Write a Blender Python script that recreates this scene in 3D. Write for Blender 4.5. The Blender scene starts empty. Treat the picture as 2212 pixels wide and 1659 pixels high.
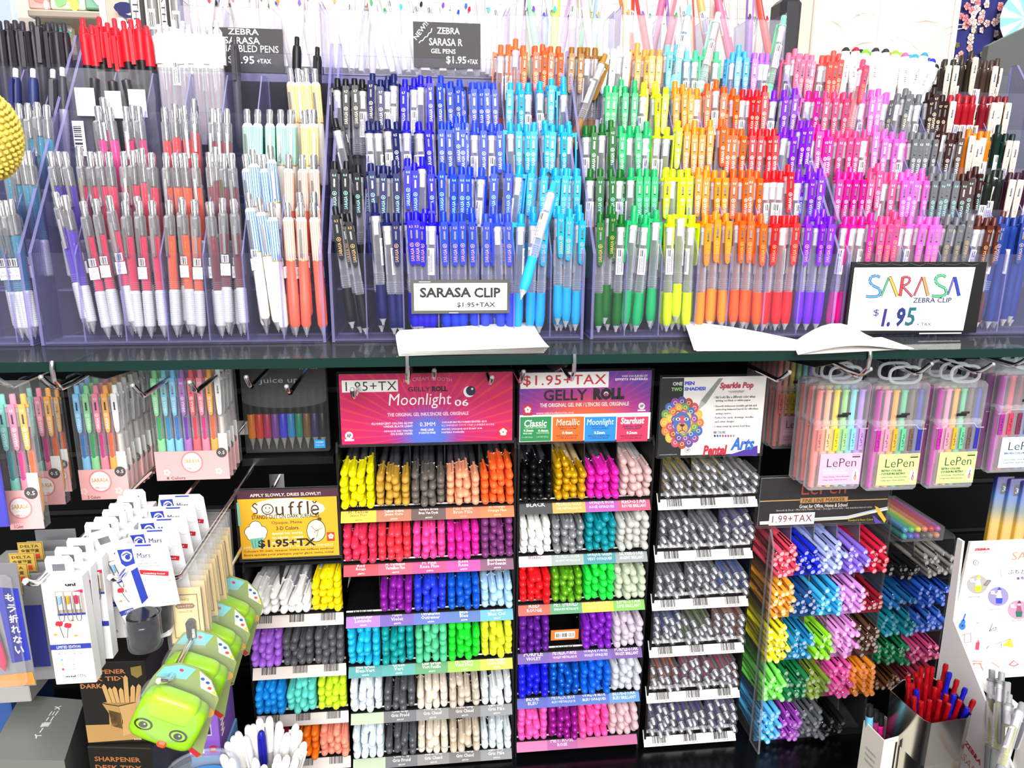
import bpy, math, random
from mathutils import Vector, Matrix

# ------------------------------------------------------------------ camera, world, lights
S = bpy.context.scene
COL = S.collection
rnd = random.Random(11)
F, CX, CY = 1600.0, 1106.0, 829.5          # focal length and centre in pixels of the 2212x1659 frame
R = math.radians
_y, _p, _r = R(6.5), R(13.7), R(0.5)
EYE = Vector((0.0, 0.0, 1.40))
_f = Vector((math.sin(_y) * math.cos(_p), math.cos(_y) * math.cos(_p), -math.sin(_p)))
_rt = Vector((math.cos(_y), -math.sin(_y), 0.0))
_u = _rt.cross(_f)
RT = _rt * math.cos(_r) + _u * math.sin(_r)
UP = _u * math.cos(_r) - _rt * math.sin(_r)
cd = bpy.data.cameras.new('camera')
cam = bpy.data.objects.new('camera', cd)
COL.objects.link(cam)
cd.sensor_fit = 'HORIZONTAL'
cd.sensor_width = 36.0
cd.lens = F / 2212.0 * 36.0
cd.clip_start = 0.02
cam.matrix_world = Matrix(((RT.x, UP.x, -_f.x, EYE.x), (RT.y, UP.y, -_f.y, EYE.y), (RT.z, UP.z, -_f.z, EYE.z), (0, 0, 0, 1)))
S.camera = cam

w = bpy.data.worlds.new('world')
S.world = w
w.use_nodes = True
nt = w.node_tree
bg = nt.nodes['Background']
tc = nt.nodes.new('ShaderNodeTexCoord')
sx = nt.nodes.new('ShaderNodeSeparateXYZ')
cr = nt.nodes.new('ShaderNodeValToRGB')
nt.links.new(tc.outputs['Generated'], sx.inputs[0])
nt.links.new(sx.outputs['Z'], cr.inputs[0])
nt.links.new(cr.outputs[0], bg.inputs[0])
cr.color_ramp.elements[0].position = 0.0
cr.color_ramp.elements[0].color = (.62, .60, .58, 1)
cr.color_ramp.elements[1].position = 0.75
cr.color_ramp.elements[1].color = (.92, .95, 1, 1)
bg.inputs[1].default_value = 0.50


def area(name, loc, target, sx_, sy_, power, col=(1, 1, 1)):
    l = bpy.data.lights.new(name, 'AREA')
    l.shape = 'RECTANGLE'
    l.size, l.size_y, l.energy, l.color = sx_, sy_, power, col
    o = bpy.data.objects.new(name, l)
    COL.objects.link(o)
    o.location = loc
    o.rotation_euler = (Vector(target) - Vector(loc)).to_track_quat('-Z', 'Y').to_euler()
    return o


# fluorescent ceiling fittings of the shop
area('ceiling_lamp', (-.5, .30, 2.75), (-.5, .35, 0), 0.30, 1.3, 5, (1, .985, .96))
area('ceiling_lamp', (.9, .30, 2.75), (.9, .35, 0), 0.30, 1.3, 5, (1, .985, .96))
area('ceiling_lamp', (.2, -.95, 2.75), (.2, .95, .8), 2.2, 0.30, 20, (1, .985, .96))
area('ceiling_lamp', (.2, -2.1, 2.75), (.2, .95, .8), 2.4, 0.40, 70, (1, .985, .96))
area('ceiling_lamp', (.2, -4.4, 2.75), (.2, .95, .9), 3.6, 0.6, 150, (1, .985, .96))
area('ceiling_lamp', (0, 2.4, 2.75), (0, 2.6, 0), 3.0, 0.3, 30, (1, .985, .96))

S.view_settings.view_transform = 'Standard'
S.view_settings.look = 'None'
S.view_settings.gamma = 1.0
S.view_settings.use_curve_mapping = False
S.view_settings.exposure = 0.42
try:
    S.cycles.transparent_max_bounces = 28
    S.cycles.max_bounces = 6
    S.cycles.diffuse_bounces = 3
    S.cycles.glossy_bounces = 3
    S.cycles.transmission_bounces = 3
    S.cycles.caustics_reflective = False
    S.cycles.caustics_refractive = False
    S.cycles.sample_clamp_indirect = 4.0
except Exception:
    pass


# ------------------------------------------------------------------ helpers
def ray(px, py):
    return _f + RT * ((px - CX) / F) - UP * ((py - CY) / F)


def at(px, py, Y=None, Z=None, X=None):
    """The point of the place that the photograph shows at pixel (px, py), on the plane given."""
    d = ray(px, py)
    t = (Y - EYE.y) / d.y if Y is not None else ((Z - EYE.z) / d.z if Z is not None else (X - EYE.x) / d.x)
    return EYE + d * t


def lin(h):
    """'ff8800' -> linear rgb"""
    if not isinstance(h, str):
        return tuple(h)
    c = [int(h[i:i + 2], 16) / 255 for i in (0, 2, 4)]
    return tuple(x / 12.92 if x <= .04045 else ((x + .055) / 1.055) ** 2.4 for x in c)


MATS = {}


def mat(col, rough=.45, metal=0.0, spec=.5, emit=0.0):
    k = ('p', col, rough, metal, spec, emit)
    if k not in MATS:
        m = bpy.data.materials.new('paint_' + str(col))
        m.use_nodes = True
        b = m.node_tree.nodes['Principled BSDF']
        b.inputs['Base Color'].default_value = (*lin(col), 1)
        b.inputs['Roughness'].default_value = rough
        b.inputs['Metallic'].default_value = metal
        b.inputs['Specular IOR Level'].default_value = spec
        m.diffuse_color = (*lin(col), 1)
        MATS[k] = m
    return MATS[k]


def omat(rough=.4, metal=0.0, mixw=0.0, bump=0.0):
    """plastic in the object's own colour"""
    k = ('o', rough, metal, mixw, bump)
    if k not in MATS:
        m = bpy.data.materials.new('coloured_plastic')
        m.use_nodes = True
        t = m.node_tree
        b = t.nodes['Principled BSDF']
        oi = t.nodes.new('ShaderNodeObjectInfo')
        src = oi.outputs['Color']
        if mixw:
            mx = t.nodes.new('ShaderNodeMixRGB')
            mx.inputs[0].default_value = mixw
            mx.inputs[2].default_value = (1, 1, 1, 1)
            t.links.new(src, mx.inputs[1])
            src = mx.outputs[0]
        t.links.new(src, b.inputs['Base Color'])
        b.inputs['Roughness'].default_value = rough
        b.inputs['Metallic'].default_value = metal
        b.inputs['Specular IOR Level'].default_value = .28
        MATS[k] = m
    return MATS[k]


def clear(name, tint, haze, rim, base=None, rough=.08, objcol=False, tmix=0.5):
    """see-through plastic: lets light straight through, shines at its rims"""
    k = ('c', name)
    if k not in MATS:
        m = bpy.data.materials.new(name)
        m.use_nodes = True
        t = m.node_tree
        b = t.nodes['Principled BSDF']
        b.inputs['Base Color'].default_value = (*(base or (.9, .9, .95)), 1)
        b.inputs['Roughness'].default_value = rough
        tr = t.nodes.new('ShaderNodeBsdfTransparent')
        tr.inputs[0].default_value = (*tint, 1)
        lw = t.nodes.new('ShaderNodeLayerWeight')
        lw.inputs[0].default_value = .35
        mr = t.nodes.new('ShaderNodeMapRange')
        mr.inputs[3].default_value = haze
        mr.inputs[4].default_value = rim
        t.links.new(lw.outputs['Facing'], mr.inputs[0])
        mx = t.nodes.new('ShaderNodeMixShader')
        t.links.new(mr.outputs[0], mx.inputs[0])
        t.links.new(tr.outputs[0], mx.inputs[1])
        t.links.new(b.outputs[0], mx.inputs[2])
        out = t.nodes['Material Output']
        t.links.new(mx.outputs[0], out.inputs['Surface'])
        if objcol:
            oi = t.nodes.new('ShaderNodeObjectInfo')
            t.links.new(oi.outputs['Color'], b.inputs['Base Color'])
            m2 = t.nodes.new('ShaderNodeMixRGB')
            m2.inputs[0].default_value = tmix
            m2.inputs[2].default_value = (1, 1, 1, 1)
            t.links.new(oi.outputs['Color'], m2.inputs[1])
            t.links.new(m2.outputs[0], tr.inputs[0])
        MATS[k] = m
    return MATS[k]


ACR = clear('clear_acrylic', (.95, .95, .97), .012, .16, (.62, .62, .78), .03)
ACRD = clear('clear_acrylic_divider', (.86, .86, .95), .03, .30, (.40, .40, .70), .03)
EDGE = clear('acrylic_edge', (.66, .64, .90), .30, .60, (.42, .40, .74), .15)
BARREL = clear('clear_barrel', (.94, .94, .96), .16, .62, (.86, .86, .92))
CLEARCAP = clear('clear_cap', (.92, .92, .93), .06, .50, (.72, .72, .75), .04)
TINTED = clear('tinted_barrel', (1, 1, 1), .30, .75, objcol=True, tmix=.35)
FROST = clear('frosted_cap', (.95, .95, .95), .55, .85, objcol=True, tmix=.6, rough=.15)
POUCH = clear('clear_pouch', (.98, .98, .98), .025, .28, (.95, .95, .95))
GLASS = clear('shelf_glass', (.82, .90, .88), .22, .55, (.10, .11, .12), .04)
GLASSEDGE = mat('0b2a26', .1)
CHROME = mat('dcdcde', .16, 1.0)
STEEL = mat('c4c2be', .28, 1.0)
BLACK = mat('0a0a0c', .5, 0, .3)
BLACKG = mat('08080a', .22)
WHITE = mat('f6f4f0', .5)
PAPER = mat('f8f6f2', .7)
INK = mat('17151a', .6)
DARKEDGE = mat('2a2730', .4)


RAW = {}


class M:
    """collects faces and links them as one mesh object"""

    def __init__(s):
        s.v, s.f, s.mi, s.mats, s.sm = [], [], [], [], []

    def slot(s, m):
        if m not in s.mats:
            s.mats.append(m)
        return s.mats.index(m)

    def add(s, vs, fs, m, smooth=False, T=None):
        o = len(s.v)
        s.v += [tuple(T @ Vector(p)) for p in vs] if T is not None else [tuple(p) for p in vs]
        if isinstance(m, (list, tuple)):
            sl = [s.slot(x) for x in m]
        else:
            sl = [s.slot(m)] * len(fs)
        for i, f in enumerate(fs):
            s.f.append([o + j for j in f])
            s.mi.append(sl[i])
            s.sm.append(smooth)
        return s

    def box(s, a, b, m, T=None):
        """axis box between corners; m one material or (x faces, y faces, z faces)"""
        x0, y0, z0 = (min(p, q) for p, q in zip(a, b))
        x1, y1, z1 = (max(p, q) for p, q in zip(a, b))
        vs = [(x0, y0, z0), (x1, y0, z0), (x1, y1, z0), (x0, y1, z0), (x0, y0, z1), (x1, y0, z1), (x1, y1, z1), (x0, y1, z1)]
        fs = [(0, 3, 2, 1), (4, 5, 6, 7), (0, 1, 5, 4), (2, 3, 7, 6), (1, 2, 6, 5), (3, 0, 4, 7)]
        mm = [m[2], m[2], m[1], m[1], m[0], m[0]] if isinstance(m, (list, tuple)) else m
        return s.add(vs, fs, mm, T=T)

    def rbox(s, a, b, m, c=.002, T=None):
        """box with chamfered edges"""
        x0, y0, z0 = (min(p, q) for p, q in zip(a, b))
        x1, y1, z1 = (max(p, q) for p, q in zip(a, b))
        c = min(c, (x1 - x0) * .45, (y1 - y0) * .45, (z1 - z0) * .45)
        ctr = Vector(((x0 + x1) / 2, (y0 + y1) / 2, (z0 + z1) / 2))
        h = Vector(((x1 - x0) / 2, (y1 - y0) / 2, (z1 - z0) / 2))
        vs, idx = [], {}
        for sx_ in (-1, 1):
            for sy_ in (-1, 1):
                for sz in (-1, 1):
                    for ax in range(3):
                        d = [h.x - c, h.y - c, h.z - c]
                        d[ax] += c
                        idx[(sx_, sy_, sz, ax)] = len(vs)
                        vs.append((ctr.x + sx_ * d[0], ctr.y + sy_ * d[1], ctr.z + sz * d[2]))
        fs = []
        for ax in range(3):
            o1, o2 = [k for k in range(3) if k != ax]
            for sg in (-1, 1):
                q = []
                for p1, p2 in ((-1, -1), (1, -1), (1, 1), (-1, 1)):
                    k = [0, 0, 0]
                    k[ax], k[o1], k[o2] = sg, p1, p2
                    q.append(idx[(*k, ax)])
                fs.append(q)
        for ax in range(3):
            o1, o2 = [k for k in range(3) if k != ax]
            for p1 in (-1, 1):
                for p2 in (-1, 1):
                    k0, k1 = [0, 0, 0], [0, 0, 0]
                    k0[o1] = k1[o1] = p1
                    k0[o2] = k1[o2] = p2
                    k0[ax], k1[ax] = -1, 1
                    fs.append([idx[(*k0, o1)], idx[(*k1, o1)], idx[(*k1, o2)], idx[(*k0, o2)]])
        for sx_ in (-1, 1):
            for sy_ in (-1, 1):
                for sz in (-1, 1):
                    fs.append([idx[(sx_, sy_, sz, a_)] for a_ in range(3)])
        return s.add(vs, fs, m, T=T)

    def lathe(s, prof, m, n=14, T=None):
        """prof [(r, z)] turned about z"""
        vs, rings = [], []
        for r, z in prof:
            if r < 1e-6:
                rings.append([len(vs)])
                vs.append((0, 0, z))
            else:
                rings.append(list(range(len(vs), len(vs) + n)))
                vs += [(r * math.cos(2 * math.pi * k / n), r * math.sin(2 * math.pi * k / n), z) for k in range(n)]
        fs = []
        for a, b in zip(rings, rings[1:]):
            for k in range(n):
                k2 = (k + 1) % n
                if len(a) == 1 and len(b) == 1:
                    continue
                if len(a) == 1:
                    fs.append((a[0], b[k2], b[k]))
                elif len(b) == 1:
                    fs.append((a[k], a[k2], b[0]))
                else:
                    fs.append((a[k], a[k2], b[k2], b[k]))
        return s.add(vs, fs, m, True, T)

    def tube(s, path, r, m, n=8, cap=True, closed=False, T=None):
        P = [Vector(p) for p in path]
        vs, rings, prev = [], [], None
        N = len(P)
        for i, p in enumerate(P):
            if closed:
                t = (P[(i + 1) % N] - P[i - 1]).normalized()
            else:
                t = (P[min(i + 1, N - 1)] - P[max(i - 1, 0)]).normalized()
            if prev is None:
                a = t.orthogonal().normalized()
            else:
                a = (prev - t * prev.dot(t)).normalized()
            prev = a
            b = t.cross(a)
            rr = r[i] if isinstance(r, (list, tuple)) else r
            rings.append(list(range(len(vs), len(vs) + n)))
            vs += [tuple(p + (a * math.cos(2 * math.pi * k / n) + b * math.sin(2 * math.pi * k / n)) * rr) for k in range(n)]
        fs = []
        for a, b in list(zip(rings, rings[1:])) + ([(rings[-1], rings[0])] if closed else []):
            fs += [(a[k], a[(k + 1) % n], b[(k + 1) % n], b[k]) for k in range(n)]
        if cap and not closed:
            fs += [rings[0][::-1], rings[-1]]
        return s.add(vs, fs, m, True, T)

    def prism(s, poly, d0, d1, m, plane='XZ', side=None, T=None):
        """polygon in a plane, made thick from d0 to d1 along the third axis"""
        def P(p, d):
            return (p[0], d, p[1]) if plane == 'XZ' else ((d, p[0], p[1]) if plane == 'YZ' else (p[0], p[1], d))
        n = len(poly)
        vs = [P(p, d0) for p in poly] + [P(p, d1) for p in poly]
        fs = [list(range(n))[::-1], list(range(n, 2 * n))] + [(k, (k + 1) % n, n + (k + 1) % n, n + k) for k in range(n)]
        mm = [m, m] + [side or m] * n
        return s.add(vs, fs, mm, T=T)

    def blob(s, a, b, m, e=.45, n=20, k=12, T=None):
        """rounded block between two corners, smooth all over"""
        c = [(p + q) / 2 for p, q in zip(a, b)]
        h = [abs(q - p) / 2 for p, q in zip(a, b)]
        sg = lambda v: math.copysign(abs(v) ** e, v)
        vs = []
        for j in range(k + 1):
            ph = -math.pi / 2 + math.pi * j / k
            for i in range(n):
                th = 2 * math.pi * i / n
                vs.append((c[0] + h[0] * sg(math.cos(ph)) * sg(math.cos(th)), c[1] + h[1] * sg(math.cos(ph)) * sg(math.sin(th)), c[2] + h[2] * sg(math.sin(ph))))
        fs = [(j * n + i, j * n + (i + 1) % n, (j + 1) * n + (i + 1) % n, (j + 1) * n + i) for j in range(k) for i in range(n)]
        return s.add(vs, fs, m, True, T)

    def disc(s, c, rx, rz, m, n=20, th=.0004, T=None):
        """flat round mark facing -y at centre c"""
        vs = [(c[0] + rx * math.cos(2 * math.pi * k / n), c[1], c[2] + rz * math.sin(2 * math.pi * k / n)) for k in range(n)]
        return s.add(vs, [list(range(n))], m, T=T)

    def ring(s, c, r0, r1, m, n=24, T=None, kz=1.0):
        vs = []
        for k in range(n):
            a = 2 * math.pi * k / n
            vs += [(c[0] + r0 * math.cos(a), c[1], c[2] + kz * r0 * math.sin(a)), (c[0] + r1 * math.cos(a), c[1], c[2] + kz * r1 * math.sin(a))]
        return s.add(vs, [(2 * k, 2 * k + 1, (2 * k + 3) % (2 * n), (2 * k + 2) % (2 * n)) for k in range(n)], m, T=T)

    def flat(s, poly, m, T=None):
        return s.add(poly, [list(range(len(poly)))], m, T=T)

    def mesh(s, name):
        me = bpy.data.meshes.new(name)
        me.from_pydata(s.v, [], s.f)
        for m in s.mats:
            me.materials.append(m)
        me.polygons.foreach_set('material_index', s.mi)
        me.polygons.foreach_set('use_smooth', s.sm)
        if any(s.sm):
            me.set_sharp_from_angle(angle=R(38))
        me.update()
        RAW[me.name] = s
        return me

    def build(s, name, parent=None, loc=None, rot=None):
        o = bpy.data.objects.new(name, s.mesh(name))
        COL.objects.link(o)
        if parent is not None:
            o.parent = parent
        if loc is not None:
            o.location = loc
        if rot is not None:
            o.rotation_euler = rot
        return o


def tag(o, label, cat, group=None, kind=None):
    o['label'] = label
    o['category'] = cat
    if group:
        o['group'] = group
    if kind:
        o['kind'] = kind
    return o


def thing(name, label, cat, loc=(0, 0, 0), group=None, rot=None):
    o = bpy.data.objects.new(name, None)
    o.empty_display_size = .02
    COL.objects.link(o)
    o.location = loc
    if rot is not None:
        o.rotation_euler = rot
    return tag(o, label, cat, group)


def struct(o, label=None):
    o['kind'] = 'structure'
    if label:
        o['label'] = label
    return o


# ------------------------------------------------------------------ lettering
_GL = {}
_ASP = {}


def glyphs(t, bold=0.0, shear=0.0, res=2, space=1.0):
    if 'M' in t:
        bold = 0.0
    k = (t, bold, shear, res, space)
    if k not in _GL:
        c = bpy.data.curves.new('t', 'FONT')
        c.body, c.resolution_u, c.offset, c.shear, c.space_character = t, res, bold, shear, space
        o = bpy.data.objects.new('t', c)
        me = bpy.data.meshes.new_from_object(o)
        vs = [(v.co.x, v.co.y) for v in me.vertices]
        fs = [tuple(p.vertices) for p in me.polygons]
        bpy.data.objects.remove(o)
        bpy.data.curves.remove(c)
        bpy.data.meshes.remove(me)
        x0, x1 = min(v[0] for v in vs), max(v[0] for v in vs)
        y0, y1 = min(v[1] for v in vs), max(v[1] for v in vs)
        _ASP[k] = max(x1 - x0, 1e-6) / max(y1 - y0, 1e-6)
        _GL[k] = ([((x - x0) / max(x1 - x0, 1e-6), (y - y0) / max(y1 - y0, 1e-6)) for x, y in vs], fs)
    return _GL[k]


def letter(m, t, o, ux, uz, mt, bold=0.0, shear=0.0, res=2, space=1.0, arc=0.0, keep=False):
    """text t filling the box at origin o spanned by vectors ux (along the line) and uz (up)"""
    vs, fs = glyphs(t, bold, shear, res, space)
    o, ux, uz = Vector(o), Vector(ux), Vector(uz)
    if keep:
        wn = _ASP[(t, 0.0 if 'M' in t else bold, shear, res, space)] * uz.length * 1.1
        if wn < ux.length:
            o, ux = o + ux * (.5 - .5 * wn / ux.length), ux * (wn / ux.length)
    m.add([o + ux * x + uz * (y + arc * (1 - (2 * x - 1) ** 2)) for x, y in vs], fs, mt)


def ptext(m, t, xl, yt, xr, yb, Y, mt, bold=0.0, shear=0.0, res=2, space=1.0, lift=.0006, arc=0.0):
    """text on an upright plane y = Y filling the photograph's box xl..xr, yt..yb"""
    a = at(xl, yb, Y=Y)
    b = at(xr, yb, Y=Y)
    c = at(xl, yt, Y=Y)
    letter(m, t, (a.x, Y - lift, a.z), (b.x - a.x, 0, 0), (0, 0, c.z - a.z), mt, bold, shear, res, space, arc)


def prect(m, xl, yt, xr, yb, Y, mt, lift=.0003):
    """printed rectangle on an upright plane y = Y"""
    a, b, c = at(xl, yb, Y=Y), at(xr, yb, Y=Y), at(xl, yt, Y=Y)
    m.flat([(a.x, Y - lift, a.z), (b.x, Y - lift, a.z), (b.x, Y - lift, c.z), (a.x, Y - lift, c.z)], mt)


def bars(m, o, ux, uz, mt, n=22, seed=1):
    """barcode stripes filling a box"""
    r = random.Random(seed)
    o, ux, uz = Vector(o), Vector(ux), Vector(uz)
    x = 0.0
    while x < .98:
        wd = r.choice((.4, .4, .7, 1.1)) / n
        x1 = min(x + wd, 1)
        m.flat([o + ux * x, o + ux * x1, o + ux * x1 + uz, o + ux * x + uz], mt)
        x = x1 + r.choice((.35, .35, .6, .9)) / n


ORD = 'first second third fourth fifth sixth seventh eighth ninth tenth eleventh twelfth thirteenth fourteenth fifteenth sixteenth seventeenth eighteenth nineteenth twentieth'.split()


# ------------------------------------------------------------------ pens: one prototype of each kind, then copies
PROTO = {}


def kind(name, parts):
    """parts: [(part name or None for the pen's own body, mesh, colour key, parent index or None)]"""
    PROTO[name] = dict(parts=parts, first=None)


def spawn(k, mw, cols, label, cat='pen', group=None, skip=()):
    P = PROTO[k]
    if P['first'] is None:
        objs = []
        for pn, me, ck, par in P['parts']:
            o = bpy.data.objects.new(pn or k, me)
            objs.append(o)
        P['first'] = objs
    made = []
    for (pn, me, ck, par), src in zip(P['parts'], P['first']):
        if pn in skip:
            made.append(None)
            continue
        o = src.copy()
        if pn is None:
            o.matrix_world = mw
        else:
            o.parent = made[par or 0]
        c = cols.get(ck) if ck else None
        if c is not None:
            o.color = (*lin(c), 1)
        COL.objects.link(o)
        made.append(o)
    return tag(made[0], label, cat, group)


def coloured(mt, c):
    """the fixed-colour twin of a material that takes the object's own colour"""
    for k, v in list(MATS.items()):
        if v is mt:
            if k[0] == 'o':
                cl = lin(c) if not k[3] else tuple(x + (1 - x) * k[3] for x in lin(c))
                return mat(cl, k[1], k[2])
            if k == ('c', 'tinted_barrel'):
                return clear('tinted_' + c, tuple(x * .65 + .35 for x in lin(c)), .30, .75, lin(c))
            if k == ('c', 'frosted_cap'):
                return clear('frosted_' + c, tuple(x * .4 + .57 for x in lin(c)), .55, .85, lin(c), .15)
    return mt


def pour(big, k, mw, cols, skip=()):
    """adds a pen of kind k to one mesh that holds a whole uncounted mass"""
    for pn, me, ck, par in PROTO[k]['parts']:
        if pn in skip:
            continue
        r = RAW[me.name]
        o = len(big.v)
        big.v += [tuple(mw @ Vector(p)) for p in r.v]
        sl = [big.slot(coloured(mm, cols[ck]) if ck else mm) for mm in r.mats]
        big.f += [[o + j for j in f] for f in r.f]
        big.mi += [sl[i] for i in r.mi]
        big.sm += r.sm


def frame(loc, d, spin=0.0, up=(0, -1, 0)):
    """matrix that puts local z along d and local -y towards the viewer side, turned by spin about the pen's own axis"""
    z = Vector(d).normalized()
    y = -(Vector(up) - z * Vector(up).dot(z)).normalized()
    x = y.cross(z)
    Mx = Matrix(((x.x, y.x, z.x, loc[0]), (x.y, y.y, z.y, loc[1]), (x.z, y.z, z.z, loc[2]), (0, 0, 0, 1)))
    return Mx @ Matrix.Rotation(spin, 4, 'Z')


def clear_protos():
    for P in PROTO.values():
        for o in P['first'] or ():
            if o.users == 0 or o.name not in COL.objects:
                bpy.data.objects.remove(o)
# ------------------------------------------------------------------ setting
YW = 1.20                                    # face of the black slatwall behind everything
ZS = 1.2455                                  # top of the glass shelf
ZC = .580                                    # top of the black counter
m = M()
z = .30
while z < 1.52:
    m.rbox((-1.5, YW, z + .006), (1.7, YW + .018, z + .094), mat('070709', .75, 0, .15), .002)
    m.box((-1.5, YW + .012, z - .006), (1.7, YW + .02, z + .006), mat('1c1c1e', .5))
    z += .10
m.box((-1.5, YW + .018, .25), (1.7, YW + .03, 1.54), BLACK)
struct(m.build('wall_slatted'))
m = M()
m.rbox((-1.2, .50, ZC - .03), (1.4, YW - .002, ZC), BLACKG, .003)
m.box((-1.2, .53, ZC - .3), (1.4, YW - .002, ZC - .03), BLACK)
tag(m.build('counter_top'), 'black laminate counter that the pen racks stand on', 'counter')
m = M()
m.box((-3.5, 3.2, -.2), (3.8, 3.25, 3.2), mat('ded2c4', .8))
struct(m.build('wall_back'))
m = M()
m.box((-4, -3, -.05), (4, 3.2, 0), mat('8c8680', .5))
struct(m.build('floor'))

m = M()
m.rbox((-1.0, .752, ZS - .010), (1.3, YW, ZS), [GLASS] * 26, .0012) if False else m.box((-1.0, .7545, ZS - .010), (1.3, YW, ZS), (GLASSEDGE, GLASSEDGE, GLASS))
sh = m.build('glass_shelf')
tag(sh, 'long clear glass shelf with dark green front edge under the pen organizers', 'shelf')
for px in (165, 883, 1222, 1822):
    p = at(px, 800, Y=.80)
    b = M()
    b.prism([(.80, ZS - .010), (.80, ZS - .022), (.86, ZS - .042), (YW, ZS - .075), (YW, ZS - .010)], p.x - .0025, p.x + .0025, BLACK, 'YZ')
    b.tube([(p.x, .7535, ZS + .001), (p.x, .7515, ZS - .006), (p.x, .7525, ZS - .018), (p.x, .764, ZS - .029), (p.x, .79, ZS - .030), (p.x, .83, ZS - .028)], .0023, CHROME, 8)
    ob = b.build('shelf_bracket')
    tag(ob, {165: 'hooked chrome shelf bracket above the pink labelled five-pen packs', 883: 'hooked chrome shelf bracket under the stack of scrap paper',
             1222: 'hooked chrome shelf bracket above the purple and orange header sign', 1822: 'hooked chrome shelf bracket under the folded white paper'}[px], 'bracket', 'shelf brackets')

# clear risers behind the pens that carry the rear organizers
# ------------------------------------------------------------------ stepped clear organizers
Y0, DY, DZ = .840, .043, .0525
ZB0, PH = 1.2495, .0955


def X0(px):
    return at(px, 560, Y=Y0).x


SEC = {
    'far left': (-160, 42, [-70, 8]),
    'left': (66, 692, [160, 252, 345, 437, 522, 602]),
    'middle': (712, 1262, [787, 869, 946, 1034, 1112, 1192]),
    'right': (1284, 1814, [1357, 1432, 1511, 1581, 1661, 1737]),
    'far right': (1834, 2395, [1900, 1958, 2034, 2108, 2182, 2255]),
}
ORGLAB = {
    'far left': 'clear stepped acrylic pen organizer cut off by the picture edge beside the yellow crochet',
    'left': 'clear stepped acrylic organizer holding silver gripped gel pens and coral pens',
    'middle': 'clear stepped acrylic organizer holding black, blue and turquoise clip pens',
    'right': 'clear stepped acrylic organizer holding green, yellow, orange, red and purple clip pens',
    'far right': 'clear stepped acrylic organizer holding pink, grey and brown clip pens',
}
for sname, (pl, pr, divs) in SEC.items():
    xl, xr = X0(pl), X0(pr)
    t = thing('pen_organizer', ORGLAB[sname], 'organizer', ((xl + xr) / 2, Y0, ZS), 'stepped acrylic organizers on the shelf')
    off = Vector((-(xl + xr) / 2, -Y0, -ZS))
    T = Matrix.Translation(off)
    yb = Y0 + 5 * DY
    for x in (xl, xr):
        m = M()
        m.prism([(Y0, ZS + .0006), (yb, ZS + .0006), (yb, ZB0 + 4 * DZ + PH + .042), (yb - .012, ZB0 + 4 * DZ + PH + .042), (Y0, ZB0 + PH)], x - .0016, x + .0016, ACRD, 'YZ', EDGE, T)
        m.build('side_panel', t)
    for i in range(5):
        m = M()
        y = Y0 + i * DY
        zlo = ZS + .0006 if i == 0 else ZB0 + (i - 1) * DZ
        m.box((xl + .0016, y, zlo), (xr - .0016, y + .0022, ZB0 + i * DZ + PH), (EDGE, ACR, EDGE), T)
        m.build('front_panel', t)
        m = M()
        m.box((xl + .0016, y + .0022, ZB0 + i * DZ - .0022), (xr - .0016, y + DY, ZB0 + i * DZ), (EDGE, EDGE, ACRD), T)
        m.build('tier_floor', t)
    m = M()
    m.box((xl + .0016, yb - .0022, ZS + .0006), (xr - .0016, yb, ZB0 + 4 * DZ + PH + .03), (EDGE, ACR, EDGE), T)
    m.build('back_panel', t)
    for px in divs:
        x = X0(px)
        m = M()
        m.prism([(Y0 + .0023, ZB0), (yb - .0023, ZB0), (yb - .0023, ZB0 + 4 * DZ + PH), (Y0 + 4 * DY, ZB0 + 4 * DZ + PH - .004), (Y0 + .0023, ZB0 + PH - .003)], x - .0008, x + .0008, ACRD, 'YZ', EDGE, T)
        m.build('divider', t)

# ------------------------------------------------------------------ pens of the stepped organizers
OC_PL, OC_SOFT = omat(.32), omat(.55)
SILV = mat('e4e4e6', .35, .2)


def pmesh(name, fn):
    q = M()
    fn(q)
    return q.mesh(name)


def _barrel(q):
    pr = [(.0040, .046), (.0050, .049)]
    for k in range(5):
        z0 = .0505 + k * .0024
        pr += [(.0051, z0), (.0056, z0 + .0006), (.0056, z0 + .0013), (.0051, z0 + .0019)]
    pr += [(.0050, .064), (.0050, .117), (.0054, .118), (.0054, .1262), (.0036, .1275)]
    q.lathe(pr, BARREL, 12)
    q.lathe([(.0001, .1035), (.0033, .104), (.0033, .1185), (.0040, .1190), (.0040, .1255), (.0001, .1256)], mat('f2f0f4', .4), 10)


def _tip(q):
    q.lathe([(0, 0), (.0004, .0002), (.0005, .0020), (.0014, .0026), (.0018, .0050), (.0040, .0098), (.0041, .0108)], clear('clear_tip', (.85, .85, .85), .45, .8, (.75, .75, .76)), 12)
    q.lathe([(0, 0), (.0006, .0002), (.0009, .004), (.0018, .0108)], STEEL, 8)


def _grip(q):
    q.lathe([(.0040, .0100), (.0048, .0120), (.0057, .0190), (.0057, .0300), (.0054, .0440), (.0054, .0480), (.0046, .0488)], OC_SOFT, 14)


def _refill(q):
    q.lathe([(0, .049), (.0029, .0491), (.0029, .103), (0, .1031)], TINTED, 8)


def _button(q):
    q.lathe([(.0036, .1260), (.0036, .1372), (.0031, .1384), (0, .1385)], OC_PL, 12)
    q.lathe([(.0055, .1245), (.0056, .1250), (.0056, .1262), (.0040, .1278), (.0036, .1279)], OC_PL, 12)


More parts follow.
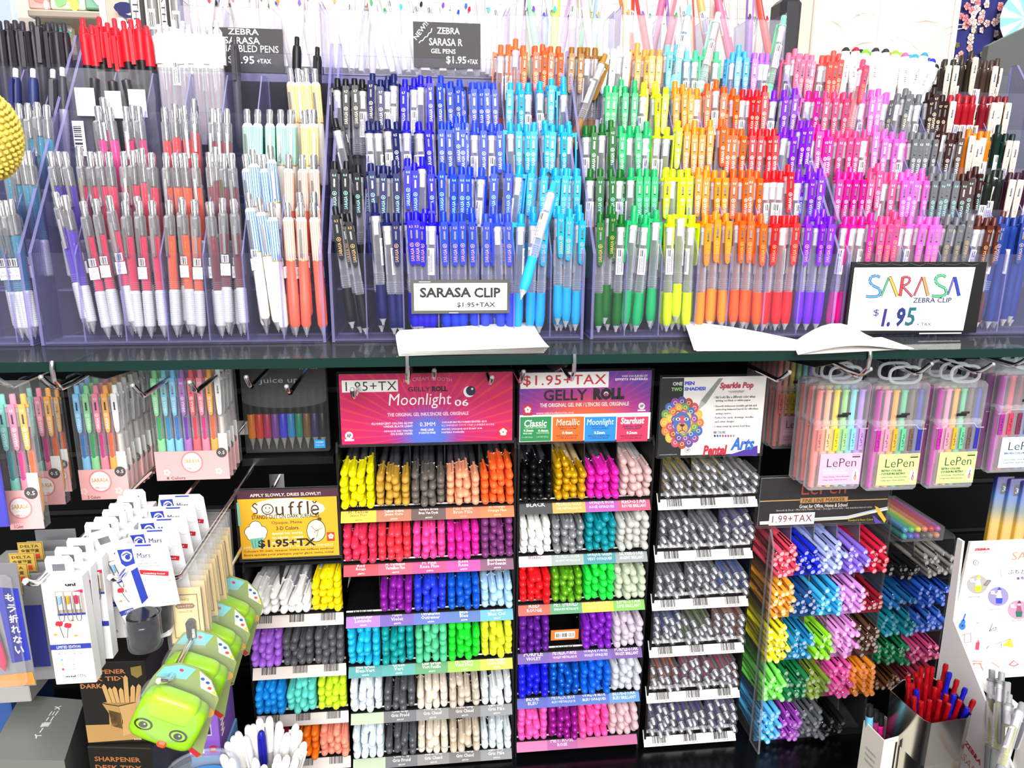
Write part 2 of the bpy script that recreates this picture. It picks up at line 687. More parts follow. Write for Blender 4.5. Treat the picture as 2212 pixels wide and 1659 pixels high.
def clip_mesh(num, lett):
    q = M()
    a, n = [], 8
    zt, zb = .1290, .0800
    prof = [(.0000, .0034), (.0012, .0040), (.012, .0043), (.026, .0041), (.040, .0035), (.0455, .0030)]
    L = [(-w_, zt - dz) for dz, w_ in prof]
    L += [(-.0030 * math.cos(k * math.pi / 6), zb + .0032 - .0032 * math.sin(k * math.pi / 6)) for k in range(1, 6)]
    L += [(w_, zt - dz) for dz, w_ in reversed(prof)]
    Yc = -.0093
    vs = [(x, Yc, z_) for x, z_ in L] + [(x * .94, Yc - .0006, z_) for x, z_ in L] + [(x, Yc + .0014, z_) for x, z_ in L]
    k = len(L)
    fs = [tuple(range(k, 2 * k)), tuple(range(2 * k, 3 * k))[::-1]]
    for i in range(k):
        j = (i + 1) % k
        fs += [(i, j, k + j, k + i), (2 * k + i, 2 * k + j, j, i)]
    q.add(vs, fs, OC_PL)
    q.box((-.0026, Yc + .001, .1235), (.0026, -.0040, .1285), OC_PL)
    y = Yc - .0007
    q.box((-.0010, y - .0003, .1095), (.0010, y + .0006, .1185), CHROME)
    q.box((-.0013, y - .0001, .1085), (.0013, y + .0004, .1096), INK)
    q.box((-.0013, y - .0004, .1135), (.0013, y + .0004, .1140), mat('6b6b70', .3, .6))
    lm = mat(lett, .4)
    letter(q, num, (-.0021, y - .0001, .1207), (.0042, 0, 0), (0, 0, .0032), lm, .02, res=1)
    q.ring((0, y - .0001, .1025), .0018, .0024, lm, 12)
    letter(q, 'e', (-.0010, y - .0001, .1014), (.0020, 0, 0), (0, 0, .0022), lm, .02, res=1)
    letter(q, 'SARASA', (.0021, y - .0001, .0845), (0, 0, .0145), (-.0040, 0, 0), lm, .012, res=1)
    return q.mesh('clip')


def _label(q):
    n, r = 6, .0056
    a0, a1 = R(35), R(145)
    vs = []
    for k in range(n + 1):
        a = a0 + (a1 - a0) * k / n
        vs += [(r * math.cos(a), r * math.sin(a), .070), (r * math.cos(a), r * math.sin(a), .100)]
    q.add(vs, [(2 * k, 2 * k + 1, 2 * k + 3, 2 * k + 2)[::-1] for k in range(n)], WHITE, True)
    y, rr = .0058, random.Random(3)
    for k in range(13):
        z0 = .072 + k * .0013
        q.flat([(.0034, y - .0011, z0), (.0000, y, z0), (.0000, y, z0 + .0006 * rr.random() + .0003), (.0034, y - .0011, z0 + .0007)], INK)
    q.flat([(.003, y - .001, .091), (.0002, y, .091), (.0002, y, .0985), (.003, y - .001, .0985)], INK)
    q.flat([(-.0008, y, .073), (-.0030, y - .001, .073), (-.0030, y - .001, .097), (-.0008, y, .097)], mat('a9a6ae', .6))


ME = dict(barrel=pmesh('barrel', _barrel), tip=pmesh('tip', _tip), grip=pmesh('grip', _grip), refill=pmesh('refill', _refill),
          button=pmesh('button', _button), label=pmesh('barcode_label', _label))
TIERNUM = ['0.3', '0.4', '0.5', '0.7', '']
for i, (num, lett) in enumerate([('0.3', 'c79a62'), ('0.4', '9fe0da'), ('0.5', 'f2f6f8'), ('0.7', 'efe2c0'), ('0.5', 'f4d6b8')]):
    kind('clip_gel_pen' if i == 0 else 'clip_gel_pen_%d' % i, [
        (None, ME['barrel'], None, None), ('tip', ME['tip'], None, None), ('grip', ME['grip'], 'body', None), ('refill', ME['refill'], 'ink', None),
        ('button', ME['button'], 'body', None), ('clip', clip_mesh(num, lett), 'body', None), ('barcode_label', ME['label'], None, None)])
kind('opaque_clip_pen', [
    (None, pmesh('body', lambda q: q.lathe([(.0038, .010), (.0056, .018), (.0054, .05), (.0054, .1175), (.0057, .118), (.0057, .1262), (.0036, .1278)], OC_PL, 12)), 'body', None),
    ('button', ME['button'], 'body', None), ('clip', clip_mesh('0.5', 'b49a86'), 'clip', None), ('barcode_label', ME['label'], None, None), ('tip', ME['tip'], None, None)])

TIERW = ['lowest tier', 'second tier', 'third tier', 'fourth tier', 'top tier']


def shade(h, k):
    c = [int(h[i:i + 2], 16) for i in (0, 2, 4)]
    return '%02x%02x%02x' % tuple(max(0, min(255, round(x * k))) for x in c)


BACKROWS = M()


def deep(h, g=1.32):
    return ''.join('%02x' % round(255 * (int(h[i:i + 2], 16) / 255) ** g) for i in (0, 2, 4))


def column(sec, tier, xa, xb, n, cname, col, knd='clip_gel_pen', ink=None, back=2, lean=0.0, spread_=1.5, front=.70, clipcol=None, cat='pen', word='clip pen', raise_=(), dz=0.0, skip=(), lean_back=0.004, wide=.0112, cols=None):
    """one colour of pens in one compartment: a front layer between pixels xa..xb at button height and a layer behind it"""
    py = [465, 368, 272, 182, 105][tier]
    for layer in range(2 if back else 1):
        cnt = n if layer == 0 else back
        y = Y0 + tier * DY + .0118 + layer * .0128
        a, b = at(xa, py, Y=y).x + .0058, at(xb, py, Y=y).x - .0058
        zb = ZB0 + tier * DZ + .0008
        for k in range(cnt):
            f = .5 if cnt == 1 else k / (cnt - 1)
            x = a + (b - a) * f + (rnd.uniform(-.001, .001) if cnt > 1 else 0)
            ln = R(lean + rnd.uniform(-spread_, spread_))
            top = Vector((x, y + lean_back, 0))
            up = .012 * rnd.random() ** 6 + (.014 if (layer == 0 and k in raise_) else 0) + dz
            ty = y - .001
            d = Vector((math.sin(ln), (lean_back + .001) / .138, math.cos(ln)))
            base = Vector((x - math.tan(ln) * .138, ty, zb + up))
            u = rnd.random()
            sp = R(rnd.uniform(-14, 14)) if u < front else (R(180 + rnd.uniform(-30, 30)) if u < front + .17 else R(rnd.choice((-1, 1)) * rnd.uniform(60, 110)))
            cc = cols or dict(body=deep(col), ink=ink or deep(shade(col, .8)), clip=deep(clipcol or col))
            kk = knd
            sk = list(skip)
            if knd == 'clip_gel_pen' and tier:
                kk = 'clip_gel_pen_%d' % tier
            if knd in ('silver_grip_pen', 'striped_pen') and rnd.random() < .5 and 'price_sticker' not in sk:
                sk.append('price_sticker')
            if tier and 'tip' not in sk:
                sk.append('tip')
            if layer and knd == 'clip_gel_pen':
                pour(BACKROWS, kk, frame(base, d, sp), cc, sk + ['refill'])
                continue
            o = spawn(kk, frame(base, d, sp), cc, f'{cname} {word}, {ORD[k]} from left in {"front" if layer == 0 else "back"} layer, {TIERW[tier]}, {sec} organizer', cat, f'{word}s in the stepped organizers', sk)
            if tier and knd == 'clip_gel_pen':
                o.name = 'clip_gel_pen'


# middle organizer: black to turquoise
BK, NV, VI, RO, PE, CYN, TQ = '17171c', '14246e', '2b12cf', '0a4fe0', '3a5ce8', '1fb0f2', '12b2dc'
for tier, rows in enumerate([
    [(712, 760, 2, 'black', BK, 1, -6), (797, 868, 3, 'navy', NV, 3, -1), (872, 944, 4, 'violet blue', VI, 4, -1), (948, 1030, 4, 'royal blue', RO, 4, 0), (1037, 1108, 3, 'periwinkle blue', PE, 4, -1), (1116, 1190, 3, 'sky blue', CYN, 3, 2), (1198, 1264, 3, 'turquoise', TQ, 4, 1)],
    [(712, 783, 3, 'black', BK, 1, 0), (790, 864, 3, 'navy', NV, 4, 0), (868, 942, 4, 'violet blue', VI, 4, 0), (946, 1026, 4, 'royal blue', RO, 4, 0), (1030, 1108, 3, 'periwinkle blue', PE, 3, 2), (1114, 1186, 3, 'sky blue', CYN, 3, 5), (1190, 1258, 3, 'turquoise', TQ, 4, 2)],
    [(708, 736, 1, 'black', BK, 0, -9), (786, 866, 4, 'navy', NV, 2, -2), (868, 938, 3, 'violet blue', VI, 3, -1), (942, 1012, 4, 'royal blue', RO, 4, -1), (1016, 1090, 4, 'periwinkle blue', PE, 4, 0), (1094, 1164, 4, 'sky blue', CYN, 4, 0), (1168, 1240, 4, 'turquoise', TQ, 4, 0)],
    [(718, 792, 4, 'black', BK, 4, 1), (796, 862, 4, 'navy', NV, 4, 0), (866, 938, 4, 'violet blue', VI, 3, 0), (942, 1004, 3, 'royal blue', RO, 3, -1), (1010, 1076, 4, 'periwinkle blue', PE, 3, -1), (1094, 1152, 3, 'sky blue', CYN, 3, 1), (1158, 1228, 3, 'turquoise', TQ, 4, 0)],
    [(1074, 1140, 4, 'orange red', 'ff7a3c', 3, 1), (1146, 1216, 4, 'coral orange', 'ff7038', 3, 1)],
]):
    for xa, xb, n, cn, c, bk, ln in rows:
        column('middle', tier, xa, xb, n, cn, c, back=bk, lean=ln)

# right organizer: green to purple
DG, GR, YE, YO, OR, RE, PU = '117a2c', '16b878', 'd8f000', 'ff9c1e', 'ff6f10', 'fb1a2c', '8a12e6'
for tier, rows in enumerate([
    [(1287, 1355, 3, 'dark green', DG, 4, 0), (1362, 1430, 3, 'emerald green', GR, 4, 2), (1440, 1508, 3, 'neon yellow', YE, 4, 0), (1516, 1580, 3, 'yellow orange', YO, 4, 0), (1588, 1658, 3, 'orange', OR, 4, 0), (1664, 1732, 3, 'red', RE, 4, 0), (1738, 1808, 3, 'purple', PU, 4, 2)],
    [(1268, 1352, 4, 'dark green', DG, 4, 0), (1356, 1426, 4, 'emerald green', GR, 4, 0), (1430, 1498, 4, 'neon yellow', YE, 4, 0), (1500, 1576, 4, 'yellow orange', YO, 4, 0), (1578, 1648, 4, 'orange', OR, 4, 0), (1650, 1716, 4, 'red', RE, 3, 0), (1720, 1786, 3, 'purple', PU, 3, 2)],
    [(1256, 1330, 4, 'dark green', DG, 4, 0), (1334, 1408, 4, 'emerald green', GR, 4, 0), (1412, 1476, 3, 'neon yellow', YE, 2, 2), (1478, 1546, 4, 'yellow orange', YO, 4, 0), (1548, 1614, 4, 'orange', OR, 4, 1), (1618, 1686, 4, 'red', RE, 4, 0), (1690, 1758, 4, 'purple', PU, 4, 3)],
    [(1302, 1382, 4, 'emerald green', GR, 3, 2), (1384, 1450, 3, 'neon yellow', YE, 3, 1), (1452, 1518, 4, 'yellow orange', YO, 4, 0), (1520, 1596, 4, 'orange', OR, 4, 1), (1598, 1664, 4, 'red', RE, 4, 2), (1668, 1732, 3, 'purple', PU, 0, 3)],
    [(1228, 1296, 4, 'gold brown', 'a3762a', 3, 2), (1302, 1366, 4, 'white', 'f4f2f4', 3, 4), (1368, 1434, 4, 'pale orange', 'ffa85a', 3, 1), (1436, 1494, 3, 'pale turquoise', '86dcea', 3, 1), (1496, 1560, 3, 'mint green', '62d6a2', 3, 2), (1578, 1622, 3, 'light blue', '5cb4ff', 3, 2), (1624, 1672, 3, 'lilac', 'b878e8', 3, 3)],
]):
    for xa, xb, n, cn, c, bk, ln in rows:
        column('right', tier, xa, xb, n, cn, c, back=bk, lean=ln)

# far right organizer: pinks, greys, browns
MG, PK, LP, GY, BR, BL = 'f01aa0', 'fa5a96', 'fa72d0', '7c7f84', '4a221a', '24418a'
for tier, rows in enumerate([
    [(1822, 1896, 4, 'magenta', MG, 3, 3), (1898, 1962, 4, 'rose pink', PK, 3, 3), (1964, 2040, 4, 'light pink', LP, 3, 4), (2044, 2104, 3, 'grey', GY, 3, 5), (2112, 2180, 4, 'brown', '6a3426', 3, 6)],
    [(1806, 1872, 4, 'magenta', MG, 3, 2), (1876, 1940, 4, 'rose pink', PK, 4, 2), (1944, 2006, 4, 'light pink', LP, 4, 2), (2010, 2074, 4, 'grey', GY, 3, 3), (2078, 2132, 4, 'dark brown', BR, 4, 2)],
    [(1752, 1804, 4, 'magenta', MG, 3, 2), (1806, 1882, 4, 'rose pink', PK, 4, 2), (1886, 1964, 4, 'light pink', LP, 4, 2), (1966, 2030, 4, 'grey', GY, 3, 3), (2034, 2088, 4, 'dark brown', BR, 2, 4)],
    [(1744, 1778, 2, 'magenta', MG, 0, 4), (1780, 1856, 4, 'rose pink', 'fa5488', 4, 3), (1862, 1930, 4, 'light pink', LP, 4, 4), (1938, 2000, 4, 'grey', GY, 3, 5), (2004, 2052, 4, 'dark brown', '3c1a1a', 3, 3)],
    [(1700, 1768, 5, 'blush pink', 'fa86a4', 4, 3), (1772, 1826, 4, 'coral red', 'fa6660', 4, 3)],
]):
    for xa, xb, n, cn, c, bk, ln in rows:
        column('far right', tier, xa, xb, n, cn, c, back=bk, lean=ln)
for tier, xa, xb, n, cn, c, cl, bk in [
    (0, 2158, 2240, 5, 'navy blue', '2c4c9a', '2c4c9a', 3), (1, 2134, 2176, 3, 'black green', '26302c', 'efe6d2', 3), (1, 2178, 2230, 3, 'dark plum', '4a1c3a', 'f2e9d6', 3),
    (2, 2090, 2150, 4, 'amber', 'e08a1e', 'f2e9d4', 3), (2, 2154, 2204, 3, 'bottle green', '123a34', 'f0e8d4', 3),
    (3, 2054, 2120, 4, 'crimson', 'b01a34', 'f2ead6', 4), (3, 2124, 2190, 4, 'wine red', '8c1c34', 'f2ead6', 3),
    (4, 2040, 2112, 4, 'charcoal brown', '443a34', 'ece2cc', 4), (4, 2114, 2172, 4, 'dark taupe', '54423a', 'efe6d0', 2)]:
    column('far right', tier, xa, xb, n, cn, c, 'opaque_clip_pen', back=bk, lean=4, front=.5, clipcol=cl, word='cream clip pen' if cl != c else 'opaque clip pen')

o = BACKROWS.build('clip_gel_pens')
tag(o, 'clip pens of every colour standing behind the front layers in the stepped organizers', 'pens', kind='stuff')
# ------------------------------------------------------------------ pens of the left organizers
def _sgbody(q):
    pr = [(.0040, .0535)]
    for k in range(4):
        z0 = .0540 + k * .0022
        pr += [(.0048, z0), (.0056, z0 + .0006), (.0056, z0 + .0012), (.0048, z0 + .0018)]
    q.lathe(pr + [(.0052, .064), (.0052, .1320), (.0036, .1340)], CLEARCAP, 12)
    q.lathe([(0, .1115), (.0022, .1117), (.0022, .112), (.0032, .1125), (.0032, .128), (.0026, .1285), (.0026, .134)], CHROME, 10)
    q.tube([(.0024 * math.cos(a), .0024 * math.sin(a), .104 + .0006 * a) for a in [k * .8 for k in range(14)]], .0003, CHROME, 4)


def _sggrip(q):
    pr = [(.0042, .0128), (.0050, .0135)]
    for k in range(16):
        z0 = .0145 + k * .0023
        pr += [(.0058, z0), (.0058, z0 + .0014), (.0055, z0 + .0017), (.0055, z0 + .0021)]
    q.lathe(pr + [(.0054, .0525), (.0046, .0535)], omat(.38, .25), 14)


def _sgtip(q):
    q.lathe([(0, 0), (.0004, .0002), (.0006, .0020), (.0016, .0026), (.0024, .0060), (.0042, .0115), (.0042, .0130)], mat('dcdad8', .25, .75), 12)


def _sgink(q):
    q.lathe([(0, .0536), (.0047, .0537), (.0047, .1110), (0, .1112)], omat(.25), 10)


def _sgbutton(q):
    q.lathe([(.0038, .1325), (.0038, .1470), (.0030, .1488), (0, .1490)], CHROME, 12)


def _sgclip(q):
    pts = [(-.0040, .1300), (-.0066, .1322), (-.0092, .1300), (-.0100, .1150), (-.0086, .0900)]
    for (a, b), (c, d) in zip(pts, pts[1:]):
        q.add([(-.0024, a, b), (.0024, a, b), (.0022, c, d), (-.0022, c, d), (-.0024, a + .0012, b), (.0024, a + .0012, b), (.0022, c + .0012, d), (-.0022, c + .0012, d)],
              [(0, 1, 2, 3), (7, 6, 5, 4), (0, 3, 7, 4), (1, 5, 6, 2)], [CLEARCAP] * 4)
    q.box((-.0012, -.0106, .0895), (.0012, -.0098, .1200), CHROME)


def _sticker(q):
    q.flat([(-.0050, -.0064, .066), (.0050, -.0064, .066), (.0050, -.0064, .079), (-.0050, -.0064, .079)], WHITE)
    letter(q, '$3.95', (-.0040, -.0066, .0685), (.0075, 0, 0), (0, 0, .003), mat('8a8896', .6), res=1)
    letter(q, '1222', (-.0030, -.0066, .0735), (.0050, 0, 0), (0, 0, .003), mat('8a8896', .6), res=1)
    bars(q, (-.0030, -.0063, .0805), (.006, 0, 0), (0, 0, .007), INK, 8, 4)
    q.flat([(-.0036, -.0060, .0800), (.0036, -.0060, .0800), (.0036, -.0060, .0885), (-.0036, -.0060, .0885)], WHITE)


kind('silver_grip_pen', [(None, pmesh('barrel', _sgbody), None, None), ('grip', pmesh('grip', _sggrip), 'grip', None), ('tip', pmesh('tip', _sgtip), None, None),
                         ('ink_tube', pmesh('ink_tube', _sgink), 'ink', None), ('button', pmesh('button', _sgbutton), None, None), ('clip', pmesh('clip', _sgclip), None, None),
                         ('price_sticker', pmesh('price_sticker', _sticker), None, None)])


def _stbody(q):
    q.lathe([(.0044, .0120), (.0056, .0150), (.0058, .0480), (.0056, .0484), (.0056, .0860)], omat(.4), 14)


def _sttop(q):
    q.lathe([(.0057, .0860), (.0057, .1300), (.0040, .1330)], mat('fbf3e2', .35), 14)
    for k in range(14):
        a = 2 * math.pi * (k + .5) / 14
        c, s_ = math.cos(a) * .00585, math.sin(a) * .00585
        tx, ty = -math.sin(a) * .0006, math.cos(a) * .0006
        q.add([(c - tx, s_ - ty, .0865), (c + tx, s_ + ty, .0865), (c + tx, s_ + ty, .1290), (c - tx, s_ - ty, .1290)], [(0, 1, 2, 3)], omat(.4))
    q.lathe([(.0059, .0852), (.0059, .0864)], mat('d9a83a', .35, .5), 14)


kind('striped_pen', [(None, pmesh('barrel', _stbody), 'body', None), ('upper_barrel', pmesh('upper_barrel', _sttop), 'stripe', None), ('tip', ME_TIP if False else pmesh('tip', _sgtip), None, None),
                     ('button', pmesh('button', _sgbutton), None, None), ('clip', pmesh('clip', _sgclip), None, None), ('price_sticker', pmesh('price_sticker', _sticker), None, None)])


def _tone(q):
    q.lathe([(.0030, .006), (.0052, .016), (.0053, .094)], omat(.45), 12)


def _toneup(q):
    q.lathe([(.0056, .094), (.0056, .1240), (.0046, .1300), (.0034, .1310)], omat(.4), 12)
    q.box((-.0022, -.0098, .088), (.0022, -.0078, .1285), omat(.4))
    q.box((-.0020, -.0080, .1240), (.0020, -.0040, .1285), omat(.4))


def _tonebtn(q):
    q.lathe([(.0030, .1305), (.0030, .1400), (.0022, .1412), (0, .1413)], omat(.4), 10)


kind('two_tone_pen', [(None, pmesh('barrel', _tone), 'body', None), ('upper_barrel', pmesh('upper_barrel', _toneup), 'top', None), ('button', pmesh('button', _tonebtn), 'btn', None)])


def _wbody(q):
    q.lathe([(.0040, .006), (.0055, .02), (.0056, .098)], clear('milky_barrel', (.92, .92, .93), .35, .7, (.85, .83, .86)), 12)
    q.lathe([(0, .02), (.0020, .02), (.0020, .09), (0, .09)], omat(.4), 8)


def _wtop(q):
    q.lathe([(.0058, .096), (.0062, .104), (.0060, .132), (.0034, .1365)], WHITE, 14)
    q.box((-.0034, -.0090, .100), (.0034, -.0058, .1330), WHITE)


kind('white_cap_pen', [(None, pmesh('barrel', _wbody), 'ink', None), ('cap', pmesh('cap', _wtop), None, None), ('button', pmesh('button', lambda q: q.lathe([(.0030, .1355), (.0030, .1450), (.0020, .1462), (0, .1463)], omat(.4), 10)), 'btn', None),
                       ('barcode_label', ME['label'], None, None)])

SG = 'd6d6da'
W = 'silver grip pen'


def sg(sec, tier, xa, xb, n, cn, c, bk, ln, sticker=True, **k):
    column(sec, tier, xa, xb, n, cn, None, 'silver_grip_pen', back=bk, lean=ln, front=.8, cols=dict(ink=c, grip=SG), word=W, skip=() if (sticker and tier == 0) else ('price_sticker',), **k)


for tier, rows in enumerate([
    [(112, 156, 2, 'violet', '4a10b8', 1, -7), (166, 250, 3, 'raspberry', 'e2245a', 3, -5), (258, 340, 3, 'crimson pink', 'd8164e', 3, -1), (350, 432, 3, 'burnt orange', 'f0560e', 3, 1), (440, 516, 3, 'maroon', '70142c', 3, 0)],
    [(100, 154, 2, 'violet', '4a10b8', 1, -5), (162, 248, 4, 'raspberry', 'e2245a', 3, -2), (256, 340, 4, 'cherry pink', 'e0204a', 3, 0), (346, 432, 4, 'orange red', 'ee4a18', 3, 0), (440, 512, 4, 'maroon', '70142c', 3, 0)],
    [(202, 250, 2, 'magenta', 'f0148c', 1, -2), (262, 312, 2, 'hot pink', 'ee1678', 1, 0), (346, 432, 4, 'red', 'e41a30', 3, 0), (446, 500, 3, 'dark red', 'a01430', 2, 2)],
]):
    for r_ in rows:
        sg('left', tier, *r_)
sg('far left', 0, -30, 38, 4, 'teal', '18789a', 2, -4)
sg('far left', 1, 2, 78, 4, 'teal', '18789a', 3, -2)
sg('far left', 2, 10, 112, 5, 'teal blue', '1a88a8', 3, 1)


def st(tier, xa, xb, n, cn, body, stripe, bk, ln):
    column('left', tier, xa, xb, n, cn, None, 'striped_pen', back=bk, lean=ln, front=.75, cols=dict(body=body, stripe=stripe), word='striped pen', skip=() if tier == 0 else ('price_sticker',))


st(0, 526, 598, 3, 'cream and blue', 'f8f2e4', '3c86dc', 2, -4)
st(0, 608, 690, 3, 'coral', 'ff6a52', 'f0a088', 3, -1)
st(1, 518, 598, 4, 'cream and blue', 'f8f2e4', '3c86dc', 3, -2)
st(1, 612, 690, 3, 'coral', 'ff6a62', 'f0a088', 2, 1)
st(2, 522, 640, 5, 'cream and mint', 'f6f0e0', '6cd8c0', 3, 2)
st(2, 648, 690, 2, 'cream and yellow', 'f6eed6', 'f0c41e', 1, 1)
st(3, 616, 690, 4, 'cream and yellow', 'f6eed6', 'f0c41e', 1, -3)


def tt(sec, tier, xa, xb, n, cn, top, body, btn, bk, ln, **k):
    column(sec, tier, xa, xb, n, cn, None, 'two_tone_pen', back=bk, lean=ln, front=.6, cols=dict(top=top, body=body, btn=btn), word='pen', **k)


tt('left', 4, 172, 330, 9, 'red and black', 'f01a2a', '161418', 'f02434', 7, -1, dz=.004)
tt('left', 4, 496, 516, 1, 'charcoal', '36343a', '4a4850', '3c3a40', 0, 0, dz=-.006)
tt('left', 4, 632, 696, 2, 'black', '17171b', '1a1a1e', '141416', 0, 3, dz=-.012)
column('left', 4, 336, 482, 9, 'white', None, 'white_cap_pen', back=6, lean=0, front=.6, cols=dict(ink='8a3a4a', btn='c8c4d4'), word='capped pen', dz=.003)
tt('far left', 4, -10, 152, 9, 'black', '26242a', '34323a', '2e2c34', 7, 0, dz=.006)
tt('far left', 3, 24, 84, 2, 'beige and navy', '2b3468', 'c8bfb2', 'd8d4d8', 0, 6)
tt('far left', 3, 104, 146, 2, 'slate', '3c3c46', 'b8b4b8', 'c8c4c8', 0, 4)

# bagged pens standing in the left organizer
for k, (xa, xb, yt) in enumerate([(150, 222, 148), (218, 276, 156), (266, 330, 152)]):
    Y = Y0 + 3 * DY + .012 + .008 * (k % 2)
    a, b = at(xa, 245, Y=Y), at(xb, yt, Y=Y)
    zb = ZB0 + 3 * DZ + .001
    t = thing('bagged_pen', ['dark pen in a clear plastic bag with white label, leftmost bag of the left organizer', 'dark pen in a crumpled clear bag between two others, left organizer', 'dark pen in a clear bag beside the white capped pens, left organizer'][k], 'packaged pen', ((a.x + b.x) / 2, Y, zb), 'bagged pens')
    hw, h = (b.x - a.x) / 2, b.z - zb
    q = M()
    n = 9
    vs = []
    for j in range(n + 1):
        f = j / n
        wv = rnd.uniform(-.002, .002)
        th = .006 * (1 - f * .9)
        vs += [(-hw + wv, 0, h * f), (-hw * .4 + wv, -th + rnd.uniform(-.0015, .0015), h * f), (hw * .4, -th + rnd.uniform(-.0015, .0015), h * f), (hw + wv, 0, h * f + rnd.uniform(-.002, .002)), (hw * .4, th, h * f), (-hw * .4, th, h * f)]
    fs = [(6 * j + i, 6 * j + (i + 1) % 6, 6 * j + 6 + (i + 1) % 6, 6 * j + 6 + i) for j in range(n) for i in range(6)]
    q.add(vs, fs, POUCH)
    q.build('bag', t)
    q = M()
    q.lathe([(.0, .004), (.004, .008), (.0042, h * .62), (.0056, h * .64), (.0056, h * .92), (0, h * .94)], mat('2a2a30', .35), 12, Matrix.Translation((hw * .1, .0, 0)) @ Matrix.Rotation(R(4 - 5 * k), 4, 'Y'))
    q.build('pen', t)
    q = M()
    q.box((-hw * .45, -.0078, h * .62), (hw * .55, -.0072, h * .84), WHITE)
    q.box((-hw * .8, -.0074, h * .30), (-hw * .2, -.0068, h * .58), WHITE)
    bars(q, (-hw * .75, -.0076, h * .34), (0, 0, h * .2), (hw * .4, 0, 0), INK, 12, k)
    q.build('label', t)

# white markers with coloured tips in the far right organizer
q = M()
q.lathe([(.0062, .01), (.0068, .02), (.0068, .098), (.0076, .1), (.0074, .131), (.0052, .139)], mat('f6f4f0', .35), 14)
tipm = M()
tipm.lathe([(.0053, .1385), (.0048, .1418), (.0028, .1442), (0, .145)], omat(.4), 12)
q2 = M()
letter(q2, 'PITCH', (.0012, -.0082, .106), (0, 0, .014), (-.0030, 0, 0), mat('4a484e', .6), res=1)
kind('white_marker', [(None, q.mesh('body'), None, None), ('coloured_end', tipm.mesh('coloured_end'), 'tip', None), ('print', q2.mesh('print'), None, None)])
mk = ['26242a', '222026', 'a01838', '201e24', '7ad21a', '5ac81e', '2e2c30', '4a9af0', '302c34', 'f06a4a', '88d020', '8ad42a', 'f05a96', '4090e8', '2c96e8', '3aa0ea', '2e8ae0', '2a2ea0', '2a28a4', '1e1e28']
mn = ['black', 'soft black', 'wine red', 'jet black', 'leaf green', 'grass green', 'coal black', 'sky blue', 'dark grey', 'orange', 'lime', 'light lime', 'pink', 'blue', 'bright blue', 'azure', 'cobalt', 'indigo', 'dark indigo', 'ink black']
for k in range(20):
    lay = k % 2
    f = k / 19
    Y = Y0 + 4 * DY + .011 + lay * .015
    px = 1828 + f * 205
    ln = R(rnd.uniform(-2, 3) if k < 13 else 2 + (k - 12) * 3.0)
    x = at(px, 130, Y=Y).x
    d = Vector((math.sin(ln), .03, math.cos(ln)))
    spawn('white_marker', frame((x - math.tan(ln) * .14, Y, ZB0 + 4 * DZ + .0008 + rnd.uniform(0, .006)), d, R(rnd.uniform(-60, 60))), dict(tip=mk[k]), f'white marker with {mn[k]} end, {ORD[k]} from left, top tier, far right organizer', 'marker', 'white markers')

# odd pens that stick up out of place
def odd(knd, px, py, pxb, pyb, Y, cols, label, word='pen', tilt=.05, spin=0.0, skip=(), length=.138, group=None):
    a, b = at(px, py, Y=Y), at(pxb, pyb, Y=Y - tilt)
    d = (a - b).normalized()
    return spawn(knd, frame(a - d * length, d, R(spin), up=(0, -1, 0)), cols, label, word, group, skip)


odd('clip_gel_pen', 1197, 395, 1127, 640, .829, dict(body='22a8f0', ink='3a8ad8'), 'sky blue clip pen lying aslant on the outside of the middle organizer front', spin=150)
odd('clip_gel_pen', 1490, 12, 1452, 200, Y0 + 4 * DY + .016, dict(body='82dce6', ink='2a9ab8'), 'pale turquoise clip pen sticking up steeply above the right organizer', spin=165, tilt=.01)
odd('clip_gel_pen', 1552, 28, 1508, 205, Y0 + 4 * DY + .016, dict(body='b8f0dc', ink='9adcd0'), 'pale mint clip pen sticking up above the mint green pens', spin=190, tilt=.01)
odd('clip_gel_pen', 1694, 35, 1658, 205, Y0 + 4 * DY + .016, dict(body='7ae0a4', ink='58c88c'), 'light green clip pen sticking up near the black bag strap', spin=185, tilt=.01)
odd('clip_gel_pen', 1308, 118, 1254, 260, Y0 + 4 * DY + .003, dict(body='a3762a', ink='7a5a20'), 'gold brown clip pen leaning right across the gold pens', spin=120, tilt=.012)
odd('clip_gel_pen', 1865, 130, 1840, 260, Y0 + 3 * DY + .012, dict(body='fb4668', ink='e02848'), 'coral pink clip pen raised in front of the white markers', spin=8, tilt=.01)

# ------------------------------------------------------------------ rear organizers with pale pens
YR, ZR = 1.085, at(985, 168, Y=1.085).z
m = M()
m.box((-.62, 1.08, ZR - .012), (.62, 1.26, ZR - .002), (EDGE, EDGE, clear('riser_acrylic', (.85, .85, .88), .25, .5, (.6, .6, .66))))
for x in (-.6, 0, .6):
    m.box((x - .003, 1.085, ZS + .001), (x + .003, 1.18, ZR - .012), ACRD)
tag(m.build('riser_shelf'), 'clear raised shelf behind the stepped organizers carrying the rear pen boxes', 'shelf')


def rwhite(q):
    q.lathe([(.0036, .008), (.0055, .02), (.0056, .09), (.0052, .134), (.0034, .136)], omat(.35), 12)


def rclip(q):
    q.box((-.0026, -.0092, .092), (.0026, -.0076, .134), WHITE)
    q.box((-.0020, -.0080, .1290), (.0020, -.0040, .1335), WHITE)
    q.add([(.0022 * math.cos(a), -.0094, .0925 + .004 * math.sin(a)) for a in [k * math.pi / 4 for k in range(8)]], [tuple(range(8))], omat(.4))


